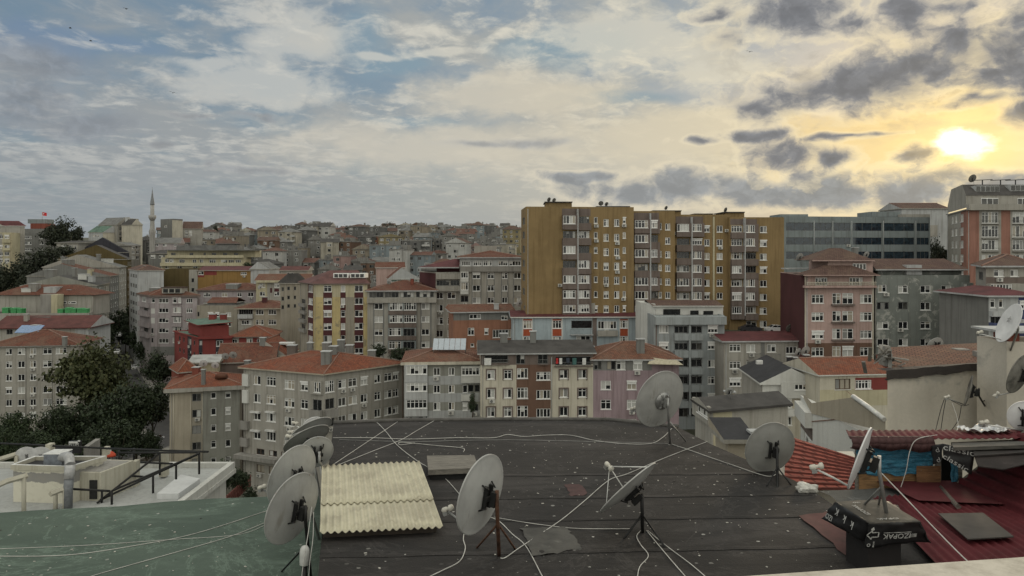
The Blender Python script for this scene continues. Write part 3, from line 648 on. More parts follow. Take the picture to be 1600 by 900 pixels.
g=b.bay(0,798,860,222,302,.6,3); b.win(g,[(829,56)],[(250,44)],n=3); g=b.bay(0,798,860,306,398,.6,3); b.win(g,[(829,56)],[(338,56)],n=3); b.win(0,[(829,60)],[(435,50)],st='d')
b.slab(0,795,1285,182,222,.5,W['concrete'],'parapet',rx=1000)
b.walls(); b.roof('hip',1.5,'oldred',.6,trim=W['whitegrey'],inset=7,th=.25); b.boxpart('stair_house',905,1075,20,75,188,5,[W['grey']],b.root)
# --- salmon block
b=B('apartment_block','salmon orange block with peeling paint under a dusty red roof',AP,'E5',[(742,153),(1203,155)],545,'salmon',mats=['dgrey'],depth=11); b.bandy(0,500,600,1,1000)
b.win(0,[(912,90,'w')],[(572,36)],n=3); b.win(0,[(1140,50)],[(582,34)],n=2); b.win(0,[(880,52)],[(690,58)]); b.win(0,[(1000,30)],[(690,46)],n=1); b.win(0,[(1122,146)],[(705,64)],n=6); b.win(0,[(890,28)],[(797,26)],n=1)
b.walls(); b.roof('gx',1.0,'dusty',.7,trim=W['whitegrey']); b.chimney(1078,535,156,1.0,1.5,W['whitegrey'])
# --- light blue building with orange panels
b=B('apartment_block','low light blue building with orange window panels and a long dark maroon roof',AP,'C4',[(5,146),(805,147)],715,'ltblue',mats=['orange','white','taupe','grey'],depth=11)
for x in (3,62,115,228,285,612,660,718,765,803): b.bandx(0,x-3,x+3,2)
for c,w in ((89,50),(256,52),(636,44),(741,44)): b.band(0,c-w/2,c+w/2,776,818,1); b.band(0,c-w/2,c+w/2,722,730,1)
b.bandx(0,457,482,3)
b.win(0,[(89,48),(256,50),(636,42),(741,42)],[(753,44),(845,44)],rx=256,n=3); b.win(0,[(396,118)],[(752,46)],st='d',n=1); b.win(0,[(541,108)],[(755,46)],n=6); b.win(0,[(405,80)],[(840,44)],n=3)
b.balcony(0,330,460,778,808,.8,W['whitegrey'],FRAME_G); b.balcony(0,485,600,785,815,.5,W['grey']); b.walls(); b.roof('gx',.8,'maroon',.5,trim=W['white'],th=.2); b.boxpart('roof_box',395,472,632,690,149,2.2,[W['grey']],b.root)
# --- blue grey tower right
b=B('apartment_block','blue grey block with a column of recessed balconies and a white planted roof storey',AP,'G1',[(158,131),(570,131.5)],168,'bluegrey',mats=['dgrey','slate'],depth=12)
b.win(0,[(214,56),(501,56)],[(241,44),(339,44),(445,44),(543,44),(640,42),(735,42)],rx=214,n=3)
b.win(0,[(316,78),(406,66)],[(243,42),(342,42),(440,44),(540,44),(632,44),(730,50)],st='d',rx=316)
for y in (282,382,480,582,676): b.balcony(0,272,354,y-18,y+18,.75,W['bluegrey']); b.balcony(0,368,440,y-18,y+18,.75,W['bluegrey'])
b.slab(0,356,366,215,740,.75,W['bluegrey'],'pillar',rx=361); b.slab(0,158,572,166,212,1.0,W['bluegrey'],'parapet',rx=360); b.walls(); b.flat(.2,'grey')
u=dict(p=Vector((0,0)))
pz=P(cx('G1',80),cy('G1',105),136)
b.boxpart('roof_storey',165,562,106,168,134.5,8,[W['white']],b.root)
mb=MB(); 
for x0,x1,y0,y1 in ((212,310,124,164),(370,418,132,166),(447,503,134,172)):
    a=P(cx('G1',x0),cy('G1',y1),134.4); c=P(cx('G1',x1),cy('G1',y0),134.4); mb.box((a.x,134.38,a.z),(c.x,134.497,c.z))
mb.build('glazed_door',[GLASS],b.root,b.o)
mb=MB(); a=P(cx('G1',150),cy('G1',104),134); c=P(cx('G1',566),cy('G1',107),134)
mb.face([(a.x,134,a.z),(c.x,134,a.z),(c.x-.3,138,a.z+.75),(a.x-.6,138,a.z+.75)],0,[(0,0),(14,0),(14,4.2),(0,4.2)]); mb.face([(c.x-.3,138,a.z+.75),(c.x,143,a.z),(a.x,143,a.z),(a.x-.6,138,a.z+.75)],0,[(0,0),(14,0),(14,5.5),(0,5.5)])
mb.face([(a.x,134,a.z-.15),(a.x,143,a.z-.15),(c.x,143,a.z-.15),(c.x,134,a.z-.15)],1); mb.face([(a.x,134,a.z-.15),(c.x,134,a.z-.15),(c.x,134,a.z),(a.x,134,a.z)],1); mb.face([(c.x,134,a.z),(c.x,143,a.z),(c.x-.3,138,a.z+.75)],1)
b.roofo=mb.build('upper_roof',[T['brown'],W['white']],b.root,b.o)
mb=MB(); a=P(cx('G1',80),cy('G1',170),138); c=P(cx('G1',165),cy('G1',70),134.4)
mb.prism([(a.x,138),(c.x,134.3),(c.x,143),(a.x,144)],a.z-8,a.z+2.6); mb.face([(a.x,138,a.z+2.604),(c.x,134.3,a.z+2.604),(c.x,143,a.z+2.604),(a.x,144,a.z+2.604)]); mb.build('stair_house',W['white'],b.root,b.o)
# --- grey low block with brown roof
b=B('apartment_block','grey block with dark red brown roof and ironwork balconies, below the parking lot',AP,'G1',[(566,127),(1042,128)],318,'grey',mats=['dgrey'],depth=12)
b.win(0,[(632,64)],[(351,42),(451,44),(552,48),(650,40)],n=3); b.win(0,[(962,64)],[(363,44),(460,44)],n=3); b.win(0,[(725,50),(845,52)],[(354,46),(452,46)],n=2)
b.balcony(0,702,778,382,418,.8,CONC,FRAME_G); b.balcony(0,808,888,386,422,.8,CONC,FRAME_G); b.band(0,782,806,320,420,1); b.ac(0,628,488); b.walls(); b.roof('gx',.95,'maroon',.4,trim=W['whitegrey'])
# --- pink block
b=B('apartment_block','pink block with cream quoins, double windows and two brown hip roofs',AP,'C5',[(58,140),(172,124),(496,124.5)],512,'pink',ti=1,mats=['maroon','brown','cream','taupe'])
b.bandx(0,40,175,1); b.bandy(1,828,1000,2,300)
b.bandx(1,172,178,3); b.bandx(1,488,497,3)
b.win(1,[(233,58),(460,58)],[(622,40),(705,40),(789,38),(870,40)],rx=233,n=3,tr=True)
b.win(1,[(321,40),(374,50)],[(620,52),(702,50),(785,50),(867,50)],rx=348,tr=True)
b.win(1,[(250,56),(413,62)],[(540,38)],n=4)
for y in (649,731,814): b.slab(1,296,402,y-4,y+4,.5,W['taupe'],'window_ledge',rx=348)
b.slab(1,163,498,558,568,.9,W['pink'],'balcony',rx=330)
f=b.fc(1); M=b.fm(f); mb=MB(); z0=b.sz(f,b.sx(f,330),558); L=f['L']
for i in range(46): mb.lathe([(.05,0),(.08,.15),(.04,.3),(.07,.5)],0,6,M@Matrix.Translation((.1+(L-.2)*i/45,-.8,z0+.003)))
mb.box((0,-.88,z0+.505),(L,-.72,z0+.6),0,M); mb.build('balustrade',W['cream'],b.root,b.o)
b.walls(); b.flat(.12,'dark')
mb=MB(); f=b.fc(1); M=b.fm(f); L=f['L']; zt=b.zt+.13
E=[M@Vector(q) for q in ((-.7,-1.1,zt),(L+.5,-1.1,zt),(L+.3,2.2,zt+.1),(-.5,2.2,zt+.1))]; a_,c_=M@Vector((L*.30,1.2,zt+1.5)),M@Vector((L*.72,1.2,zt+1.5))
for pts in ((E[0],E[1],c_,a_),(E[1],E[2],c_),(E[2],E[3],a_,c_),(E[3],E[0],a_)):
    dd=(pts[1]-pts[0]).normalized(); nn=(pts[1]-pts[0]).cross(pts[2]-pts[0]).normalized(); ww=nn.cross(dd); mb.face(pts,0,[((p-pts[0]).dot(dd),(p-pts[0]).dot(ww)) for p in pts])
mb.face([q-Vector((0,0,.14)) for q in reversed(E)],1); mb.face([E[0]-Vector((0,0,.14)),E[1]-Vector((0,0,.14)),E[1],E[0]],1)
mb.build('front_roof',[T['brown'],W['pink']],b.root,b.o)
b.boxpart('roof_storey',280,492,440,512,126,8,[W['pink']],b.root)
a=P(cx('C5',398),cy('C5',485),125.9); c=P(cx('C5',460),cy('C5',455),125.9); mb=MB(); mb.box((a.x,125.92,a.z),(c.x,126.03,c.z),0)
for i in range(4): w=(c.x-a.x)/4; mb.box((a.x+.08+w*i,125.9,a.z+.1),(a.x+w*(i+1)-.08,125.918,c.z-.1),1)
mb.build('window',[FRAME_W,GLASS2],b.root,b.o)
a=P(cx('C5',205),cy('C5',440),125); c=P(cx('C5',502),cy('C5',440),125); mb=MB(); z=a.z
E=[Vector(q) for q in ((a.x,125,z),(c.x,125,z),(c.x,133,z),(a.x,133,z))]; m0=Vector((a.x+4.3,128.5,z+2.0)); m1=Vector((c.x-4.0,128.5,z+2.0))
for pts in ((E[0],E[1],m1,m0),(E[1],E[2],m1),(E[2],E[3],m0,m1),(E[3],E[0],m0)):
    dd=(pts[1]-pts[0]).normalized(); nn=(pts[1]-pts[0]).cross(pts[2]-pts[0]).normalized(); ww=nn.cross(dd); mb.face(pts,0,[((p-pts[0]).dot(dd),(p-pts[0]).dot(ww)) for p in pts])
mb.face([q-Vector((0,0,.15)) for q in reversed(E)],1); mb.face([E[0]-Vector((0,0,.15)),E[1]-Vector((0,0,.15)),E[1],E[0]],1)
b.roofo=mb.build('upper_roof',[T['brown'],W['pink']],b.root,b.o); b.chimney(408,404,133,.8,.8)
f=b.fc(0); mb=MB(); M=b.fm(f)
mb2=MB(); a=P(cx('C5',66),cy('C5',476),136)
mb2.box((a.x,134,a.z-.2),(a.x+18.5,136.5,a.z)); 
for i in range(24): mb2.box((a.x+8.4+i*.42,133.9,a.z+.003),(a.x+8.52+i*.42,134.02,a.z+.75))
mb2.box((a.x+8.2,133.85,a.z+.753),(a.x+18.5,134.1,a.z+.85)); mb2.build('terrace',W['whitegrey'],b.root,b.o)
# --- green grey block
b=B('apartment_block','weathered green grey block with peeling paint, right of the pink block',AP,'C5',[(507,124.5),(946,125)],515,'greengrey',mats=['brickred','dgrey'],depth=12)
b.bandy(0,878,1000,1,700)
b.win(0,[(539,54),(633,46),(738,48),(836,48)],[(575,36),(655,38),(744,36),(824,36)],rx=633,skip=((1,0),(1,1),(3,3),(0,0)))
b.win(0,[(539,56),(633,46)],[(654,34)],st='d'); b.win(0,[(830,50)],[(832,40)],st='d'); b.win(0,[(536,40)],[(573,34)],n=2)
g=b.bay(0,902,948,545,602,.8); b.win(g,[(925,40)],[(574,46)],n=3); b.win(0,[(920,40)],[(658,50),(742,50)],st='d')
for y in (676,760): b.balcony(0,900,946,y-2,y+20,.8,W['greengrey'])
g=b.bay(0,900,944,805,856,.8); b.win(g,[(922,36)],[(828,42)],n=3)
for x,y in ((552,600),(618,766),(618,850)): b.ac(0,x,y)
b.pipe(0,503,520,880); b.walls(); b.flat(.15,'dark')
mb=MB(); a=P(cx('C5',500),cy('C5',513),126); c=P(cx('C5',935),cy('C5',482),126); mb.box((a.x+1,127,b.zt),(c.x-.4,134,c.z)); 
for i in range(14):
    x=a.x+1.6+i*(c.x-a.x-3)/14; mb.box((x,126.93,b.zt+.9),(x+2.2,126.997,c.z-.35),2)
mb.face([(a.x,125.6,c.z),(c.x,125.6,c.z),(c.x-1,131,c.z+1.7),(a.x+1,131,c.z+1.7)],1,[(0,0),(44,0),(44,6),(0,6)]); mb.face([(c.x-1,131,c.z+1.7),(c.x,136,c.z),(a.x,136,c.z),(a.x+1,131,c.z+1.7)],1,[(0,0),(44,0),(44,6),(0,6)])
mb.face([(a.x,125.6,c.z-.18),(c.x,125.6,c.z-.18),(c.x,125.6,c.z),(a.x,125.6,c.z)],3); mb.face([(a.x,125.6,c.z-.18),(a.x,136,c.z-.18),(c.x,136,c.z-.18),(c.x,125.6,c.z-.18)],3)
b.roofo=mb.build('roof_storey',[W['greengrey'],T['brown'],GLASS2,W['whitegrey']],b.root,b.o)
b.boxpart('lift_house',650,722,462,508,126.2,2.5,[W['whitegrey']],b.root)
# --- slate office
b=B('office_block','long slate grey office block with four ribbons of tinted windows on the right skyline','office block','C5',[(72,179),(760,184)],248,'slate',mats=['dgrey'],depth=18)
b.win(0,[(148,126),(259,78),(347,78),(465,136),(615,142),(726,58)],[(283,38),(350,34),(416,34)],st='thin',rx=347,tr=False,n=3)
for x in (216,303,392,540,692): b.pipe(0,x,255,430,W['whitegrey'])
b.walls(); b.flat(.7,'grey')
for p_ in [o for o in b.root.children if o.name.startswith('window')]:
    for q in p_.children:
        q.data=q.data.copy()
        for i in range(5): q.data.materials[i]=TINT
b.boxpart('roof_house',58,188,224,244,190,8,[W['slate']],b.root); b.boxpart('roof_house',486,622,212,236,190,8,[W['slate']],b.root); b.boxpart('roof_house',628,760,224,242,188,8,[W['grey']],b.root); b.ac(0,375,371)
b=B('apartment_block','pale windowless block with a low roof behind the slate office',AP,'C5',[(626,236),(846,236)],200,'whitegrey',depth=14); b.walls(); b.roof('gx',2.0,'brown',.4)
b.boxpart('balcony_stack',760,795,275,330,231,4,[W['grey']],b.root)
# --- tall tower at the right edge
b=B('apartment_block','tall brick pink and grey block with a dark mansard roof at the right edge',AP,'C5',[(842,186),(932,163),(1420,163)],205,'brickpink',ti=1,mats=['grey','whitegrey','dgrey'])
b.bandx(0,800,904,1)
for x0,x1 in ((990,1093),(1136,1250),(1300,1400)): b.bandx(1,x0,x1,1)
b.win(0,[(865,9),(882,10),(908,16)],[(175,32),(243,36),(305,36),(365,34),(430,34),(490,34)],rx=908)
for y,h in ((240,52),(305,52),(368,46),(435,42)): b.win(1,[(1041,78),(1188,84),(1350,80)],[(y,h)],n=5); 
for y in (262,330,392,455):
    for x0,x1 in ((1000,1082),(1144,1240)): b.balcony(1,x0,x1,y-10,y+6,.6,CONC,FRAME_G)
b.slab(1,930,1420,178,206,1.0,W['grey'],'parapet',rx=1100); b.walls(); b.roof('gx',0.3,'dark',.3)
mb=MB(); q=b.q; z=b.zt+.55; u=(q[1]-q[0]).normalized(); v=(q[2]-q[1]).normalized()
def pt(s_,t_,h): w=q[1]-u*s_+v*t_; return (w.x,w.y,z+h)
L0=(q[1]-q[0]).length; L1=(q[2]-q[1]).length
H1,H2=2.7,5.3
mb.face([pt(1.2,0,0),pt(1.2,L1,0),pt(1.2,L1,H1),pt(1.2,0,H1)],1)
mb.face([pt(1.0,0,H1),pt(1.0,L1,H1),pt(5.2,L1,H2),pt(5.2,0,H2)],0)
mb.face([pt(L0-5,0,H2),pt(5.2,0,H2),pt(1.0,0,H1),pt(1.2,0,0),pt(L0,0,0),pt(L0,0,H1*.6)],1)
mb.face([pt(5.2,0,H2),pt(L0-5,0,H2),pt(L0-5,L1,H2),pt(5.2,L1,H2)],0); mb.face([pt(L0-5,0,H2),pt(L0,0,H1*.6),pt(L0,L1,H1*.6),pt(L0-5,L1,H2)],0)
b.roofo=mb.build('mansard_roof',[T['dark'],W['grey'],W['brickpink']],b.root,b.o)
f=b.fc(1); M=b.fm(f)
def mwin(xa,xb,ya,yb,dep,fr):
    a=P(cx('C5',xa),cy('C5',yb),163+dep); c=P(cx('C5',xb),cy('C5',ya),163+dep); mb=MB(); mb.box((a.x,163+dep,a.z),(c.x,163+dep+3.5,c.z),0)
    n=max(2,int((c.x-a.x)/1.0)); w=(c.x-a.x)/n
    for i in range(n): mb.box((a.x+w*i+.1,163+dep-.05,a.z+.15),(a.x+w*(i+1)-.08,163+dep-.003,c.z-.15),1)
    mb.build('dormer' if fr else 'window',[FRAME_W if not fr else W['whitegrey'],GLASS2],b.roofo,b.o)
mwin(1000,1080,148,182,1.05,0); mwin(1170,1260,148,182,1.05,0); mwin(975,1085,90,120,2.2,1); mwin(1138,1250,86,116,2.2,1)
mb=MB()
for x in (1005,1090,1160): p=P(cx('C5',x),cy('C5',70),168); mb.tube([p-Vector((0,0,2)),p+Vector((0,0,.3))],.12); mb.tube([p+Vector((-2.2,0,.2)),p+Vector((2.2,0,.4))],.08)
mb.build('antenna',DARKM,b.roofo,b.o)
# --- blocks under it at the right edge
b=B('apartment_block','grey block with glazed balconies at the right edge under the tall tower',AP,'E8',[(262,124),(312,112),(560,113)],458,'grey',ti=1,mats=['taupe','dgrey']); b.bandy(1,505,538,1,400)
b.win(1,[(375,50),(450,40)],[(486,34)]); g=b.bay(1,316,460,536,600,.7); b.win(g,[(388,138)],[(558,44)],n=7); b.win(1,[(345,40),(400,40),(470,30)],[(630,44),(715,44),(800,44)]); b.win(0,[(287,22)],[(500,40),(590,40),(680,40)],st='d'); b.balcony(1,316,540,655,690,1.2,W['dgrey']); b.walls(); b.roof('hip',1.6,'brown',.8,trim=W['whitegrey'])
b=B('apartment_block','blue walled block with a dark red roof at the right edge behind the wall dish',AP,'E8',[(325,104),(560,104)],602,'dgrey',mats=['whitegrey','blue']); b.bandx(0,325,470,1); b.bandx(0,470,560,2); b.bandy(0,725,760,2,400); b.win(0,[(345,26),(385,22)],[(632,44)],n=1); b.win(0,[(487,24)],[(640,40),(730,40)],n=1); b.win(0,[(370,70)],[(715,40)],st='d'); b.balcony(0,327,468,670,690,.8,W['whitegrey']); b.balcony(0,327,560,725,755,1.2,W['blue']); b.walls(); b.roof('hip',1.0,'maroon',.6,trim=W['whitegrey'])
# --- mustard block: four stepped sections
MU=[('MU1',68,150,262,150.5),]
b=B('apartment_block','long mustard yellow ten storey block with mauve grey balcony columns, stepped roofline',AP,'C4',[(52,160),(80,148),(692,150)],93,'mustard',ti=1,mats=['taupe','grey','whitegrey'])
R1=[158,242,327,410,495,580,660,742]
def baycol(b,fi,x0,x1,xm,rows,sl=0.,h=54,k=2,pr=.9):
    for i,y in enumerate(rows):
        g=b.bay(fi,x0,x1,y-24,y+56,pr,0) if False else None
    f=b.fc(fi)
    for i,y in enumerate(rows):
        for xa,xb in ((x0,xm-2),(xm+2,x1)):
            if rnd.random()<.66:
                g=b.bay(fi,xa,xb,y-25,y+h+2,pr,1,rx=(x0+x1)/2); b.win(g,[((xa+xb)/2,(xb-xa)-9)],[(y,h-8)],n=4,st='w',tr=rnd.random()<.2)
            else:
                b.win(fi,[((xa+xb)/2,(xb-xa)-12)],[(y,h-12)],n=4,st=rnd.choice(['w','g','d']),rx=(x0+x1)/2); b.balcony(fi,xa,xb,y+20,y+h+2,pr,W['taupe'],rx=(x0+x1)/2)
    b.band(fi,x0,x1,rows[0]-h-14,rows[0]-22,1,rx=(x0+x1)/2)
    b.slab(fi,xm-3,xm+3,rows[0]-60,rows[-1]+30,pr+.06,W['whitegrey'],'divider',rx=xm)
baycol(b,1,284,446,370,R1)
b.win(1,[(476,20),(638,18)],[(160,36),(245,36),(330,36),(415,36),(497,34),(582,34),(664,34),(742,34)],rx=476,n=1)
b.win(1,[(535,30),(595,28)],[(174,42),(258,42),(340,42),(421,42),(502,42),(583,42),(665,40),(745,40)],rx=535,n=2)
b.win(0,[(66,12)],[(165,40),(245,40),(325,40),(405,40),(485,40),(565,40)],st='d')
for x,y in ((478,193),(478,278),(535,530),(632,608),(272,530)): b.ac(1,x,y)
b.walls(); b.flat(.35,'dark')
MUST=b
def sect(label_unused,pts,top,depth=16): 
    u=Bld('x','x','x','C4',pts,top,'mustard',depth=depth,mats=['taupe','grey','whitegrey']); return u
def merge(u,b):
    for c in list(u.root.children): c.parent=b.root; c.location=c.location+Vector(u.o-b.o)
    bpy.data.objects.remove(u.root)
u=sect('',[(690,151.5),(925,151.8)],118); R2=[182,265,348,428,507,585,668]
baycol(u,0,692,835,782,R2,h=52); u.win(0,[(842,16)],[(195,36),(352,34),(430,34),(508,34),(585,34)],n=1); u.win(0,[(885,28)],[(198,36),(277,38),(355,38),(432,38),(510,38),(586,38),(665,38)],n=2); u.ac(0,697,373); u.ac(0,697,538); u.walls(); u.flat(.35,'dark'); merge(u,b)
u=sect('',[(925,153.5),(1236,154)],138); R3=[203,282,358,435,512,590,668]
baycol(u,0,930,1086,1016,R3,h=50); u.win(0,[(1107,30),(1180,34)],[(209,38),(287,38),(364,38),(440,38),(516,38),(590,38),(665,38)],n=2); u.ac(0,932,235); u.ac(0,928,542); u.ac(0,1183,318); u.ac(0,1219,220); u.slab(0,1140,1150,140,640,.15,W['pale'],'downpipe'); u.walls(); u.flat(.35,'dark'); merge(u,b)
u=sect('',[(1236,153),(1546,153.5)],153); R4=[209,286,362,440,517,593,670]
baycol(u,0,1240,1392,1316,R4,h=50); u.win(0,[(1428,38)],[(212,38),(291,38),(368,38),(443,38),(520,38),(597,38),(675,38),(750,38)],n=2); u.win(0,[(1360,60)],[(750,34)],n=2); u.walls(); u.flat(.35,'dark'); merge(u,b)
for x0,x1,y0,y1 in ((192,340,56,92),(487,668,82,116),(806,960,106,136),(1042,1140,124,150),(1210,1320,114,152)): 
    b.boxpart('roof_house',x0,x1,y0+4,y1+14,156,7,[W['mustard']],b.root); b.boxpart('roof_slab',x0-6,x1+4,y0-2,y0+3,155.6,8,[T['dark']],b.root)
# --- cream and brown building
b=B('apartment_block','cream building with a chocolate brown middle strip and recessed top balconies, behind the dark roof',AP,'C8',[(447,120),(968,121)],278,'cream',mats=['brown','taupe','pale'],depth=11)
b.bandx(0,613,772,1); b.bandy(0,270,326,2,600)
b.win(0,[(495,36),(573,36),(832,38),(918,38)],[(371,42),(458,42),(544,44),(632,44)],rx=573,n=2); b.win(0,[(641,50)],[(366,46),(457,50),(543,52)],n=3); b.win(0,[(738,64)],[(378,38),(463,42),(549,42)],n=4)
b.win(0,[(520,110)],[(297,40)],st='d',n=1); b.win(0,[(632,40),(735,46)],[(301,44)],n=2,st='g'); b.win(0,[(875,168)],[(308,40)],st='d',n=1)
b.balcony(0,452,580,300,322,.35,W['taupe'],FRAME_G); b.balcony(0,788,966,312,330,.35,W['taupe'],FRAME_G); b.balcony(0,712,760,300,322,.3,W['taupe'],FRAME_G)
for y in (372,460,546): b.slab(0,449,966,y-1,y+1,.03,W['taupe'],'string_course',rx=700) if False else None
for c in (495,573,832,918):
    for y in (371,458,544):
        f=b.fc(0); a,c2,z0,z1=b.rect(f,c-24,c+24,y-27,y+27); mb=MB(); M=b.fm(f)
        for q in (((a,-.06,z0),(a+.22,-.003,z1)),((c2-.22,-.06,z0),(c2,-.003,z1)),((a+.223,-.06,z1-.2),(c2-.223,-.003,z1))): mb.box(q[0],q[1],0,M)
        mb.build('window_surround',W['taupe'],b.root,b.o)
b.pipe(0,776,290,578,W['whitegrey']); b.walls(); b.roof('gx',1.4,'dark',.5,trim=W['whitegrey'],th=.2)
mb=MB(); f=b.fc(0); M=b.fm(f); e=b.sx(f,772); zz=b.roofo
LM=[WHITEP,plain('cloth_red',(.45,.03,.03),.9),plain('cloth_dark',(.05,.06,.08),.9),plain('cloth_teal',(.06,.14,.13),.9)]
for x,w,h,mi,lb in ((480,30,30,0,'white sheet hung over the left top balcony of the cream and brown building'),(800,10,24,1,'narrow red cloth hung leftmost on the right top balcony of the cream and brown building'),(817,12,26,0,'white towel hung next to the narrow red cloth'),(850,14,20,2,'dark cloth hung in the middle of the right top balcony'),(880,18,28,3,'teal cloth hung on the right top balcony'),(925,16,28,0,'white towel hung at the right end of the right top balcony')):
    sv=b.sx(f,x); z1=b.sz(f,sv,293); ww=w*.036; cl=MB(); cl.box((sv-ww/2,-.42,z1-h*.037),(sv+ww/2,-.40,z1),0,M); tag(cl.build('laundry',LM[mi]),lb,'laundry','washing on the top balconies')
for x,y,w in ((555,205,1.2),(690,195,1.0),(960,265,.8)): b.chimney(x,y,125,w,.8)
# --- mauve building
b=B('apartment_block','dusty mauve building with a glazed top floor, red tile roof and a sagging beige awning',AP,'C8',[(968,121),(1365,121)],305,'mauve',mats=['brown','dgrey'],depth=11)
b.bandy(0,300,352,2,1100); b.bandx(0,1240,1366,0) ; b.win(0,[(1027,46),(1147,44)],[(420,42),(510,44),(598,42)],n=2); b.win(0,[(990,34,'g'),(1010,36),(1052,40,'g'),(1097,40),(1135,34,'g'),(1175,40),(1205,30,'g')],[(329,40)],rx=1100)
b.walls(); b.roof('hip',2.1,'dusty',.5,trim=W['whitegrey'],th=.2,inset=6); b.chimney(1187,245,123,1.2,1.3)
mb=MB(); a=P(cx('C8',1220),cy('C8',322),120); c=P(cx('C8',1385),cy('C8',326),117.5); d0=P(cx('C8',1240),cy('C8',290),121.2); d1=P(cx('C8',1330),cy('C8',285),123)
mb.face([a,c,d1,d0]); mb.face([v+Vector((0,0,-.05)) for v in (d0,d1,c,a)]); mb.face([c,P(cx('C8',1370),cy('C8',318),124),d1]); mb.build('awning',plain('awning_canvas',(.42,.38,.28),.9),b.root,b.o)
# --- white and grey striped building
b=B('apartment_block','white and grey striped block with glazed bays, green vines and a roof solar panel',AP,'G5',[(192,125),(905,126)],300,'stripe',mats=['whitegrey','white'],depth=12)
for y0,y1 in ((404,486),(566,650),(728,830),(262,300)): b.bandy(0,y0,y1,1,550)
b.bandx(0,192,205,1)
b.win(0,[(495,62),(633,60)],[(362,76),(525,76),(687,74)],rx=633,n=2)
for i,y in enumerate((345,505,664)): g=b.bay(0,194,408,y-50,y+108,.9,1); b.win(g,[(306,200)],[(y+2,86)],n=5,tr=i>0)
g=b.bay(0,722,903,312,462,.9,2); b.win(g,[(812,172)],[(358,80)],n=5)
b.win(0,[(760,44)],[(525,76),(690,76)],n=1); b.win(0,[(815,50),(875,50)],[(520,70)],st='d'); b.win(0,[(850,70)],[(700,70)],st='d')
b.balcony(0,722,835,570,625,.7,W['white']); b.win(0,[(250,20),(345,40)],[(805,30)],st='d',n=1); b.pipe(0,398,500,800,plain('pipe_teal',(.05,.10,.11)))
b.walls(); b.roof('hip',1.5,'dusty',.6,trim=W['cream'],th=.5,inset=7)
sp=thing('solar_collector','tilted silver solar collector rack on the dusty red roof of the striped block','solar panel',P(cx('G5',610),cy('G5',158),129))
mb=MB(); M=Matrix.Rotation(R(40),4,'X')
for i in range(6): mb.box((-2.75+.93*i,-.2,.1),(-1.88+.93*i,2.4,.2),0,M)
mb.build('collector',plain('collector_glass',(.36,.40,.44),.3,.3,.1),sp); mb=MB()
for x in (-2.6,2.7): mb.tube([(x,1.7,-.9),(x,1.6,1.4)],.05); mb.tube([(x,0,-.6),(x,0,.2)],.05)
mb.build('stand',GALV,sp)
# --- red modern building
b=B('apartment_block','brick red modern block with green roof terrace and dark vertical window strips',AP,'E6',[(195,199),(415,184),(738,186)],232,'red',ti=1,mats=['black','dgrey'])
b.win(0,[(245,15),(283,13),(382,15)],[(245,44),(352,44),(470,48),(580,40)],rx=283,n=1,st='d'); b.bandx(0,318,355,1); b.win(0,[(337,30)],[(265,56),(375,56),(480,50)],n=2,st='g')
b.bandx(1,424,458,1); b.bandx(1,582,655,1); b.win(1,[(442,28)],[(275,48),(385,48)],n=1,st='g'); b.win(1,[(619,62)],[(278,56),(385,56)],n=2)
b.slab(1,415,738,212,236,.5,W['red'],'cornice',rx=560); b.walls(); b.flat(.3,'green',W['red'],.3)
a=P(cx('E6',420),cy('E6',212),188); mb=MB(); q=b.q; u=(q[1]-q[0]).normalized(); v=(q[2]-q[1]).normalized()
pp=[q[1]-u*1.5+v*1,q[1]+v*((q[2]-q[1]).length-.3)-u*1.5,q[1]+v*((q[2]-q[1]).length-.3)-u*11,q[1]-u*11+v*1]
mb.prism([(p.x,p.y) for p in pp],b.zt+.3,b.zt+2.9); mb.build('roof_storey',W['red'],b.root,b.o)
mb=MB(); o=[pp[0]+u*.9-v*.9,pp[1]+u*.9+v*.5,pp[2]-u*.5+v*.5,pp[3]-u*.5-v*.9]; hs=(2.95,3.5,4.0,3.4)
mb.face([(p.x,p.y,b.zt+h+.18) for p,h in zip(o,hs)],0); mb.face([(p.x,p.y,b.zt+h) for p,h in reversed(list(zip(o,hs)))],1)
for i in range(4): j=(i+1)%4; mb.face([(o[i].x,o[i].y,b.zt+hs[i]),(o[j].x,o[j].y,b.zt+hs[j]),(o[j].x,o[j].y,b.zt+hs[j]+.18),(o[i].x,o[i].y,b.zt+hs[i]+.18)],1)
b.roofo=mb.build('upper_roof',[T['green'],W['red']],b.root,b.o); b.chimney(555,70,192,1.5,1.7,W['red']); b.chimney(655,75,191,1.3,1.8,W['red'])
mb=MB(); f=b.fc(1); M=b.fm(f)
for x,w,h in ((557,22,50),(593,14,34),(617,16,34),(650,16,34)):
    sv=b.sx(f,x); z=b.zt+.9; mb.box((sv-w*.026,1.42,z),(sv+w*.026,1.496,z+h*.03),0,M); mb.box((sv-w*.026+.1,1.39,z+.1),(sv+w*.026-.1,1.417,z+h*.03-.1),1,M)
mb.build('window',[FRAME_W,CUR1],b.root,b.o)
b=B('house','red and grey house with plain red tile roof, attached to the brick red modern block','house','E6',[(722,186.6),(1118,188)],226,'red',mats=['grey'],depth=11); b.bandx(0,722,800,1); b.bandx(0,870,930,1); b.win(0,[(760,50),(900,44),(990,44)],[(262,48),(352,44)],n=2); b.walls(); b.roof('hip',2.2,'red',.6,trim=W['taupe'])
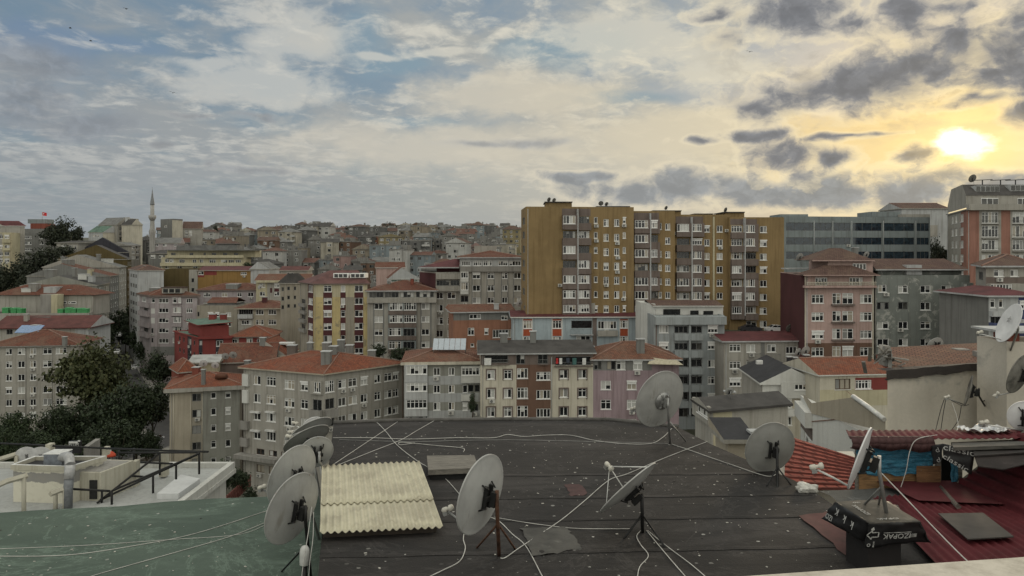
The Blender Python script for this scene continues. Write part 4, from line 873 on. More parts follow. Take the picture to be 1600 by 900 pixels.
# --- jumble of old roofs
b=B('house','old house with a bare grey gable and a white roof light on red tiles','house','E6',[(960,160),(1230,160)],400,'grey',depth=9,mats=[]); b.walls(); b.roof('gy',3.2,'red',.4,.3,trim=W['cream']); mb=MB(); p=P(cx('E6',1230),cy('E6',290),164); mb.box((p.x-1.7,p.y,p.z),(p.x+1.7,p.y+2,p.z+.35)); mb.build('roof_light',WHITEP,b.roofo,b.o); b.chimney(1025,300,160,1.1,1.6); b.chimney(1300,370,160,1.8,1.6,W['taupe'])
b=B('house','collapsed looking house roof of patched brown red tiles behind the two red roofs','house','E6',[(600,154),(1130,156)],470,'taupe',depth=10); b.walls(); b.roof('gx',3.2,'oldred',.4,trim=W['grey']); b.chimney(830,430,158,2.4,.8,W['white']); b.chimney(880,470,154,1.0,.6)
b=B('rooftop_room','small pale rooftop room with a sloping white lid behind the short red hip roof','hut','E6',[(345,150),(600,151)],468,'pale',depth=4,base=CZ-24.0); b.win(0,[(403,44)],[(490,30)],n=1); b.walls(); b.roof('shed',.9,'pale',.5)
b=B('house','low red tiled house below the patched brown red roof','house','E6',[(240,147),(420,149)],560,'brickred',depth=7); b.walls(); b.roof('hip',2.0,'red',.4)
# --- cluster between ochre and mansard
b=B('house','grey house with a white glazed veranda and rusty red roof patches, left of the mansard','house','E3',[(240,238),(735,240)],235,'grey',mats=['pale','maroon'],depth=13); b.bandx(0,240,345,1); b.win(0,[(415,130)],[(203,46)],n=6); b.win(0,[(290,60)],[(200,34)],n=2); b.win(0,[(300,50),(435,46)],[(275,40),(355,40)],n=2); b.band(0,372,392,300,345,2); b.band(0,412,456,305,342,2); b.slab(0,250,500,228,248,1.2,W['pale'],'balcony',rx=370); b.walls(); b.roof('gx',1.7,'dusty',.5)
b=B('apartment_block','narrow beige block with a black roof edge, directly left of the yellow maroon block',AP,'E3',[(470,206),(530,205),(712,206)],262,'beigegrey',ti=1); b.win(1,[(545,34),(605,20)],[(305,34),(390,34),(470,34)],n=1,st='d'); b.win(0,[(490,24)],[(310,40),(400,40),(480,40)],st='d'); b.walls(); b.roof('hip',2.6,'dark',.5)
b=B('house','pale gabled house with a dark doorway band between ochre house and mansard','house','E3',[(190,262),(360,262)],128,'whitegrey'); b.walls(); b.roof('gy',2.4,'grey',.4,.4)
b=B('house','grey house with a glossy red sheet roof above the glazed veranda','house','E3',[(470,255),(720,256)],140,'grey'); b.win(0,[(560,60)],[(165,20)]); b.walls(); b.roof('gx',1.3,'rust',.5)
# --- right middle houses
b=B('house','white and cream house with a steep black slate roof and a bare grey left gable','house','G1',[(672,110),(792,98),(1122,98)],565,'white',ti=1,mats=['grey','pale','cream']); b.bandx(0,600,792,1); b.bandy(1,642,900,3,900)
b.win(1,[(841,34)],[(555,48)],n=2); b.win(1,[(1018,74)],[(580,36)],n=3); b.win(1,[(862,40)],[(668,50)],n=2); b.win(1,[(935,60)],[(672,62)],n=3); b.win(1,[(1045,56)],[(668,24),(770,40)],n=2); b.win(1,[(935,60)],[(780,50)],n=3)
g=b.bay(1,895,1122,548,642,.5); b.win(g,[(1018,74)],[(580,36)],n=3); b.balcony(1,905,970,705,740,.7,W['white'])
b.walls(); b.roof('gx',1.9,'black',.4,trim=W['white'],ridge=False)
for x,y in ((950,440),(985,445),(1050,430)): b.chimney(x,y,102,.55,.8,T['black'])
b.boxpart('roof_light',760,795,425,447,102.5,.5,[WHITEP],b.roofo)
b=B('house','cream house with a red tile roof, brown window and red enclosed balcony','house','G2',[(182,94),(655,95)],210,'cream',mats=['red','pale'],depth=9); b.bandy(0,303,420,2,400); b.band(0,428,655,222,308,1)
b.win(0,[(341,108)],[(268,72)],st='b',n=3); b.win(0,[(486,112)],[(270,62)],n=5); b.walls(); b.roof('gx',1.4,'red',.4,trim=W['white'],th=.15)
b=B('house','small grey house with a cream patched side, sagging dark roof and glazed lean-to','house','G1',[(398,74),(495,69),(942,72)],728,'grey',ti=1,mats=['pale','beige'],depth=9); b.bandx(1,505,615,1); g=b.bay(0,398,492,668,770,.3); b.win(g,[(440,70)],[(715,60)],n=4)
b.walls(); b.roof('gy',.6,'dark',.4,.42,trim=T['dark']); b.chimney(600,665,74,.8,.9,W['beige'])
b=B('house','tiny cottage with a broken dark roof and a capped chimney beside the right round dish','house','G1',[(590,40.5),(722,40.5)],905,'beige',depth=2.5); b.walls(); b.roof('shed',.5,'black',.3); b.chimney(752,885,41,.55,.35,W['beige'])
b=B('house','tall white gable end with beige fascia, tiny windows and a glazed side bay','house','G2',[(48,49),(132,45),(700,36)],432,'white',ti=1,mats=['beige','taupe']); 
b.win(1,[(348,24)],[(537,48)],n=1); b.win(1,[(453,26)],[(573,50)],n=1); b.win(1,[(322,60)],[(775,70)],n=2); b.win(1,[(530,20)],[(600,50)],n=1)
g=b.bay(0,52,130,425,528,.4); b.win(g,[(92,62)],[(475,84)],n=3); b.bandy(0,530,612,2,90); b.win(0,[(95,50)],[(665,90)],n=2); b.win(0,[(95,50)],[(395,30)],n=2)
b.walls(); zt=b.zt
mb=MB(); f=b.fc(1); M=b.fm(f); Lf=f['L']; sA=b.sx(f,425); zA=b.sz(f,sA,358); zB=b.sz(f,Lf*.96,430); z1=b.sz(f,.05,400); 
dpt=3
dvv=(b.q[0]-b.q[1]); dvv=Vector((*dvv,0))/dvv.length
def ff(s_,y,z): return M@Vector((s_,min(y,0),z))+(dvv*y if y>0 else Vector())
sE=b.sx(f,645); zE0=b.sz(f,sE,600); zE1=b.sz(f,sE,520)
f_pts=[ff(0,-.05,zt-.35),ff(sE,-.05,zE0),ff(sE,-.05,zE1),ff(sA,-.05,zA),ff(0,-.05,z1)]
mb.face(f_pts,1); mb.face([f_pts[2],ff(sE,dpt,zE1),ff(sA,dpt,zA),f_pts[3]],0,[(0,0),(dpt,0),(dpt,6),(0,6)]); dn=Vector((0,0,1.1)); mb.face([f_pts[3]-dn,ff(sA,dpt,zA)-dn,ff(0,dpt,z1)-dn,f_pts[4]-dn],0,[(0,0),(dpt,0),(dpt,5),(0,5)]); mb.face([f_pts[4],ff(0,dpt,z1),ff(0,dpt,zt),f_pts[0]],1)
b.roofo=mb.build('roof',[T['dusty'],W['beige']],b.root,b.o)
mb=MB(); mb.tube([ff(sA,-.1,zA+.05),ff((sA+sE)/2,-.1,(zA+zE1)/2+.08),ff(sE,-.1,zE1+.05)],.12,0,6); mb.build('ridge_cap',WHITEP,b.roofo,b.o)
# ================================================================== ground, road
def gmat():
    m,n,b=nt('ground_dirt'); co=coord(n)
    col=mixc(n,ramp(n,noise(n,co,.08,5,.6),.4,.65),(.045,.05,.03),(.09,.08,.065))
    n.links.new(col,b.inputs['Base Color']); b.inputs['Roughness'].default_value=.95; return m
xs=[-4000,-1500,-700]+list(range(-460,461,10))+[700,1500,4000]; ys=[-400,-60]+list(range(0,921,8))+[1300,2500,6000]
mb=MB(); mb.v=[(x,y,ground(x,y)) for y in ys for x in xs]; nx=len(xs)
for j in range(len(ys)-1):
    for i in range(nx-1): mb.f.append((j*nx+i,j*nx+i+1,(j+1)*nx+i+1,(j+1)*nx+i)); mb.m.append(0)
struct(mb.build('ground',gmat()))
def strip(name,pts,w0,w1,dz,mat,kind='structure',hgt=0):
    mb=MB(); N_=len(pts); L=[];Rr=[]
    for i,p in enumerate(pts):
        a=Vector(pts[max(i-1,0)]); c=Vector(pts[min(i+1,N_-1)]); t=(c-a).normalized(); nrm=Vector((t.y,-t.x))
        q=Vector(p); l=q+nrm*w0; r=q+nrm*w1
        L.append((l.x,l.y,max(ground(l.x,l.y),ground(q.x,q.y))+dz)); Rr.append((r.x,r.y,max(ground(r.x,r.y),ground(q.x,q.y))+dz))
    for i in range(N_-1):
        mb.face([L[i],Rr[i],Rr[i+1],L[i+1]])
        if hgt:
            for E in (L,Rr):
                a,c=E[i],E[i+1]; mb.face([a,c,(c[0],c[1],c[2]-hgt),(a[0],a[1],a[2]-hgt)])
    return struct(mb.build(name,mat),kind)
def curve2(pts,n=10):
    out=[]; P_=[Vector(p) for p in pts]
    for i in range(len(P_)-1):
        a=P_[max(i-1,0)]; b_=P_[i]; c=P_[i+1]; d=P_[min(i+2,len(P_)-1)]
        for k in range(n):
            t=k/n; out.append(.5*((2*b_)+(c-a)*t+(2*a-5*b_+4*c-d)*t*t+(3*b_-a-3*c+d)*t**3))
    out.append(P_[-1]); return out
def asphalt():
    m,n,b=nt('asphalt'); co=coord(n)
    col=mixc(n,ramp(n,noise(n,co,.5,6,.7),.35,.7),(.05,.05,.052),(.075,.073,.07)); n.links.new(col,b.inputs['Base Color']); b.inputs['Roughness'].default_value=.85; return m
ASPH=asphalt()
road=[tuple(p) for p in curve2([(-93,110),(-85,150),(-80,178),(-98,205),(-122,240),(-140,275),(-158,320),(-176,370)],8)]
strip('road',road,-4.6,4.6,.15,ASPH); strip('pavement',road,4.6,7.4,.29,CONC,hgt=.5); strip('pavement',road,-7.4,-4.6,.29,CONC,hgt=.5)
strip('road_marking',road,-.08,.08,.156,WHITEP)
pl=[(60,147.2),(66,147.2)]
CARC={'white':(.6,.6,.6),'silver':(.38,.38,.39),'dark':(.04,.04,.045),'red':(.3,.03,.03)}
def car_meshes(c):
    mb=MB(); sec=[(-2.1,.55,.9),(-2.05,.35,1.0),(-1.3,.32,1.05),(-.6,.3,1.45),(.7,.3,1.47),(1.55,.32,1.0),(2.05,.36,.92),(2.12,.5,.75)]
    prof=[(-2.15,.35),(-2.12,.85),(-1.75,.98),(-1.15,1.02),(-.55,1.44),(.65,1.48),(1.5,1.05),(2.05,.95),(2.15,.6),(2.1,.33)]
    wd=.86
    for (a,b_),(c_,d) in zip(prof,prof[1:]):
        ia=wd-.16*max(0,(b_-.95)/.5); ic=wd-.16*max(0,(d-.95)/.5); mb.face([(-a,-ia,b_),(-c_,-ic,d),(-c_,ic,d),(-a,ia,b_)],0)
    for s_ in (-1,1): mb.face([(-a,s_*(wd-.16*max(0,(b_-.95)/.5)),b_) for a,b_ in (prof if s_>0 else reversed(prof))],0)
    mb.face([(-prof[0][0],-wd,.33),(-prof[0][0],wd,.33),(-prof[-1][0],wd,.33),(-prof[-1][0],-wd,.33)],0)
    m=nt('car_paint_'+c); m[2].inputs['Base Color'].default_value=(*CARC[c],1); m[2].inputs['Roughness'].default_value=.3; m[2].inputs['Coat Weight'].default_value=.6
    body=mb.mesh('car_body',m[0])
    g=MB()
    for s_ in (-1,1):
        y=s_*.80; g.face([(.5,y,1.06),(-.05,y,1.06),(-.05,y*.91,1.4),(.42,y*.91,1.4)][::s_]); g.face([(-.1,y,1.06),(-1.2,y,1.06),(-.75,y*.91,1.42),(-.1,y*.91,1.42)][::s_]); g.face([(1.0,y,1.06),(.55,y,1.06),(.47,y*.91,1.4),(.58,y*.91,1.4)][::s_])
    g.face([(1.13,-.72,1.06),(1.13,.72,1.06),(.62,.66,1.42),(.62,-.66,1.42)]); g.face([(-1.42,.72,1.1),(-1.42,-.72,1.1),(-.76,-.66,1.45),(-.76,.66,1.45)])
    for f in range(len(g.v)): 
        x,y,z=g.v[f]; g.v[f]=(x*1.02,y*1.03,z+.015)
    w=MB(); w.lathe([(.30,-.1),(.31,0),(.30,.1),(.2,.11)],0,14,Matrix.Rotation(R(90),4,'X'))
    l=MB(); l.box((2.02,.45,.66),(2.16,.8,.84)); l.box((2.02,-.8,.66),(2.16,-.45,.84))
    return body,g.mesh('car_glass',GLASS),w.mesh('wheel',plain('tyre_rubber',(.02,.02,.02),.8)),l
LAMP=plain('headlight_lens',(.5,.5,.48),.15)
CM={c:car_meshes(c) for c in CARC}
def car(px,py,d,c,yaw,label):
    p=P(px,py,d); z=max(ground(p.x,p.y),p.z-3)
    o=thing('parked_car',label,'car',(p.x,p.y,p.z),'parked cars'); o.rotation_euler=(0,0,R(yaw)); bd,g,w,l=CM[c]
    link('body',bd,o); link('glass',g,o)
    for x in (-1.3,1.35):
        for y in (-.82,.82): q=link('wheel',w,o); q.location=(x,y,.31)
    link('headlights',l.mesh('headlights',LAMP),o); return o
car(244,690,178,'silver',15,'silver estate car parked beside the short roofed beige grey block')
car(209,577,236,'white',-60,'white car parked where the street bends below the lilac block')
car(213,713,171,'dark',20,'dark car under the trees, just left of the silver estate car')
car(186,526,258,'white',-70,'car facing the camera high up the tree lined street')
car(183,553,240,'white',-70,'car with pale headlamps coming down the middle of the street')
car(1213,519.5,148.5,'white',5,'small white car parked in front of the mustard block')
car(1172,519,148.6,'dark',0,'black car parked left of the small white one by the mustard block')
# ================================================================== minaret
mi=thing('minaret','slim pale stone minaret with one balcony and a pointed grey spire on the skyline','minaret',P(238,425,345))
k=345/1200.; zz=lambda y:(425-y)*k
mb=MB(); mb.lathe([(1.6,-6),(1.6,zz(402)),(1.7,zz(400)),(1.3,zz(396)),(1.25,zz(366)),(1.5,zz(362)),(1.0,zz(357)),(.85,zz(345)),(.8,zz(320))],0,12); mb.build('shaft',wall('minaret',(.34,.33,.31)),mi)
mb=MB(); mb.lathe([(.87,zz(345)),(1.5,zz(341)),(1.6,zz(340)),(1.6,zz(336.5)),(1.5,zz(336.5)),(1.5,zz(339.5)),(.82,zz(339.4))],0,14); mb.build('balcony',MATS['minaret'],mi)
mb=MB(); mb.lathe([(.95,zz(320)),(.97,zz(319)),(.5,zz(308)),(.1,zz(297)),(.05,zz(292))],0,12); mb.build('spire',plain('lead_roofing',(.20,.21,.22),.6),mi)
# ================================================================== far hillside houses
FC={'grey':(.27,.265,.25),'dark grey':(.17,.17,.165),'cream':(.46,.43,.36),'white':(.52,.52,.50),'beige':(.33,.29,.23),'blue grey':(.25,.29,.31),'pink':(.36,.25,.23),'orange':(.27,.13,.085),'brown':(.17,.11,.08),'yellow':(.30,.255,.15)}
FM={k:wall('far_'+k.replace(' ','_'),dark(v,.82),.7) for k,v in FC.items()}
FR={'red':tiles('far_red',(.16,.078,.062),(.11,.058,.048),.6),'brown':T['brown'],'black':T['dark'],'grey':T['grey']}
fw={}
def farwin(w,h,var):
    if (w,h,var) in fw: return fw[(w,h,var)]
    mb=MB(); mb.box((-w/2,-.05,0),(w/2,.02,h),0)
    n=2 if w>1.1 else 1; iw=w/n; r=random.Random(var*31+int(w*10))
    for i in range(n): mb.face([(-w/2+iw*i+.1,-.054,.1),(-w/2+iw*(i+1)-.06,-.054,.1),(-w/2+iw*(i+1)-.06,-.054,h-.1),(-w/2+iw*i+.1,-.054,h-.1)],r.choice([1,1,1,2,3]))
    fw[(w,h,var)]=mb.mesh('far_window',[FRAME_W if var%3 else FRAME_G,GLASS,CUR2,GLASS2]); return fw[(w,h,var)]
ORD=['first','second','third','fourth','fifth','sixth','seventh','eighth','ninth','tenth','eleventh','twelfth','thirteenth','fourteenth','fifteenth','sixteenth','seventeenth','eighteenth','nineteenth','twentieth','twenty-first','twenty-second','twenty-third','twenty-fourth','twenty-fifth','twenty-sixth','twenty-seventh','twenty-eighth','twenty-ninth','thirtieth','thirty-first','thirty-second','thirty-third']
NUM={2:'two',3:'three',4:'four',5:'five',6:'six'}
def far_house(px,d,fl,w,dep,colr,rf,rc,yaw,label,ztop=None,rr=rnd):
    x=(px-800)/F*d; zb=ground(x,d)-1.5; h=1.5+fl*2.85
    if ztop is not None: h=ztop-zb
    o=thing('house',label,'house',(x,d,zb),'far hillside houses'); o.rotation_euler=(0,0,yaw)
    mb=MB(); mb.box((-w/2,-dep/2,0),(w/2,dep/2,h)); 
    pr=rr.choice([0,0,1,2])
    if pr: # a projecting bay from the first floor up
        xa=rr.uniform(-.3,.1)*w; mb.box((xa,-dep/2-1,3.0),(xa+w*.38,-dep/2-.003,h-.02))
    mb.build('wall',FM[colr],o)
    r=MB(); ov=.5; e=[(-w/2-ov,-dep/2-ov),(w/2+ov,-dep/2-ov),(w/2+ov,dep/2+ov),(-w/2-ov,dep/2+ov)]; z=h+.003
    def sl(pts):
        pts=[Vector(p) for p in pts]; dd=(pts[1]-pts[0]).normalized(); nn=(pts[1]-pts[0]).cross(pts[2]-pts[0]).normalized(); ww=nn.cross(dd); r.face(pts,0,[((p-pts[0]).dot(dd),(p-pts[0]).dot(ww)) for p in pts])
    if rf=='flat':
        for (a,b_),(c,dd) in zip([(-w/2-.2,-dep/2-.2),(w/2,-dep/2-.2),(-w/2-.2,dep/2),(-w/2-.2,-dep/2)],[(w/2+.2,-dep/2),(w/2+.2,dep/2),(w/2+.2,dep/2+.2),(-w/2,dep/2)]): r.box((a,b_,z),(c,dd,z+.7),1)
        r.face([(-w/2,-dep/2,z+.1),(w/2,-dep/2,z+.1),(w/2,dep/2,z+.1),(-w/2,dep/2,z+.1)],0)
        if rr.random()<.7: a=rr.uniform(-.35,.1)*w; r.box((a,-1,z+.11),(a+w*.35,dep/2-.5,z+2.6),1)
        for q_ in range(rr.choice([1,2,3])): a=rr.uniform(-.45,.4)*w; r.box((a,-dep*.4,z+.11),(a+rr.uniform(.4,1.6),-dep*.4+.8,z+rr.uniform(.9,2.0)),rr.choice([1,3,3,4]))
    else:
        t=.2; z1=z+t; rise=rr.uniform(1.6,2.8); E=[(p[0],p[1],z1) for p in e]
        if rf=='hip': 
            i=min(w,dep)/2*.9; m0=(-w/2+i,0,z1+rise); m1=(w/2-i,0,z1+rise)
            if i>=w/2: m0=(-.3,0,z1+rise); m1=(.3,0,z1+rise)
            sl([E[0],E[1],m1,m0]); sl([E[1],E[2],m1]); sl([E[2],E[3],m0,m1]); sl([E[3],E[0],m0])
        elif rf=='gable front':
            m0=(0,-dep/2-ov,z1+rise); m1=(0,dep/2+ov,z1+rise); sl([E[1],E[2],m1,m0]); sl([E[3],E[0],m0,m1]); r.face([E[0],E[1],m0],2); r.face([E[2],E[3],m1],2)
        else:
            m0=(-w/2-ov,0,z1+rise); m1=(w/2+ov,0,z1+rise); sl([E[0],E[1],m1,m0]); sl([E[2],E[3],m0,m1]); r.face([E[1],E[2],m1],2); r.face([E[3],E[0],m0],2)
        for i in range(4): a,b_=e[i],e[(i+1)%4]; r.face([(*a,z),(*b_,z),(*b_,z1),(*a,z1)],1)
        r.face([(*p,z) for p in reversed(e)],1)
        for q_ in range(rr.choice([1,2,2,3])): a=rr.uniform(-.4,.35)*w; bb=rr.uniform(-.2,.3)*dep; r.box((a,bb,z1+.2),(a+rr.uniform(.5,1.1),bb+.8,z1+rise*rr.uniform(.7,1)+rr.uniform(.4,1.3)),rr.choice([1,1,3,4]))
    r.build('roof',[FR[rc],FM['grey'],FM[colr],FM['dark grey'],FM['white']],o)
    nc=max(2,min(4,int(w/3.3))); 
    for f in range(fl):
        z=h-2.15-2.85*f
        if z<1 or f>3: break
        for i in range(nc):
            if rr.random()<.12: continue
            xx=-w/2+w*(i+.5)/nc+rr.uniform(-.2,.2); q=link('window',farwin(rr.choice([1.1,1.5,1.5,2.1]),1.4,rr.randrange(6)),o)
            inb=pr and xa-.9<xx<xa+w*.38+.9
            if inb: xx=xa+w*.19
            q.location=(xx,-dep/2-.006-(1 if inb else 0),z)
    if pr==2:
        for f in range(min(fl,3)):
            mb=MB(); z=h-2.85*(f+1)+.1; xb=w/2-w*.3; mb.box((xb,-dep/2-1.1,z),(w/2-.2,-dep/2-.003,z+.15)); mb.box((xb,-dep/2-1.1,z+.153),(w/2-.2,-dep/2-1.0,z+1.0)); mb.build('balcony',FM[rr.choice(['white','grey','grey'])],o)
    return o
hr=random.Random(11)
ROWS=[(346,385,690,0),(384,262,716,0),(424,205,800,0),(466,262,815,0),(508,250,815,0),(552,262,812,0),(596,262,812,0),(642,300,812,0),(692,330,812,0),(740,420,810,0)]
for ri,(d,x0,x1,sp) in enumerate(ROWS):
    px=x0; k=0
    lst=[]
    while px<x1:
        w=hr.uniform(7,13)*(.9 if ri<3 else 1.0); lst.append((px,w)); px+=w*F/d*.98+hr.uniform(-2,5)
    for k,(px,w) in enumerate(lst):
        dd=d+hr.uniform(-14,14); fl=hr.choice([2,3,3,4,4,5]) if ri<6 else hr.choice([2,2,3,3,3,4])
        c=hr.choices(list(FC),[12,9,2.5,4,6,5,2,.5,2,.5])[0]; rf=hr.choices(['hip','gable','gable front','flat'],[4,3,2,4])[0]; rc=hr.choices(list(FR),[4,4,4,4])[0] if rf!='flat' else 'grey'
        rtxt={'hip':f'{rc} hip roof','gable':f'{rc} gable roof','gable front':f'{rc} front gable','flat':'flat roof'}[rf]
        far_house(px,dd,fl,w,hr.uniform(8,11),c,rf,rc,hr.uniform(-.4,.4),f'{c} {NUM[fl]} storey house with {rtxt}, {ORD[k]} from left in {ORD[ri]} hillside row',rr=hr)
for px,d,fl,w,c,rf,rc,yt,lb in ((524,452,4,8,'white','flat','grey',372,'white narrow house with dark windows standing up above the grey hillside roofs'),
    (612,440,4,14,'yellow','gable front','black',371,'olive yellow gabled house with dark grey side on the middle hillside'),
    (606,405,5,18,'blue grey','flat','grey',384,'blue grey slab block on the hillside left of the large pilastered grey block'),
    (651,410,4,15,'dark grey','flat','grey',377,'dark grey block of many balconies on the middle hillside'),
    (458,470,3,7,'orange','gable','red',365,'small orange house high on the left hillside'),
    (420,400,3,9,'brown','gable','brown',376,'brown brick house with a square front on the left hillside')):
    far_house(px,d,fl,w,9,c,rf,rc,.05,lb,ztop=CZ-(yt-HY)/F*d,rr=hr)
b=B('house','low salmon pink house with a white roof ledge behind the dark grey bay block','house','E5',[(140,300),(360,302)],195,'pink'); b.walls(); b.roof('gx',2.0,'oldred',.4,trim=W['white'])
b=B('shop_hall','pale gabled hall with a green lettered sign board, behind the dark grey bay block','hall','E5',[(235,250),(475,252)],284,'whitegrey'); b.walls(); b.roof('gy',3.6,'oldred',.3,.42,trim=W['white'])
f=b.fc(0); M=b.fm(f)
mb=MB(); z=b.zt-.6
for i in range(30):
    a=1.0+i*.24+.25*(i//7); 
    if i in(14,15,16): continue
    mb.box((a,-.06,z),(a+.15,-.003,z+.5),0,M)
mb.build('sign_lettering',plain('sign_green',(.03,.10,.075),.6),b.root,b.o)
# ================================================================== trees
def leafm(key,c1,c2,tr=.2):
    m,n,b=nt('foliage_'+key); ge=N(n,'ShaderNodeNewGeometry'); co=coord(n)
    col=mixc(n,ge.outputs['Random Per Island'],c1,c2); col=mixc(n,ramp(n,noise(n,co,1.5,3),.4,.65,0,.45),col,dark(c1,.55))
    n.links.new(col,b.inputs['Base Color']); b.inputs['Roughness'].default_value=.6; b.inputs['Specular IOR Level'].default_value=.25
    b.inputs['Subsurface Weight'].default_value=0; return m
LEAF={'dark':leafm('dark',(.018,.028,.014),(.034,.048,.021)),'mid':leafm('mid',(.02,.033,.014),(.038,.055,.022)),'autumn':leafm('autumn',(.038,.048,.018),(.066,.068,.026)),'dusk':leafm('dusk',(.019,.026,.016),(.036,.042,.022)),'grey':leafm('grey',(.05,.055,.045),(.09,.09,.07))}
BARK=plain('bark',(.07,.055,.04),.9,sc=6)
def crown_mesh(seed,n_cl,per,leaf,sq=.8):
    r=random.Random(seed); mb=MB()
    cl=[]
    for i in range(n_cl):
        while True:
            p=Vector((r.uniform(-1,1),r.uniform(-1,1),r.uniform(-1,1)))
            if .25<p.length<1: break
        p*= (.62+.38*r.random())/max(p.length,.62) if p.length>.62 else 1
        cl.append((p*r.uniform(.78,1.14),r.uniform(.10,.33)))
    for p,s_ in cl:
        for k in range(per):
            v=Vector((r.gauss(0,1),r.gauss(0,1),r.gauss(0,.75)))*s_*.62; q=p*.86+v
            q.z*=sq if q.z<0 else 1
            nrm=(v.normalized()*.7+Vector((r.uniform(-1,1),r.uniform(-1,1),r.uniform(-.2,1.2)))).normalized(); a=nrm.orthogonal().normalized(); a.rotate(Matrix.Rotation(r.uniform(0,6.28),3,nrm)); b_=nrm.cross(a)
            l=leaf*r.uniform(.6,1.3); mb.face([q-a*l*.5,q+b_*l*.35,q+a*l*.55,q-b_*l*.35])
    return mb
CROWN={}
def crown(kind,var,fine):
    k=(kind,var,fine)
    if k not in CROWN: CROWN[k]=crown_mesh(var*17+3,70 if fine else 46,95 if fine else 60,.10 if fine else .14).mesh('crown',LEAF[kind])
    return CROWN[k]
tn=[0]
def tree(label,px,pyt,pyb,d,rpx,kind='dark',group=None,name='tree',cat='tree',zg=None,fine=True,sy=1.0):
    r=rpx/F*d; zt=CZ-(pyt-HY)/F*d; zc0=CZ-(pyb-HY)/F*d; x=(px-800)/F*d; g=(ground(x,d) if zg is None else zg)
    o=thing(name,label,cat,(x,d,g),group); tn[0]+=1; rr=random.Random(tn[0])
    hz=(zt-zc0)/2; c=link('crown',crown(kind,tn[0]%4,fine),o); c.location=(0,0,(zt+zc0)/2-g); c.scale=(r,r*sy,hz); c.rotation_euler=(0,0,rr.uniform(0,6.28))
    top=(zt+zc0)/2-g
    if top>1:
        mb=MB(); mb.tube([(0,0,-.6),(.1,0,top*.35),(0,.1,top*.8),(.1,0,top+hz*.5)],max(.12,r*.06),0,7,max(.04,r*.02))
        for i in range(5):
            w=i*1.3+rr.random(); mb.tube([(0,0,top*(.45+.08*i)),(math.cos(w)*r*.35,math.sin(w)*r*.35,top*.8),(math.cos(w)*r*.65,math.sin(w)*r*.65,top+hz*.25)],max(.07,r*.03),0,5,.03)
        mb.build('trunk',BARK,o)
    return o
tree('tall yellow green plane tree in front of the left grey block',140,520,648,158,54,'autumn',fine=True)
tree('yellow green side tree right of the tall plane tree',172,545,640,160,30,'autumn')
G='dark street trees below the terraces'
for i,(px,yt,yb,d,r,lb) in enumerate(((118,625,705,150,36,'dark broad tree left of centre in the tree mass, below the plane tree'),(165,612,705,148,42,'dark rounded tree in the middle of the tree mass under the plane tree'),(212,588,690,150,40,'dark tree at the right of the tree mass, beside the silver estate car'),(238,592,672,158,30,'dark tree touching the red eave of the short roofed block'),(186,650,722,140,34,'low dark tree behind the shop sign'),(85,632,712,145,30,'dark tree in front of the left grey block windows'),(140,668,728,138,30,'dark low tree left of the shop sign tree'),(228,668,722,142,22,'thin dark tree over the parked dark car'))): tree(lb,px,yt,yb,d,r,'dark',G)
for i,(px,yt,yb,d,r,lb) in enumerate(((24,638,715,140,30,'leafy green tree at the lower left edge beside the white terrace'),(60,672,722,132,30,'low green tree behind the two terrace dishes'),(8,665,735,128,26,'green tree cut by the left edge of the view'))): tree(lb,px,yt,yb,d,r,'mid',G)
G='street trees up the hill road'
for px,yt,yb,d,r,lb in ((164,500,560,247,20,'dark tree at the lower left of the hill road'),(186,480,535,268,20,'dark tree midway up the hill road'),(206,473,520,290,16,'dark tree high up beside the tall white block'),(214,508,555,250,18,'dark tree by the corner of the lilac block'),(226,528,570,236,16,'dark tree right of the pale headlamp car'),(196,505,545,262,14,'small dark tree in the middle of the hill road')): tree(lb,px,yt,yb,d,r,'dark',G,fine=False)
tree('dark round tree between the lilac block and the brick red modern block',246,548,605,196,27,'dark')
G='trees on the far left hill'
tree('big dark skyline tree on the far left hill, beside the flag',95,336,400,344,27,'dusk',G)
for px,yt,yb,d,r,lb in ((122,352,382,347,13,'thin tree right of the big skyline tree'),(48,390,440,305,22,'dark tree left of the row houses below the grey block'),(75,384,430,310,22,'dark tree right above the first row houses'),(100,380,405,322,16,'greyish tree above the long low dark roofed house'),(20,405,462,290,26,'dark tree under the far left yellow block'),(-4,412,470,285,22,'dark tree on the far left edge'),(38,428,470,280,16,'lower dark tree behind the red roof terrace block')): tree(lb,px,yt,yb,d,r,'dusk',G,fine=False)
tree('dusky green tree between the slate office and the tall right tower',1463,368,440,205,18,'dusk')
tree('bush beside the cream yellow terraces',386,408,424,300,7,'mid',name='bush',cat='bush',fine=False)
for px,yt,yb,d,r,lb in ((592,535,562,166,12,'dark bush left under the grey bay block'),(624,542,566,164,18,'dark bush right under the grey bay block'),(352,716,770,112,22,'dark green shrub beside the red steps'),(372,728,775,110,18,'dark green shrub at the head of the red steps'),(392,758,790,108,12,'small shrub below the corner block canopy'),(738,612,650,118.5,7,'climbing green plant between the striped and cream buildings')): tree(lb,px,yt,yb,d,r,'dark',name='shrub',cat='shrub',fine=False,zg=CZ-(yb-HY)/F*d)
for px,d,r,lb in ((610,700,14,'dark tree clump breaking the far skyline'),(515,690,8,'small tree on the far skyline left of the clump'),(546,700,9,'low dark tree on the far skyline beside the clump'),(337,560,5,'little tree on the left skyline')): tree(lb,px,346+(0 if r>10 else 5),368,d,r,'dusk','trees on the far skyline',fine=False)
# red steps
st=MB(); a=P(336,792,106); c=P(388,745,112); n_=16
for i in range(n_): 
    p=a.lerp(c,i/n_); st.box((p.x,p.y-1.4,p.z-1.5),(p.x+(c.x-a.x)/n_+.05,p.y+1.4,p.z+(c.z-a.z)/n_))
tag(st.build('stairs',plain('step_red',(.16,.06,.05),.9)),'flight of red brick steps climbing between shrubs below the corner block','steps')
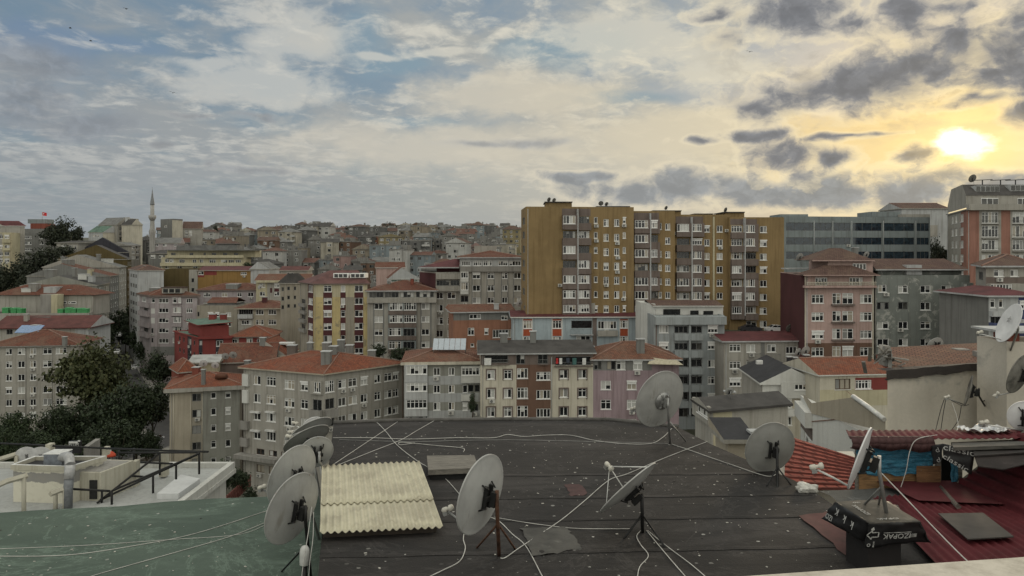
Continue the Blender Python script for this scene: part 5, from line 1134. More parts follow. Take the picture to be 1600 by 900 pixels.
# ================================================================== birds
bm2=MB()
bm2.lathe([(.005,-.35),(.06,-.2),(.08,0),(.06,.15),(.045,.22),(.01,.32)],0,8,Matrix.Rotation(R(90),4,'Y'))
for s_ in (-1,1):
    for q in (((.12,0,.02),(-.12,0,.02),(-.1,s_*.35,.2),(.1,s_*.35,.2)),((.1,s_*.35,.2),(-.1,s_*.35,.2),(-.2,s_*.8,.08),(-.1,s_*.8,.08))): bm2.face(q); bm2.face([(x,y,z-.015) for x,y,z in reversed(q)])
bird=bm2.mesh('bird',plain('bird_feathers',(.05,.05,.055),.8))
for px,py,yw,lb in ((197,14,70,'dark bird highest in the upper left sky'),(110,44,20,'dark bird gliding at the far left of the sky'),(142,64,40,'dark bird just below and right of the far left one'),(270,145,100,'dark bird alone lower down in the left sky'),(1171,81,60,'tiny dark bird alone in the upper right sky')):
    o=link('bird',bird); o.location=P(px,py,170); o.rotation_euler=(R(15),0,R(yw)); tag(o,lb,'bird','birds in the sky')
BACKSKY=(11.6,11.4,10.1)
# ================================================================== near roofs
def RZ(Y): return CZ-5-.03*(Y-11)
def onroof(px,py,dz=0.):
    Y=(4.67-dz)/((py-HY)/F-.03); return P(px,py,Y)
def onz(px,py,z): return P(px,py,-z*F/(py-HY))        # z below the eye
def felt(key,c,seam=True,c2=None,spots=.5):
    m,n,b=nt('roof_felt_'+key); co=coord(n)
    big=noise(n,co,.45,6,.65,.5); col=mixc(n,ramp(n,big,.33,.68),c,c2 or dark(c,.62))
    st=ramp(n,noise(n,co,.22,8,.7,.8,sc=(.6,1.5,1)),.50,.60,0,1); col=mixc(n,mathn(n,'MULTIPLY',st,.55),col,tuple(x*1.9+.008 for x in c)); ed=ramp(n,mathn(n,'ABSOLUTE',mathn(n,'SUBTRACT',noise(n,co,.35,7,.7,1.2),.5)),0,.018,1,0); col=mixc(n,mathn(n,'MULTIPLY',ed,.45),col,tuple(x*2.2+.01 for x in c))
    col=mixc(n,ramp(n,noise(n,co,2.2,6,.7,sc=(.5,1.6,1)),.5,.8,0,.55),col,tuple(x*1.55+.006 for x in c))
    h=noise(n,co,18,5,.65)
    col=mixc(n,ramp(n,h,.35,.8,0,.3),col,dark(c,.5))
    if seam:
        sp=N(n,'ShaderNodeSeparateXYZ'); n.links.new(co,sp.inputs[0])
        yy=mathn(n,'ADD',mathn(n,'MULTIPLY',sp.outputs[1],.62),mathn(n,'ADD',mathn(n,'MULTIPLY',sp.outputs[0],-.03),mathn(n,'MULTIPLY',noise(n,co,.7,3),.12)))
        fr=mathn(n,'FRACT',yy); line=ramp(n,mathn(n,'ABSOLUTE',mathn(n,'SUBTRACT',fr,.5)),.0,.022,1,0)
        col=mixc(n,mathn(n,'MULTIPLY',line,.25),col,dark(c,.3))
        stp=ramp(n,fr,.5,.56,0,1); h=mathn(n,'ADD',h,mathn(n,'MULTIPLY',stp,.4))
    vo=N(n,'ShaderNodeTexVoronoi',feature='F1'); vo.inputs['Scale'].default_value=4.6; n.links.new(co,vo.inputs['Vector'])
    wn=N(n,'ShaderNodeSeparateColor'); n.links.new(vo.outputs['Color'],wn.inputs[0])
    dist=mathn(n,'ADD',vo.outputs['Distance'],mathn(n,'MULTIPLY',mathn(n,'SUBTRACT',noise(n,co,26,3),.5),.22))
    sz=mathn(n,'MULTIPLY',mathn(n,'POWER',wn.outputs[0],3.4),.19)
    spot=mathn(n,'LESS_THAN',dist,sz)
    col=mixc(n,mathn(n,'MULTIPLY',spot,mathn(n,'MULTIPLY',wn.outputs[1],spots+.3)),col,(.55,.54,.5))
    n.links.new(col,b.inputs['Base Color']); b.inputs['Roughness'].default_value=.82; b.inputs['Specular IOR Level'].default_value=.3
    bump(n,b,h,.45,.02); return m
DARKFELT=felt('dark',(.0225,.020,.0188)); GREENFELT=felt('green',(.075,.103,.082),False,(.060,.085,.068),.4)
GREYFELT=felt('weathered',(.10,.10,.095),False,None,.3)
bd=thing('apartment_block','building whose dark grey felt covered flat roof with droppings fills the foreground','apartment block',(3,18,CZ-39))
pts=[onroof(*q) for q in ((494,1010),(497,900),(508,780),(521,662),(640,658),(800,656.5),(950,657),(1060,668),(1111,694),(1240,750),(1278,772),(1302,789),(1352,806),(1424,842),(1480,862),(1540,905),(1540,1010))]
mb=MB(); mb.face([p for p in reversed(pts)],0)
for a,c in zip(pts,pts[1:]+pts[:1]):
    mb.face([a,c,(c.x,c.y,CZ-5.9),(a.x,a.y,CZ-5.9)],0)
mb.build('roof',DARKFELT,bd,bd.location)
mb=MB(); mb.prism([(p.x+(.12 if p.x<0 else -.12),p.y-.12) for p in reversed(pts)],CZ-39,CZ-5.905); mb.build('wall',W['grey'],bd,bd.location)
mb=MB()
for a,c in zip(pts[3:7],pts[4:8]): mb.tube([a+Vector((0,0,.03)),c+Vector((0,0,.03))],.07,0,6)
mb.build('roof_edge',plain('roof_edge_felt',(.10,.095,.088),.85,sc=5),bd,bd.location)
gb=thing('apartment_block','building with a green painted flat roof at the lower left of the view','apartment block',(-9,16,CZ-39))
gz=-6.2
gp=[onz(*q,gz) for q in ((-260,812),(0,801),(60,797),(101,795),(187,791),(256,784),(330,779),(420,776),(512,774))]
gp=gp+[Vector((-2.0,19.4,CZ+gz)),Vector((-2.6,11,CZ+gz)),Vector((-15,11,CZ+gz))]
mb=MB(); mb.face([p for p in reversed(gp)],0)
for a,c in zip(gp,gp[1:]+gp[:1]): mb.face([a,c,(c.x,c.y,CZ+gz-.5),(a.x,a.y,CZ+gz-.5)],0)
mb.build('roof',GREENFELT,gb,gb.location)
mb=MB(); c0=sum(gp,Vector())/len(gp); mb.prism([((p.x-c0.x)*.97+c0.x,(p.y-c0.y)*.97+c0.y) for p in reversed(gp)],CZ-39,CZ+gz-.505); mb.build('wall',W['grey'],gb,gb.location)
# ---------------------------------------------------------------- corrugated fibre cement sheets
def fibre():
    m,n,b=nt('fibre_cement'); co=coord(n)
    col=mixc(n,ramp(n,noise(n,co,1.6,6,.7),.35,.7),(.52,.49,.37),(.36,.33,.25)); col=mixc(n,ramp(n,noise(n,co,5,6,.75),.56,.78,0,.8),col,(.17,.15,.11))
    n.links.new(col,b.inputs['Base Color']); b.inputs['Roughness'].default_value=.9; bump(n,b,noise(n,co,25,4),.3,.01); return m
cs=thing('corrugated_sheet','pale yellowish corrugated fibre cement sheets lying over an opening in the dark roof','roof sheet',onroof(598,800))
def corr(TL,TR,BR,BL,nr,nl,amp,lift=0,jag=0,seed=1,along=0.):
    r=random.Random(seed); mb=MB(); n_=nr*8; rows=[]
    for j in range(nl+1):
        t=j/nl; row=[]
        for i in range(n_+1):
            s_=i/n_; p=(TL.lerp(TR,s_)).lerp(BL.lerp(BR,s_),t); ph=2*math.pi*i/8
            row.append(Vector((p.x,p.y,p.z+amp*math.cos(ph)+lift*t+jag*(.5-r.random())*(1 if 0<j<nl else 0))))
        rows.append(row)
    b0=len(mb.v); mb.v=[tuple(p) for row in rows for p in row]; w=n_+1
    for j in range(nl):
        for i in range(n_): mb.f.append((j*w+i,(j+1)*w+i,(j+1)*w+i+1,j*w+i+1)); mb.m.append(0); mb.sm.add(len(mb.f)-1)
    return mb
FIB=fibre()
A,B_,C_,D_=onroof(503,727,.30),onroof(655,721,.30),onroof(692,823,.17),onroof(500,832,.17)
l=lambda t:(A.lerp(D_,t),B_.lerp(C_,t))
(a0,b0),(a1,b1),(a2,b2)=l(0),l(.66),l(.58)
mb=corr(a0,b0,b1,a1,17,5,.022,.03); o=mb.build('sheet',FIB,cs,cs.location)
mb=corr(a2,b2,C_,D_,17,4,.022); o2=mb.build('sheet',FIB,cs,cs.location)
for q in (o,o2): md=q.modifiers.new('thickness','SOLIDIFY'); md.thickness=.012; md.offset=-1
mb=MB()
fa=[onroof(508,735),onroof(650,729),onroof(682,832),onroof(505,840)]
for i in range(4):
    a,c=fa[i],fa[(i+1)%4]; mb.face([a-Vector((0,0,.1)),c-Vector((0,0,.1)),c+Vector((0,0,.10)),a+Vector((0,0,.10))])
mb.build('curb',plain('dark_timber',(.05,.04,.032),.9),cs,cs.location)
# chips, gravel and litter lying on the two flat roofs
r9=random.Random(9)
def chips(where,n_,pick,label,big):
    mb=MB()
    for i in range(n_):
        p=pick(); s_=r9.choice([.005,.006,.008,.010,.016])*big; M9=Matrix.Translation(p)@Matrix.Rotation(r9.uniform(0,3.1),4,'Z')
        mb.box((-s_*r9.uniform(.7,2),-s_,0),(s_*r9.uniform(.7,1.6),s_*r9.uniform(.5,1),s_*.5),r9.choice([0,0,0,1]),M9)
    o=tag(mb.build('debris',[plain('chip_pale',(.50,.48,.43),.9),plain('chip_dark',(.06,.055,.05),.9)]),label,'debris'); o['kind']='stuff'
def pr():
    while True:
        px,py=r9.uniform(505,1330),r9.triangular(662,898,690)
        if px<1060+max(0,py-672)*1.75 and not (495<px<700 and 715<py<850): return onroof(px,py,.004)
chips('dark',420,pr,'pale chips and litter scattered over the dark grey roof',1.0)
chips('green',70,lambda:onz(r9.uniform(-40,430),r9.uniform(806,898),gz+.004),'pale chips scattered over the green roof',1.1)
# felt laps: raised strips along the seams of the dark roof
for k_,(ya,yb,x0,x1) in enumerate(((746,741,540,1190),(783,774,560,1270),(819,808,500,1300),(872,855,498,1360))):
    mb=MB(); A9,B9=onroof(x0,ya,.004),onroof(x1,yb,.004); nseg=40; prev=None
    for i in range(nseg+1):
        p=A9.lerp(B9,i/nseg)+Vector((0,.012*math.sin(i*.9)+r9.uniform(-.012,.012),0)); h=.003+r9.uniform(0,.004); q=(p+Vector((0,0,h)),p+Vector((0,.10,h+.001)),p+Vector((0,.16,0)),p)
        if prev:
            for a in range(3): mb.face([prev[a],q[a],q[a+1],prev[a+1]],0)
            mb.face([prev[3],q[3],q[0],prev[0]],1)
        prev=q
    mb.build('felt_lap',[DARKFELT,plain('tar',(.013,.012,.011),.8)],bd,None).matrix_basis=Matrix.Translation(-bd.location)
# ---------------------------------------------------------------- hatch board, patches
def wood(key,c):
    m,n,b=nt(key); co=coord(n); g=noise(n,co,2.0,6,.7,1.0,sc=(1.2,9,9))
    col=mixc(n,ramp(n,g,.35,.7),c,dark(c,.4)); n.links.new(col,b.inputs['Base Color']); b.inputs['Roughness'].default_value=.85; bump(n,b,g,.4,.02); return m
WOOD=wood('weathered_wood',(.19,.175,.15)); OSB=wood('chipboard',(.25,.14,.06))
hb_=thing('hatch_cover','weathered wooden hatch board on a low black curb, behind the corrugated sheets','hatch',onroof(708,733))
q=[onroof(667,712,.28),onroof(741,711,.28),onroof(748,731,.25),onroof(669,734,.25)]
mb=MB(); mb.face(list(reversed(q))); 
for i in range(4): a,c=q[i],q[(i+1)%4]; mb.face([a,c,c-Vector((0,0,.12)),a-Vector((0,0,.12))])
mb.build('board',WOOD,hb_,hb_.location)
cq=sum(q,Vector())/4; mb=MB(); qq=[cq+(p-cq)*.9 for p in q]
for i in range(4): a,c=qq[i],qq[(i+1)%4]; mb.face([a-Vector((0,0,.123)),c-Vector((0,0,.123)),Vector((c.x,c.y,RZ(c.y)-.03)),Vector((a.x,a.y,RZ(a.y)-.03))])
mb.build('curb',plain('black_felt',(.014,.014,.014),.9),hb_,hb_.location)
def patch(name,label,cat,px,mat,dz=.012,sub=10,amp=.012,seed=3):
    r=random.Random(seed); q=[onroof(*p,dz) for p in px]; mb=MB(); mb.v=[]
    for j in range(sub+1):
        for i in range(sub+1):
            p=(q[0].lerp(q[1],i/sub)).lerp(q[3].lerp(q[2],i/sub),j/sub); e=i in(0,sub) or j in(0,sub)
            mb.v.append((p.x+(r.uniform(-.05,.05) if e else 0),p.y+(r.uniform(-.05,.05) if e else 0),p.z+r.uniform(0,amp)+amp*math.sin(i*1.7+j*.9)))
    w=sub+1
    for j in range(sub):
        for i in range(sub): mb.f.append((j*w+i,(j+1)*w+i,(j+1)*w+i+1,j*w+i+1)); mb.m.append(0); mb.sm.add(len(mb.f)-1)
    return tag(mb.build(name,mat),label,cat)
patch('roof_patch','crumpled weathered grey membrane patch stuck on the dark roof between two dishes','roof patch',((813,826),(886,824),(912,858),(834,869)),sheet('patch',(.085,.082,.075),.5))
patch('roof_patch','faded reddish painted patch behind the thin tilted dish','roof patch',((884,757),(905,757),(918,773),(893,776)),plain('faded_red_paint',(.075,.038,.036),.85),.006,6,.002)
patch('roof_patch','dull red sheet lying on the dark roof left of the wrapped black chimney','roof patch',((1250,806),(1300,800),(1376,868),(1328,872)),plain('dull_red_sheet',(.085,.03,.028),.8),.02,6,.01)
patch('roof_patch','weathered grey felt strip along the low red tile roof eave','roof patch',((1282,768),(1420,762),(1452,788),(1330,798)),GREYFELT,.03,8,.01)
# ---------------------------------------------------------------- satellite dishes
def dishm(key,c,rs):
    m,n,b=nt(key); co=coord(n); col=mixc(n,ramp(n,noise(n,co,2.2,5,.6),.3,.75),c,dark(c,.78))
    st=ramp(n,noise(n,co,2.0,6,.65,.2,sc=(3.5,3.5,.5)),.52,.75,0,.6); col=mixc(n,st,col,(.17,.155,.13))
    ru=ramp(n,noise(n,co,rs,7,.7,.3),.66,.72,0,.85); col=mixc(n,ru,col,(.16,.07,.03)); n.links.new(col,b.inputs['Base Color']); b.inputs['Roughness'].default_value=.5; return m
DG=dishm('dish_grey',(.34,.34,.325),3.1); DG2=dishm('dish_grey_pale',(.40,.40,.385),4.4); DG3=dishm('dish_grey_dull',(.26,.26,.245),5.3); DW=plain('dish_white',(.60,.60,.60),.45,0,.15,2); DD=plain('dish_dirty',(.20,.19,.17),.7,.1,.5,3)
LNBM=plain('receiver_plastic',(.50,.48,.42),.5)
DISHES=[]
def dish(label,px,py,Y,r,nv,base,lnb=None,mat=DG,legs=(),mast=GALV,hub=0,depth=.15,asp=1.0,group='satellite dishes on the near roofs'):
    c=P(px,py,Y); nv=Vector(nv).normalized(); base=base if isinstance(base,Vector) else onroof(*base)
    o=thing('satellite_dish',label,'satellite dish',base,group)
    up=Vector((0,0,1)); xa=up.cross(nv).normalized(); ya=nv.cross(xa); M=Matrix(((xa.x,ya.x,nv.x,c.x),(xa.y,ya.y,nv.y,c.y),(xa.z,ya.z,nv.z,c.z),(0,0,0,1)))
    mb=MB(); pf=[(r*i/9,depth*r*(i/9)**2) for i in range(1,10)]
    prof=[(.004,0)]+pf+[(r+.018,depth*r+.004),(r+.018,depth*r-.02),(r,depth*r-.016)]+[(a,z-.012) for a,z in reversed(pf[:-1])]+[(.004,-.012)]
    mb.lathe(prof,0,48,M@Matrix.Diagonal((1,asp,1,1))); mb.build('reflector',mat,o,base)
    mb=MB(); 
    if hub: mb.lathe([(.01,-.03),(hub,-.03),(hub*1.05,.02),(hub*.95,.05)],0,24,M@Matrix.Translation((0,0,-.02)))
    for s_ in (-1,1): mb.box((s_*.07-.018,-.19,-.085),(s_*.07+.018,.19,-.016),0,M)
    mb.box((-.12,-.035,-.12),(.12,.035,-.08),0,M); mb.box((-.05,-.12,-.22),(.05,.12,-.12),0,M)
    for w in range(4): mb.tube([M@Vector((math.cos(w*1.57+.8)*.13,math.sin(w*1.57+.8)*.22,-.11)),M@Vector((math.cos(w*1.57+.8)*.2,math.sin(w*1.57+.8)*.3,0))],.014)
    mb.build('bracket',DARKM if not hub else GALV,o,base)
    mt=M@Vector((0,.06,-.22)); mb=MB(); mb.tube([mt+Vector((0,0,.10)),mt-Vector((0,0,.15)),base-Vector((0,0,.05))],.032,0,8); mb.build('mast',mast,o,base)
    for lg in legs:
        e=onroof(*lg) if not isinstance(lg,Vector) else lg; mb=MB(); mb.tube([base.lerp(mt,.55),e],.018,0,6); mb.build('leg',mast,o,base)
    if lnb:
        lp=P(lnb[0],lnb[1],lnb[2] if len(lnb)>2 else Y+nv.y*r*1.1); rim=M@Vector((0,-r,depth*r)); rs=[M@Vector((s_*r*.8,-r*.6,depth*r)) for s_ in (-1,1)]
        dr=(c-lp).normalized(); mb=MB(); mb.tube([rim,rim.lerp(lp,.5)-Vector((0,0,.02)),lp-Vector((0,0,.05))],.018 if len(lnb)<4 else .007,0,6)
        if len(lnb)>3:
            for q in (rs[0],M@Vector((r*.2,r*.97,depth*r))): mb.tube([q,lp],.011,0,5)
        mb.build('feed_arm',WHITEP if mat is DW or len(lnb)>3 else GALV,o,base)
        Q=dr.to_track_quat('Z','Y').to_matrix().to_4x4(); Q.translation=lp; mb=MB(); mb.lathe([(.03,-.12),(.045,-.1),(.045,-.03),(.03,-.02),(.028,.02),(.055,.04),(.055,.085),(.02,.10)],0,12,Q); mb.box((-.05,-.09,-.1),(.05,-.03,-.02),1,Q); mb.build('receiver',[LNBM,GALV],o,base)
    return o
dish('grey dish on a rusty pole, facing left, nearest the corrugated sheets',758,775,12.4,.64,(-.84,.51,.157),(780,868),(700,795),legs=((745,856),(805,858)),mast=RUST,mat=DG2)
dish('dish tilted steeply up, seen almost edge on, alone amid the dark roof',987,768,13.9,.65,(-.63,.41,.70),(1004,832),(952,729,14.5,1),legs=((975,842),(1040,856)),mat=DG2,mast=DARKM)
dish('large round grey dish with a big hub, in front of the mauve building',1035,626,20.9,.80,(-.48,.84,.24),(1047,693),(990,638),legs=((1072,690),),hub=.24)
dish('round grey dish on a tripod, behind and left of the white sack',1206,702,18.0,.62,(-.2,.95,.2),(1215,762),(1170,708),legs=((1198,760),(1236,758)),mat=DG3,mast=DARKM)
lb=lambda px,py:onz(px,py,gz)
dish('nearest dish of the left cluster, dark bracket on its grey back',462,797,13.6,.63,(-.87,.45,.21),lb(486,905),None,legs=(lb(440,893),),mat=DG,mast=DARKM)
dish('second dish of the left cluster with a rust spot, behind the nearest one',461,746,16.2,.66,(-.85,.47,.23),lb(500,842),(410,761),legs=(),mat=DG2)
dish('narrow tilted dish of the left cluster, lower of the two steep ones',481,690,19.0,.58,(-.50,.42,.74),lb(505,800),(452,682,19.4,1),mat=DG3)
dish('narrow tilted dish of the left cluster, upper of the two steep ones',488,676,20.6,.58,(-.50,.42,.74),lb(512,790),(455,675,21,1))
dish('pale round dish farthest back in the left cluster',492,670,22.4,.34,(-.35,.9,.25),onroof(514,668),(461,661),mat=DW)
dish('blue grey dish half hidden behind the rust spotted dish of the left cluster',495,708,17.6,.38,(-.45,.85,.3),onroof(520,745),None)
# vent cap beside the nearest dish
vc=thing('vent_cap','white plastic vent cap on a dark pipe beside the nearest left dish','vent cap',onz(476,912,gz)); p=P(476,868,13.2); mb=MB(); M=Matrix.Translation(p)
mb.lathe([(.07,-.16),(.085,-.15),(.085,.06),(.075,.12),(.05,.16),(.01,.175)],0,16,M); mb.build('cap',WHITEP,vc,vc.location); mb=MB(); mb.tube([p-Vector((0,0,.16)),Vector((p.x,p.y,CZ+gz-.05))],.05); mb.build('pipe',DARKM,vc,vc.location)
# ---------------------------------------------------------------- cables
CABM=plain('cable_white',(.52,.51,.48),.6,0,.25,3); CABG=plain('cable_grey',(.26,.26,.25),.6)
def smoothp(pts,n=7):
    out=[]
    for i in range(len(pts)-1):
        a=pts[max(i-1,0)]; b_=pts[i]; c=pts[i+1]; d=pts[min(i+2,len(pts)-1)]
        for k in range(n):
            t=k/n; out.append(.5*((2*b_)+(c-a)*t+(2*a-5*b_+4*c-d)*t*t+(3*b_-a-3*c+d)*t**3))
    out.append(pts[-1]); return out
def cable(label,pts,on='r',r=.008,m=None):
    f={'r':lambda q:onroof(q[0],q[1],.012+(q[2] if len(q)>2 else 0)),'g':lambda q:onz(q[0],q[1],gz+.012),'a':lambda q:P(*q)}[on]
    mb=MB(); mb.tube(smoothp([f(q) for q in pts]),r,0,5); return tag(mb.build('cable',m or CABM),label,'cable','cables on the near roofs')
cable('white cable from the roof edge to the top left corner of the corrugated sheets',[(621,659),(570,693),(519,727)])
cable('white cable running past the hatch board to the rusty pole dish and the frame bottom',[(589,660),(602,673),(620,695),(649,718),(672,732),(695,747),(721,776),(740,800),(776,812),(800,834),(822,854),(847,900),(860,925)],r=.009)
cable('white cable crossing two others before the top of the corrugated sheets',[(679,657),(651,673),(625,688),(582,705),(527,727)])
cable('long wavy white cable along the far part of the dark roof to the hub dish',[(520,684),(580,684),(640,686),(712,684),(770,684),(793,679),(819,682),(851,680),(891,680),(929,688),(972,693),(1016,693),(1036,683),(1050,669)],r=.010)
cable('straight grey cable just below the long wavy one',[(530,687),(640,690),(730,688),(813,687.5),(930,690),(1044,693)],r=.009,m=CABG)
cable('white cable with a loop ending behind the hatch board',[(648,692),(626,695),(628,691),(680,696),(722,700),(724,706)],r=.009)
cable('long white cable rising diagonally from the rusty pole to the right roof edge',[(782,872),(790,871),(810,857),(845,834),(880,810),(914,782),(952,750),(981,740),(1030,719),(1073,702),(1105,690)],r=.009)
cable('white cable curving from the rusty pole dish to the foot of the thin tilted dish',[(772,808),(813,815),(871,823),(914,826),(984,826)],r=.007)
cable('white cable hanging from the front dish receiver down to the frame bottom',[(727,825),(724,842),(727,857),(718,877),(692,891),(670,902),(655,915)],r=.009)
cable('white cable snaking down from the thin tilted dish foot to the frame bottom',[(1005,826),(995,837),(1001,851),(1013,868),(1000,885),(996,902),(994,920)],r=.008)
cable('straight white cable, left of the pair leaving the thin tilted dish',[(1010,829),(1040,865),(1072,902),(1090,922)],r=.008)
cable('straight white cable, right of the pair leaving the thin tilted dish',[(1012,829),(1040,852),(1080,882),(1110,908)],r=.008)
cable('white cable from the hub dish to the tripod dish along the right roof edge',[(1050,694),(1080,704),(1111,715),(1149,728),(1187,741),(1205,744),(1217,738)],r=.009)
cable('upper long white cable over the green roof',[(-60,867),(0,869),(107,867),(213,852),(307,833),(420,797),(450,786)],'g')
cable('thin white cable crossing the upper long one on the green roof',[(-60,860),(0,857.5),(133,852),(267,843),(373,835),(420,817),(450,800)],'g',r=.006)
cable('lower long white cable over the green roof',[(120,912),(147,899),(267,865),(360,838),(420,814),(440,806)],'g')
cable('white cable hanging from the nearest left dish',[(487,792,13.4),(482,830,13.2),(474,880,13.0),(470,915,12.9)],'a',r=.007)
cable('second white cable hanging beside the vent cap',[(490,800,13.4),(489,840,13.2),(484,880,13.0),(482,915,12.9)],'a',r=.006)
cable('white cable from the white edge dish down across the red corrugated roof',[(1366,728,12.3),(1405,768,12.2),(1450,815,11.9),(1494,860,11.6),(1515,880,11.4)],'a',r=.010)
cable('white cable looping over the shack roof down past the blue tarp',[(1406,766,16.3),(1416,735,16.2),(1422,704,16.15),(1434,686,16.2),(1468,679,16.9),(1494,674,17.9),(1496,655,24),(1488,630,25.4)],'a',r=.009)
# ---------------------------------------------------------------- low red tile roof and white sack
lr=thing('house','low house whose bright red ribbed tile roof lies just beyond the white sack','house',(8,20,CZ-16))
e0,e1,e2,e3=P(1225,765,18.2),P(1372,765,18.2),P(1345,728,20.0),P(1228,686,22.0)
e2.z=e0.z+(e2.y-18.2)*.10+.05; e3.z=e0.z+(e3.y-18.2)*.10; 
mb=MB()
# ribs follow the eave; rows are real steps
rows=11
for i in range(rows):
    t0,t1=i/rows,(i+1)/rows; a,b_=e0.lerp(e3,t0),e1.lerp(e2,t0); c,d_=e1.lerp(e2,t1),e0.lerp(e3,t1); hh=Vector((0,0,.05))
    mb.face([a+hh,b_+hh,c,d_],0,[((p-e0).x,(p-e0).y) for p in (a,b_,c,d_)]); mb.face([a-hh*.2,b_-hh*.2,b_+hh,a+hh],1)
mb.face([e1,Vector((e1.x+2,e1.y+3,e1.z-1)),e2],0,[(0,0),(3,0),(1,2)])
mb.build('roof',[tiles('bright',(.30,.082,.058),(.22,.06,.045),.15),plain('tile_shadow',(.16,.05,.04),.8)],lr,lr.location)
mb=MB(); mb.prism([(e0.x+.2,18.5),(e1.x,18.5),(e1.x+1,21.8),(e0.x+.8,21.8)],CZ-16,e0.z-.03); mb.build('wall',W['plaster'],lr,lr.location)
def blob(name,label,cat,c,s_,mat,seed,sq=.4):
    r=random.Random(seed); me=bmesh.new(); bmesh.ops.create_icosphere(me,subdivisions=3,radius=1)
    for v in me.verts:
        k=1+.16*math.sin(v.co.x*5+seed)+.13*math.sin(v.co.y*7+v.co.z*4)+r.uniform(-.05,.05); v.co=Vector((v.co.x*s_[0]*k,v.co.y*s_[1]*k,max(v.co.z,-.6)*s_[2]*k))
    m=bpy.data.meshes.new(name); me.to_mesh(m); me.free(); m.materials.append(mat); o=link(name,m); o.location=c; return tag(o,label,cat)
blob('sack','crumpled white plastic sack lying at the right edge of the dark roof','sack',onroof(1259,768)+Vector((0,0,.06)),(.23,.16,.13),plain('sack_white',(.55,.54,.50),.5,sc=6),3)
# ---------------------------------------------------------------- membrane wrapped chimney with its dish
BLK=plain('membrane_black',(.016,.016,.017),.5,0,.4,5); WORN=sheet('membrane_worn',(.10,.09,.075),.6)
zt_,zb_=-4.1,-4.47
wc=thing('wrapped_chimney','squat chimney wrapped in black printed membrane that carries the white edge on dish','chimney',onroof(1382,866))
TL,TR,BR,BL=onz(1306,784,zt_),onz(1378,780,zt_),onz(1438,814.5,zt_),onz(1359,817.5,zt_)
mb=MB(); n_=8
def drape(a,b_,c,d_,mi,amp,seed,sub=8):
    r=random.Random(seed); w0=len(mb.v); w=sub+1
    for j in range(w):
        for i in range(w):
            p=a.lerp(b_,i/sub).lerp(d_.lerp(c,i/sub),j/sub); nn=(b_-a).cross(d_-a).normalized(); k=amp*(math.sin(i*1.9+seed)+math.sin(j*1.3+i*.8))*(0 if j==0 or (mi==1 and (i in(0,sub) or j==sub)) else 1)
            q=p+nn*k; mb.v.append(tuple(q))
    for j in range(sub):
        for i in range(sub): mb.f.append((w0+j*w+i,w0+(j+1)*w+i,w0+(j+1)*w+i+1,w0+j*w+i+1)); mb.m.append(mi); mb.sm.add(len(mb.f)-1)
drape(TL,TR,BR,BL,1,.006,1)
drape(BL,BR,onz(1452,846,zb_),onz(1352,856,zb_-.05),0,.015,2)
drape(TL,BL,onz(1348,846,zb_-.03),onz(1286,811,zb_+.02),0,.018,5)
drape(BR,TR,onz(1402,790,zb_),onz(1455,848,zb_),0,.015,7)
drape(TR,TL,onz(1300,790,zb_),onz(1392,790,zb_),0,.01,9)
o=mb.build('membrane',[BLK,WORN],wc,wc.location); md=o.modifiers.new('thickness','SOLIDIFY'); md.thickness=.012; md.offset=-1
cq=(TL+TR+BR+BL)/4; mb=MB(); qq=[cq+(p-cq)*.66+Vector((0,.12,0)) for p in (BL,BR,TR,TL)]; mb.prism([(p.x,p.y) for p in qq],CZ-5.3,CZ+zt_-.05); mb.build('stack',plain('dark_brick',(.012,.010,.010),.9),wc,wc.location)
def text(body,origin,xdir,ydir,h,mat,parent,name='lettering',flip=False,fit=None):
    cu=bpy.data.curves.new(name,'FONT'); cu.body=body; cu.size=1; cu.align_x='CENTER'; cu.align_y='CENTER'; cu.extrude=.002; cu.resolution_u=3
    o=link(name,cu); cu.materials.append(mat); xdir=Vector(xdir).normalized(); ydir=Vector(ydir); ydir=(ydir-xdir*ydir.dot(xdir)).normalized(); z=xdir.cross(ydir)
    sx=h*1.25
    if flip: xdir,ydir=-xdir,-ydir
    M=Matrix((( xdir.x,ydir.x,z.x,0),(xdir.y,ydir.y,z.y,0),(xdir.z,ydir.z,z.z,0),(0,0,0,1))); bpy.context.view_layer.update()
    w=o.dimensions.x or 1
    kx=(fit/w) if fit else h/.7
    M=M@Matrix.Diagonal((kx,h/.7,1,1)); M.translation=Vector(origin)-(parent.location if parent else Vector()); o.matrix_basis=M
    bpy.context.view_layer.update(); me=bpy.data.meshes.new_from_object(o.evaluated_get(bpy.context.evaluated_depsgraph_get())); me.name=name; r_=link(name,me,parent); r_.matrix_basis=M; bpy.data.objects.remove(o)
    return r_
PRINT=plain('membrane_print',(.50,.50,.48),.6,0,.5,12)
fx=BR-BL; fy=BL-onz(1352,856,zb_-.05)
def fpt(u,v,off=.035): 
    q=BL+fx*u-fy*v; nn=fx.cross(fy).normalized(); return q+nn*off
text('IZOPAK',fpt(.56,.50),fx,fy,.085,PRINT,wc,flip=True,fit=.44)
mb=MB(); xn,yn=fx.normalized(),fy.normalized(); nn=fx.cross(fy).normalized()
def flat(pts,o_,off=0):
    mb.face([o_+xn*a+yn*b_+nn*off for a,b_ in pts])
o_=fpt(.08,.42)
ar=[(-.10,0),(-.02,.075),(-.02,.04),(.085,.04),(.085,-.04),(-.02,-.04),(-.02,-.075)]
for i in range(7):
    a,b_=Vector(ar[i]),Vector(ar[(i+1)%7]); t=(b_-a).normalized(); w=Vector((-t.y,t.x))*.009; flat([a-w,b_-w,b_+w,a+w],o_)
flat([(.02,-.12),(.045,-.12),(.045,-.22),(.02,-.22)],o_); flat([(-.05,.10),(-.01,.14),(.01,.09),(-.03,.06)],o_)
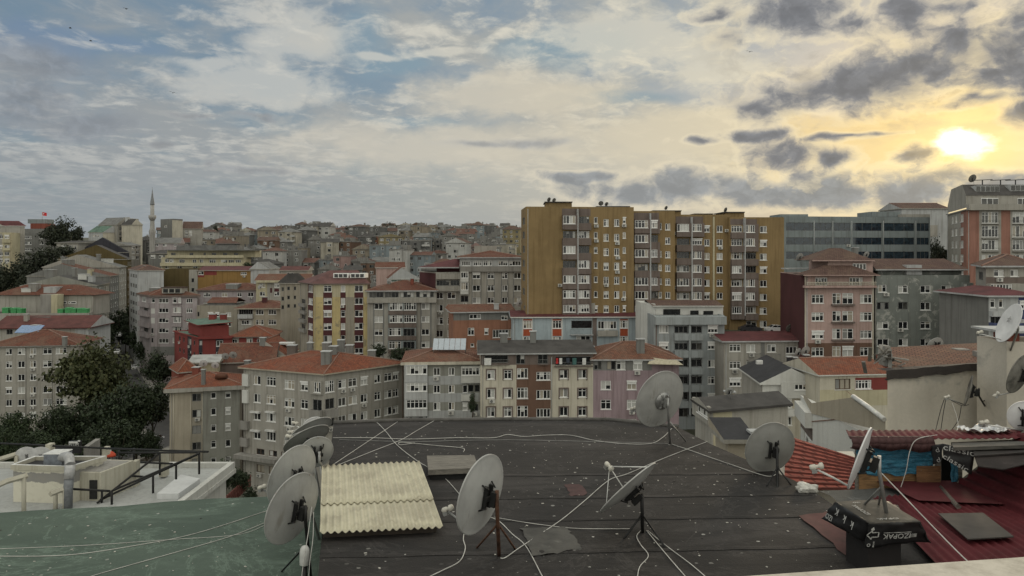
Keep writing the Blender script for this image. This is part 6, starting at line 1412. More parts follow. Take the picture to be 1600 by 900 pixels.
for i in range(10): a=i*.628; b2=a+.628; flat([(-.045+.03*math.cos(a),-.18+.03*math.sin(a)),(-.045+.03*math.cos(b2),-.18+.03*math.sin(b2)),(-.045+.018*math.cos(b2),-.18+.018*math.sin(b2)),(-.045+.018*math.cos(a),-.18+.018*math.sin(a))],o_)
o2_=fpt(.56,.36); flat([(-.22,-.006),(.22,-.006),(.22,.006),(-.22,.006)],o2_); o2_=fpt(.86,.50)
for i in range(5): flat([(-.06+.012*i,-.03+.013*i),(.07,-.03+.013*i),(.07,-.022+.013*i),(-.06+.012*i,-.022+.013*i)],o2_)
mb.build('printed_marks',PRINT,wc,wc.location)
lx=BL-TL; ly=TL-onz(1286,811,zb_+.02)
ln=lx.cross(ly).normalized()
text('IZO',TL+lx*.16-ly*.72+ln*.045,lx,ly,.085,PRINT,wc,flip=True); text('K',TL+lx*.24-ly*.32+ln*.04,lx,ly,.11,PRINT,wc,flip=True); text('k',TL+lx*.76-ly*.45+ln*.05,lx,ly,.12,PRINT,wc,flip=True); text('k',TL+lx*.52-ly*.4+ln*.05,lx,ly,.12,PRINT,wc,flip=True)
tx=(BR-BL).normalized(); ty=(TL-BL)
text('OPAK',BL.lerp(BR,.45)+(TL-BL)*.12+Vector((0,0,.016)),tx,ty,.06,PRINT,wc,flip=True,fit=.34); text('IZOPAK',BL.lerp(TL,.55)+(BR-BL)*.22+Vector((0,0,.016)),lx,tx,.07,PRINT,wc,flip=True,fit=.45); text('IZO',TL.lerp(TR,.35)-(TL-BL)*.13+Vector((0,0,.016)),tx,ty,.05,PRINT,wc,flip=True)
dish('white dish seen edge on, standing on the wrapped black chimney',1349,718,12.1,.50,(-.80,.52,.30),onz(1386,802,zt_),(1277,729,12.3),mat=DW,legs=(onz(1351,788,zt_),onz(1373,788,zt_)),mast=GALV,depth=.12)
# ---------------------------------------------------------------- red corrugated roofs at the right
def metal(key,c):
    m,n,b=nt(key); co=coord(n); col=mixc(n,ramp(n,noise(n,co,1.2,6,.65),.35,.72),c,dark(c,.55)); col=mixc(n,ramp(n,noise(n,co,6,5,.7),.6,.85,0,.5),col,(.16,.09,.07))
    n.links.new(col,b.inputs['Base Color']); b.inputs['Roughness'].default_value=.8; b.inputs['Specular IOR Level'].default_value=.2; return m
REDM=metal('red_metal',(.088,.014,.018)); REDM2=metal('red_metal_faded',(.10,.022,.026))
rr_=thing('metal_roof','dark red corrugated metal roof between the wrapped chimney and the right wall of sheets','metal roof',(8.3,13,CZ-5.2))
def rz2(x,Y,dz=0): return Vector((x,Y,RZ(Y)+.10+dz))
mb=corr(rz2(7.35,15.7),rz2(9.75,16.4),rz2(9.75,9.6),rz2(6.2,9.6),17,6,.02); mb.build('roof_sheet',REDM,rr_,rr_.location)
mb=MB(); q=[rz2(7.95,16.8,.05),rz2(9.8,16.8,.05),rz2(9.8,15.0,.06),rz2(8.1,15.3,.06)]; mb.face(list(reversed(q))); o=mb.build('flat_sheet',REDM2,rr_,rr_.location)
mb=MB(); q=[onroof(*p,.20) for p in ((1466,802),(1536,801),(1584,838),(1512,842))]; mb.face(list(reversed(q))); o=mb.build('dark_sheet',plain('dark_sheet',(.045,.04,.036),.7,sc=3),rr_,rr_.location)
o.modifiers.new('t','SOLIDIFY').thickness=.02
rw=thing('metal_roof','steep wall like slope of dark red corrugated sheets rising at the right edge','metal roof',(10.6,13,CZ-5))
def rs_(x,Y): return Vector((x,Y,RZ(Y)+.06+.78*(x-9.5)))
mb=corr(rs_(9.5,8.6),rs_(9.5,16.6),rs_(12.2,16.6),rs_(12.2,8.6),1,1,0)
mb=MB(); nr_=13; seg=8
for i in range(nr_*seg):
    x0,x1=9.5+2.7*i/(nr_*seg),9.5+2.7*(i+1)/(nr_*seg); w=lambda x:.035*math.cos(2*math.pi*(x-9.5)/2.7*nr_)
    q=[rs_(x0,8.6),rs_(x1,8.6),rs_(x1,16.6),rs_(x0,16.6)]; ks=(x0,x1,x1,x0); mb.face([p+Vector((-.6,0,.8))*w(k_) for p,k_ in zip(q,ks)],0,smooth=True)
o=mb.build('roof_sheet',REDM,rw,rw.location)
mb=MB(); mb.face([rs_(9.5,16.62),rs_(12.2,16.62),Vector((12.2,16.62,CZ-6)),Vector((9.5,16.62,CZ-6))]); mb.build('end_wall',WOOD,rw,rw.location)
# ---------------------------------------------------------------- tarp shack
sh=thing('shack','makeshift roof shack with blue tarpaulin, chipboard and a red sheet roof','shack',(9,17.3,CZ-5.2))
YS=16.75
def shq(x0,x1,y0,y1,Y,mat,name,amp=0,seed=1,sub=14,ky=1.):
    r=random.Random(seed); mb=MB(); a=P(x0,y0,Y); c=P(x1,y1,Y)
    for j in range(sub+1):
        for i in range(sub+1):
            mb.v.append((a.x+(c.x-a.x)*i/sub,Y+amp*(math.sin(j*2.1*ky+i*.35)+.6*math.sin(i*1.3+j*.7)+r.uniform(-.5,.5)),a.z+(c.z-a.z)*j/sub+((amp*1.2*math.sin(i*1.1)+amp*r.uniform(-1,1)) if j==sub else 0)))
    w=sub+1
    for j in range(sub):
        for i in range(sub): mb.f.append((j*w+i,(j+1)*w+i,(j+1)*w+i+1,j*w+i+1)); mb.m.append(0); mb.sm.add(len(mb.f)-1)
    return mb.build(name,mat,sh,sh.location)
def tarpm():
    m,n,b=nt('blue_tarp'); co=coord(n); col=mixc(n,ramp(n,noise(n,co,3,6,.7,1.0,sc=(1,1,2.5)),.35,.68),(.035,.19,.29),(.015,.085,.14)); n.links.new(col,b.inputs['Base Color']); b.inputs['Roughness'].default_value=.4; bump(n,b,noise(n,co,7,5,.6,1.,sc=(1,1,3)),.8,.05); return m
TARP=tarpm()
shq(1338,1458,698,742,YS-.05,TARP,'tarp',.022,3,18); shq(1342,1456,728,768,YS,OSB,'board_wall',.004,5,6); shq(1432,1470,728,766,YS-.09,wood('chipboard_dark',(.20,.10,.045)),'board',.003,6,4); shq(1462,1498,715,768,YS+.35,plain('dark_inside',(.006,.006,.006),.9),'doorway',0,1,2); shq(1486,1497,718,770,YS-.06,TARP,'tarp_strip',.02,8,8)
mb=MB()
for px in (1341,1400,1466,1499): a=P(px,770,YS+.06); mb.box((a.x-.05,YS+.03,a.z-.1),(a.x+.05,YS+.12,CZ-4.25))
mb.build('post',WOOD,sh,sh.location)
def mroof(pts,name,mat,th=.03):
    mb=MB(); mb.face(pts); mb.face([p-Vector((0,0,th)) for p in reversed(pts)])
    for a,c in zip(pts,pts[1:]+pts[:1]): mb.face([a,a-Vector((0,0,th)),c-Vector((0,0,th)),c])
    return mb.build(name,mat,sh,sh.location)
a,b_=P(1326,682,17.0),P(1620,692,16.9)
c0_,c1_,c2_,c3_=P(1330,687,16.5),P(1490,694,16.4),P(1620,675,18.3),P(1318,680,18.0)
zr=CZ-4.03
G0,G1,G2,G3=Vector((P(1328,0,16.45).x,16.45,zr)),Vector((12.6,16.45,zr+.03)),Vector((12.6,17.25,zr+.03)),Vector((P(1322,0,17.2).x,17.2,zr+.01))
mb=corr(G3,G2,G1,G0,34,3,.014); o=mb.build('roof_sheet',REDM2,sh,sh.location); o.modifiers.new('t','SOLIDIFY').thickness=.01
mb=MB()
for i in range(13):      # rolled felt along the front edge
    t=i/12; x=G0.x+(P(1458,0,16.4).x-G0.x)*t; s_=.05+.03*math.sin(i*1.4)
    ring=[Vector((x,16.52,zr+.035)),Vector((x,16.40,zr+.03)),Vector((x,16.33,zr-.05-s_*.4)),Vector((x,16.36,zr-.10-s_*1.0-.08*t)),Vector((x,16.44,zr-.13-s_-.08*t))]
    if i:
        for k in range(4): mb.face([prev[k],ring[k],ring[k+1],prev[k+1]],0,smooth=True)
    prev=ring
o=mb.build('edge_felt',sheet('edge_felt',(.06,.028,.028),.4),sh,sh.location); o.modifiers.new('t','SOLIDIFY').thickness=.015
# black printed membrane hanging by the doorway
mb=MB(); V=lambda px,py,Y:P(px,py,Y)
def hang(a,b_,c,d_,amp,seed): drape(a,b_,c,d_,0,amp,seed)
h0,h1,h2,h3=V(1454,697,16.3),V(1473,693,16.05),V(1471,722,16.05),V(1457,726,16.3)
drape(h0,h1,h2,h3,0,.012,2); k0,k1,k2,k3=V(1473,693,16.04),V(1524,704,15.7),V(1518,742,15.75),V(1474,716,16.0)
drape(k0,k1,k2,k3,0,.012,4)
o=mb.build('membrane',BLK,sh,sh.location); o.modifiers.new('t','SOLIDIFY').thickness=.01
ex=k1-k0; ey=k0-k3; en=ex.cross(ey).normalized()
text('classic',k0+ex*.50-ey*.22+en*.05,ex,ey,.115,PRINT,sh,fit=.56); text('classic',k3+(k2-k3)*.45+ey*.20+en*.055,k2-k3,ey,.10,PRINT,sh,fit=.50); text('cl',h0+(h1-h0)*.5-(h0-h3)*.25+Vector((-.02,-.05,0)),h1-h0,h0-h3,.10,PRINT,sh); text('cl',h0+(h1-h0)*.5-(h0-h3)*.78+Vector((-.02,-.05,0)),h1-h0,h0-h3,.10,PRINT,sh)
mroof([P(1490,699,15.7),P(1640,694,15.6),P(1640,684,16.9),P(1486,691,16.6)],'old_boards',wood('dark_boards',(.085,.08,.07)),.07); mroof([P(1522,712,15.3),P(1640,704,15.2),P(1640,697,15.9),P(1520,701,15.9)],'old_felt',sheet('old_felt',(.03,.025,.023),.4),.03); mroof([P(1528,728,15.0),P(1568,733,14.8),P(1640,716,14.9),P(1640,704,15.3),P(1522,711,15.4)],'hanging_felt',sheet('old_felt2',(.034,.026,.024),.4),.02)
mb=MB(); a=onroof(1497,792,.15); c=P(1470,762,16.3); mb.tube([a,c],.06,0,4); tag(mb.build('plank',wood('plank_wood',(.12,.10,.085))),'old wooden plank leaning from the shack doorway onto the red roof','plank')
# silver foil on the shack roof
r5=random.Random(5); mb=MB(); nx_,ny_=14,6
for j in range(ny_+1):
    for i in range(nx_+1): mb.v.append((9.95+1.0*i/nx_,16.75+.45*j/ny_,zr+.06+r5.uniform(0,.07)+(.04*math.sin(i*1.2))))
for j in range(ny_):
    for i in range(nx_): q=j*(nx_+1)+i; mb.f.append((q,q+1,q+nx_+2,q+nx_+1)); mb.m.append(0)
tag(mb.build('foil_sheet',plain('foil',(.62,.62,.62),.35,.6,.2,9)),'crumpled silver foil sheet on the red roof under the pale wall dish','foil')
# ---------------------------------------------------------------- plaster house at the right with its wall dishes
ph=Bld('house','rough beige plaster house with dark felt coping and old brown tiles behind the shack','house','G2',[(652,26),(1640,28)],195,'plaster',depth=7,base=CZ-14,mats=['greengrey'],ray=True); ph.walls()
f=ph.fc(0); M=ph.fm(f); mb=MB(); zt=ph.zt; Lf=f['L']
for i in range(20):
    x0,x1=Lf*.985*i/20-.15,Lf*.985*(i+1)/20-.15; s0,s1=[.05*math.sin(k*1.3)+.03*math.sin(k*2.9)-.16+.30*min(1,k/14) for k in (i,i+1)]
    s0*=.5; s1*=.5
    mb.face([M@Vector(q) for q in ((x0,-.12,zt-.12+s0),(x1,-.12,zt-.12+s1),(x1,-.10,zt+.16+s1*.5),(x0,-.10,zt+.16+s0*.5))]); mb.face([M@Vector(q) for q in ((x0,-.10,zt+.16+s0*.5),(x1,-.10,zt+.16+s1*.5),(x1,.35,zt+.13),(x0,.35,zt+.13))]); mb.face([M@Vector(q) for q in ((x0,-.003,zt-.10+s0),(x1,-.003,zt-.10+s1),(x1,-.12,zt-.12+s1),(x0,-.12,zt-.12+s0))])
mb.build('coping',sheet('coping',(.045,.038,.035),.4),ph.root,ph.o)
mb=MB(); qp=ph.q; dv=(qp[3]-qp[0]).normalized(); q=[Vector((*(qp[0]+dv*.36),zt+.10)),Vector((*(qp[1]+dv*.36),zt+.10)),Vector((*(qp[1]+dv*6.5),zt+.16)),Vector((*(qp[0]+dv*6.5),zt+.16))]; mb.face(q,0,[(0,0),(Lf,0),(Lf,6),(0,6)]); ph.roofo=mb.build('roof',tiles('old',(.18,.09,.06),(.12,.06,.045),.6),ph.root,ph.o)
def pbox(x0,x1,y0,y1,Y,dep,mat,name): a=P(x0,y1,Y); c=P(x1,y0,Y); m_=MB(); m_.box((a.x,Y,a.z),(c.x,Y+dep,c.z)); return m_.build(name,mat,ph.root,ph.o)
pbox(1573,1680,534,700,25.0,1.6,W['plaster'],'chimney_stack'); pbox(1576,1593,521,533.9,25.1,.8,W['brickred'],'brick_course'); pbox(1569,1680,517.5,520.8,24.8,1.8,W['whitegrey'],'cap_slab'); pbox(1383,1392,541,572,28,.5,CONC,'chimney'); pbox(1455,1472,548,556,31,.5,CONC,'roof_block'); pbox(1497,1516,546,556,31,.5,CONC,'roof_block'); pbox(1534,1560,551,560,29,.6,CONC,'roof_block')
DS='satellite dishes on the plaster house'
dish('white dish with a small star, high on the chimney stack at the right edge',1579,506,24.4,.58,(-.86,.10,.38),P(1579,545,25.0),(1531,519,24.0),mat=DW,group=DS,depth=.12,asp=1.12)
st_=MB(); 
for i in range(5):
    for k_,w in ((0,0),): 
        a0_,a1_=math.pi/2+i*2*math.pi*2/5,math.pi/2+(i+1)*2*math.pi*2/5; A_=Vector((.11*math.cos(a0_),.11*math.sin(a0_),0)); B2=Vector((.11*math.cos(a1_),.11*math.sin(a1_),0)); st_.tube([A_,B2],.007,0,4)
nv=Vector((-.86,.10,.38)).normalized(); xa=Vector((0,0,1)).cross(nv).normalized(); ya=nv.cross(xa); c=P(1578,500,24.4)+nv*.03
so=st_.build('star_emblem',CABG,[o for o in bpy.data.objects if o.get('label','').startswith('white dish with a small star')][0]); so.matrix_basis=Matrix(((xa.x,ya.x,nv.x,0),(xa.y,ya.y,nv.y,0),(xa.z,ya.z,nv.z,0),(0,0,0,1))); so.location=c-so.parent.location
dish('rust edged dish seen edge on, bracketed to the middle of the plaster wall',1517,611,25.4,.50,(-.84,.45,.22),P(1546,644,26.9),(1480,620,25.2),mat=DD,group=DS,mast=DARKM,legs=(P(1541,620,27.2),))
dish('dark brown backed dish at the right edge of the plaster wall',1597,586,23.2,.62,(-.5,.82,.3),P(1612,610,25),(1557,616,23.4),mat=DD,group=DS,mast=DARKM)
dish('pale flat faced dish low at the right edge, above the silver foil',1603,652,17.0,.34,(.42,.88,.16),Vector((11.9,16.9,zr+.05)),(1538,660,16.8),mat=DW,group=DS)
for lb_,pp in (('dark cable hanging on the plaster wall, left one of three',[(1476,622,25.9),(1470,640,25.95),(1462,672,26)]),('dark cable hanging on the plaster wall, middle one of three',[(1478,622,25.9),(1474,645,25.95),(1470,672,26)]),('dark cable hanging on the plaster wall, right one of three',[(1502,634,25.7),(1498,655,25.9),(1487,672,26)]),('dark cable sagging from the edge on wall dish receiver to its bracket',[(1480,622,25.3),(1495,630,25.5),(1505,634,25.4),(1514,632,25.4)])): cable(lb_,pp,'a',.012,plain('cable_dark',(.03,.03,.03),.7))
pile=thing('board_pile','heap of broken boards and rubble at the left corner of the plaster house roof','rubble',P(1385,575,27))
r6=random.Random(6)
for i in range(16):
    mb=MB(); M6=Matrix.Translation((r6.uniform(-.6,.5),r6.uniform(-.3,.6),r6.uniform(-.05,.65)))@Matrix.Rotation(r6.uniform(0,3),4,'Z')@Matrix.Rotation(r6.uniform(-.9,.9),4,'Y'); mb.box((-.35,-.06,-.02),(.35,.06,.02),0,M6); mb.build('board',r6.choice([WOOD,CONC,W['dgrey']]),pile)
# small dishes standing on the roofs of the town
SG='small satellite dishes on the town roofs'
for px,py,d,r,mt_,lb_ in ((858,312,157,.45,DD,'leftmost small dish on top of the mustard block'),(866,313,157,.45,DD,'second small dish from the left on top of the mustard block'),(939,318,157,.5,DD,'third small dish from the left on top of the mustard block'),(948,319,157,.42,DD,'fourth small dish from the left on top of the mustard block'),(1041,325,158,.42,DD,'dark small dish on the middle roof house of the mustard block'),(1134,328,158,.5,DD,'rightmost small dish on top of the mustard block'),
    (812,474,151,.7,DW,'white dish above the left end of the light blue building roof'),(823,480,150,.6,DG,'grey dish beside the white one at the light blue building roof'),(1250,402,131,.7,DG,'dish on the left terrace of the pink block'),(1354,398,130,.55,DG,'dish right of the pink block roof peak'),(1235,513,133,.8,DD,'brown dish at the right end of the dark red brown roof'),(1247,552,103,.7,DG,'left dish behind the black slate roof'),(1259,549,103,.7,DG,'right dish behind the black slate roof'),
    (318,568,149,.75,DW,'leftmost pale dish of the row behind the short red hip roof'),(336,571,149,.7,DW,'second pale dish of the row behind the short red hip roof'),(352,557,152,.7,DG,'grey dish above the small pale rooftop room'),(364,555,152,.75,DG,'grey dish right of the small pale rooftop room'),(407,449,238,.8,DW,'white dish at the right end of the wide mauve grey roof'),(1520,279,168,.9,DD,'dark dish on the very top of the tall right tower'),(1462,540,33,.35,DG,'small dish on the rear edge of the plaster house roof'),(1140,612,72,.4,DG,'small dish on the ridge of the sagging dark roof')):
    dish(lb_,px,py,d,r,(-.35+rnd.uniform(-.3,.3),.8,.4),P(px+2,py,d)-Vector((0,0,1.6 if d>100 else .9)),None,mat=mt_,group=SG)
# ---------------------------------------------------------------- ledge under the viewer
def ledgem():
    m,n,b=nt('ledge_stone'); co=coord(n); col=mixc(n,ramp(n,noise(n,co,6,8,.75),.35,.7),(.50,.46,.39),(.30,.27,.22)); col=mixc(n,ramp(n,noise(n,co,1.2,4),.45,.7,0,.5),col,(.62,.59,.52)); n.links.new(col,b.inputs['Base Color']); b.inputs['Roughness'].default_value=.8; bump(n,b,noise(n,co,40,4),.3,.004); return m
mb=MB(); p0=Vector((.93,2.80)); p1=Vector((1.97,2.96)); u=(p1-p0).normalized(); v=Vector((u.y,-u.x)); e=[p0-u*5,p0+u*8,p0+u*8+v*.45,p0-u*5+v*.45]
mb.prism([(q.x,q.y) for q in reversed(e)],CZ-1.30,CZ-1.18); tag(mb.build('parapet',ledgem()),'pale speckled stone ledge at the lower right corner, nearest to the viewer','ledge')
# ================================================================== white terrace block at the lower left
tz=CZ-24.6
tb=thing('apartment_block','building with a white roof terrace, stair house and black steel frame at the lower left','apartment block',(-45,78,CZ-43))
TW=wall('terrace_white',(.52,.52,.49),.45); TC=wall('terrace_cream',(.48,.46,.38),.5)
mb=MB(); mb.prism([(-70,62),(-32.4,62),(-32.4,87),(-70,87)],CZ-44,tz-.7,1); mb.box((-70.5,61.5,tz-.697),(-31.5,87.7,tz-.25),1); mb.face([(-70,62,tz),(-32.2,62,tz),(-32.2,87,tz),(-70,87,tz)],0)
for q in ((-32.2,61.6,-31.6,87.6),(-70,87,-32.203,87.6)): mb.box((q[0],q[1],tz-.247),(q[2],q[3],tz+.55),1)
mb.build('terrace',[wall('terrace_floor',(.38,.39,.38),.35),TW],tb,tb.location)
def tbox(k,x0,x1,y0,y1,Y,dep,mat,name,parent=tb,top=None):
    a=P(cx(k,x0),cy(k,y1),Y); c=P(cx(k,x1),cy(k,y0),Y); m_=MB(); m_.box((a.x,Y,a.z),(c.x,Y+dep,c.z)); return m_.build(name,mat,parent,parent.location if parent else None)
D='D2'
def patchy():
    m,n,b=nt('patched_render'); co=coord(n); sp=N(n,'ShaderNodeSeparateXYZ'); n.links.new(co,sp.inputs[0])
    zz=mathn(n,'ADD',sp.outputs[2],mathn(n,'MULTIPLY',mathn(n,'SUBTRACT',noise(n,co,.9,5,.6),.5),1.1))
    top=zt_st-(CZ-43); k=mathn(n,'MULTIPLY',ramp(n,zz,top-1.75,top-1.65),ramp(n,zz,top-.75,top-.68,1,0))
    col=mixc(n,k,(.56,.54,.45),(.24,.235,.22)); col=mixc(n,ramp(n,noise(n,co,2,5),.45,.8,0,.35),col,(.3,.28,.22)); n.links.new(col,b.inputs['Base Color']); b.inputs['Roughness'].default_value=.9; return m
zt_st=P(cx(D,430),cy(D,245),75.3).z
a=P(cx(D,78),cy(D,468),75.3); c=P(cx(D,430),cy(D,245),75.3); zt=c.z
mb=MB(); x0,x1=a.x,c.x; mb.prism([(x0,75.3),(x1,74.7),(x1+1.4,78.2),(x0+.3,78.2)],tz,zt-.5,0); 
o_=[(x0-.15,75.1),(x1+.15,74.5),(x1+1.65,78.4),(x0+.15,78.4)]; i_=[(x0+.15,75.35),(x1-.1,74.8),(x1+1.3,78.1),(x0+.45,78.1)]
for k in range(4):
    A1_,B1_=o_[k],o_[(k+1)%4]; C1_,D1_=i_[(k+1)%4],i_[k]
    mb.face([(*A1_,zt-.497),(*B1_,zt-.497),(*B1_,zt),(*A1_,zt)],1); mb.face([(*A1_,zt),(*B1_,zt),(*C1_,zt),(*D1_,zt)],2); mb.face([(*C1_,zt-.4),(*D1_,zt-.4),(*D1_,zt),(*C1_,zt)],1)
mb.face([(*q,zt-.4) for q in i_],3); mb.face([(*q,zt-.497) for q in reversed(o_)],1)
mb.build('stair_house',[patchy(),TC,WHITEP,T['black']],tb,tb.location)
tbox(D,147,194,282,320,75.2,.15,plain('dark_opening',(.012,.012,.012),.9),'window')
xw=P(cx(D,592),0,75.5).x; xe=P(cx(D,785),0,80).x
mb=MB(); mb.prism([(xw-2.2,75.7),(xw,75.5),(xe,80),(xe-3.4,80.4)],tz,zt-.9,0); mb.prism([(xw-1.9,75.9),(xw-.25,75.75),(xe-.3,79.7),(xe-3.1,80.1)],zt-.897,zt-.88,1); mb.build('stair_wing',[TC,CONC],tb,tb.location)
tbox(D,523,567,340,450,75.42,.6,plain('door_dark',(.02,.02,.02),.8),'door'); 
mb=MB(); a=P(cx(D,255),cy(D,245),75.6); c=P(cx(D,362),cy(D,188),75.6); mb.box((a.x,75.6,zt-.4),(c.x,77.4,c.z)); mb.box((a.x-.05,75.55,c.z+.003),(c.x+.05,77.45,c.z+.06),1)
acb=mb.build('ventilation_unit',[plain('unit_grey',(.20,.22,.25),.5,.3),WHITEP]); tag(acb,'grey metal ventilation box with a white lid on the stair house roof','ventilation unit')
mb=MB(); Pt=lambda x,y,Y:P(cx(D,x),cy(D,y),Y)
mb.tube(smoothp([Pt(365,205,76),Pt(388,200,75),Pt(405,208,74.4),Pt(411,250,73.8)]),.46,0,14); mb.tube([Pt(411,248,73.8),Pt(406,330,73.6)],.47,0,14); mb.tube([Pt(406,330,73.6),Pt(398,400,73.4),Pt(396,520,73.4)],.43,1,14)
tag(mb.build('duct_pipe',[plain('duct_light',(.42,.42,.42),.45,.3),plain('duct_grey',(.17,.18,.19),.5,.3)]),'fat grey duct pipe bending down the front of the stair house','duct')
for i,(x,lb_) in enumerate(((155,'left small white dish behind the stair house parapet'),(236,'right small white dish beside the ventilation box'))):
    dish(lb_,cx(D,x),cy(D,196),82,.62*1.7,(-.35,.85,.4),Pt(x+10,240,82.3),None,mat=DW,group='small dishes on the stair house',depth=.12)
tbox(D,918,1045,400,470,75.0,.01,TW,'x') if False else None
mb=MB(); q=[Pt(918,398,76.0),Pt(1045,402,76.0),Pt(1172,338,81.0),Pt(1060,327,82.5)]; zt2=sum(p.z for p in q)/4
mb.prism([(p.x,p.y) for p in q],tz+.003,zt2); tag(mb.build('terrace_box',wall('box_white',(.58,.59,.59),.15)),'plain white box housing on the terrace beside the right parapet','box')
fr=thing('steel_frame','black steel handrail frame with diagonal stair rails standing on the white terrace','frame',Pt(760,480,76))
mb=MB(); yt={}
for pts_ in ([(697,165,82),(697,262,82)],[(785,150,84),(785,240,84)],[(897,300,78),(897,438,78)],[(1032,245,79),(1032,333,79)],[(1167,175,80),(1167,303,80)],[(937,172,83),(937,308,83)],[(597,405,75),(597,497,75)],[(655,400,74.5),(655,495,74.5)],[(625,153,84),(1220,172,80)],[(690,178,82),(1170,176,80)],[(570,472,74.5),(940,178,82)],[(585,455,75),(1168,182,80)],[(420,390,74),(645,402,74.8)],[(612,303,79),(840,318,80)],[(612,303,79),(785,232,84)],[(790,232,84),(1010,242,82)],[(-20,122,88),(640,152,86)],[(655,402,74.5),(1168,182,79.4)]): mb.tube([Pt(*q) for q in pts_],.11,0,6)
mb.build('rail',DARKM,fr,fr.location)
for x0,x1,y0,y1,Y,lb_ in ((265,295,130,190,86.5,'white roof post left of the dark sign'),(596,622,150,196,86.5,'white roof post beside the orange umbrella'),(930,970,168,320,83,'tall white roof post inside the steel frame'),(768,796,230,392,80,'cream post at the corner of the stair wing')):
    o=tbox(D,x0,x1,y0,y1,Y,.9,TC,'roof_post',None); tag(o,lb_,'post','posts on the white terrace')
for pts_,lb_ in (([(-20,372,70),(40,345,71),(158,312,72.5)],'middle white concrete beam at the left edge on a round column'),([(295,420,72),(350,398,73),(400,388,73.5)],'short white concrete beam ending at the duct pipe'),([(-20,222,80),(100,185,82)],'upper white concrete beam at the far left edge')):
    g=thing('pergola_beam',lb_,'beam',Pt(*pts_[-1]),'white pergola beams'); mb=MB(); mb.tube([Pt(*q) for q in pts_],.27,0,4); mb.sm.clear(); mb.build('beam',TC,g,g.location)
    q=pts_[-1]; mb=MB()
    xs_=(140,) if q[0]==158 else ((325,380) if q[0]==400 else (95,))
    for x in xs_: top=Pt(x,q[1]+8,q[2]-.3); mb.tube([top,Vector((top.x,top.y,tz))],.2,0,8)
    mb.build('column',TC,g,g.location)
# dark sign and things behind the terrace
sg=thing('shop_sign','black shop sign with white letters and a white right edge behind the terrace','sign',Pt(440,190,93)); a=Pt(405,182,93); c=Pt(470,112,93); mb=MB(); mb.box((a.x,93,a.z),(c.x,93.4,c.z)); mb.build('board',plain('sign_black',(.012,.012,.014),.5),sg,sg.location)
mb=MB(); mb.box((c.x-.25,92.9,a.z+1.6),(c.x,92.997,c.z)); mb.box((a.x,92.9,c.z-.2),(c.x-.253,92.997,c.z)); mb.build('edge_strip',WHITEP,sg,sg.location); text('PLUM',(Pt(432,131,92.97)),(1,0,0),(0,0,1),.42,WHITEP,sg,fit=1.15)
sg2=thing('shop_sign','long low black sign with two rows of faint lettering, left of the taller black sign','sign',Pt(350,180,94)); a=Pt(305,178,94); c=Pt(400,145,94); mb=MB(); mb.box((a.x,94,a.z),(c.x,94.3,c.z)); mb.build('board',plain('sign_black2',(.02,.02,.024),.5),sg2,sg2.location)
um=thing('umbrella','closed orange red umbrella top behind the white terrace','umbrella',Pt(650,215,92)); mb=MB(); mb.lathe([(.6,0),(.5,.25),(.25,.5),(.02,.62)],0,8,Matrix.Translation(Pt(650,198,92))); mb.build('canopy',plain('umbrella_red',(.5,.07,.03),.8),um,um.location); mb=MB(); mb.tube([Pt(650,198,92)+Vector((0,0,1)),Pt(650,198,92)-Vector((0,0,6))],.06); mb.build('pole',GALV,um,um.location)
wl_=MB(); a=Pt(490,190,96); c=Pt(560,95,100); wl_.prism([(a.x,96),(c.x,100),(c.x+.6,100),(a.x+.6,96)],a.z-8,c.z); tag(wl_.build('boundary_wall',CONC),'old grey boundary wall with steps behind the black sign','wall')
# ================================================================== sky and light
SUN_PX=(1505,222)
sd=Vector(((SUN_PX[0]-800)/F,1,(HY-SUN_PX[1])/F)).normalized()
AZ=math.atan2(sd.x,sd.y); EL=math.asin(sd.z)
wd=bpy.data.worlds.new('World'); S.world=wd; wd.use_nodes=True; n=wd.node_tree; n.nodes.clear()
out=N(n,'ShaderNodeOutputWorld'); bg=N(n,'ShaderNodeBackground'); n.links.new(bg.outputs[0],out.inputs[0]); bg.inputs['Strength'].default_value=.1
sky=N(n,'ShaderNodeTexSky'); sky.sky_type='NISHITA'; sky.sun_disc=False; sky.sun_elevation=EL; sky.sun_rotation=AZ; sky.altitude=60; sky.air_density=1.0; sky.dust_density=1.5; sky.ozone_density=1.5
d=coord(n,'Generated')
sep=N(n,'ShaderNodeSeparateXYZ'); n.links.new(d,sep.inputs[0]); X,Y,Z=sep.outputs
az=mathn(n,'ARCTAN2',X,Y); hor=mathn(n,'SQRT',mathn(n,'ADD',mathn(n,'MULTIPLY',X,X),mathn(n,'MULTIPLY',Y,Y))); el=mathn(n,'ARCTAN2',Z,hor)
cmb=N(n,'ShaderNodeCombineXYZ'); n.links.new(az,cmb.inputs[0]); n.links.new(el,cmb.inputs[1]); A=cmb.outputs[0]       # azimuth, elevation
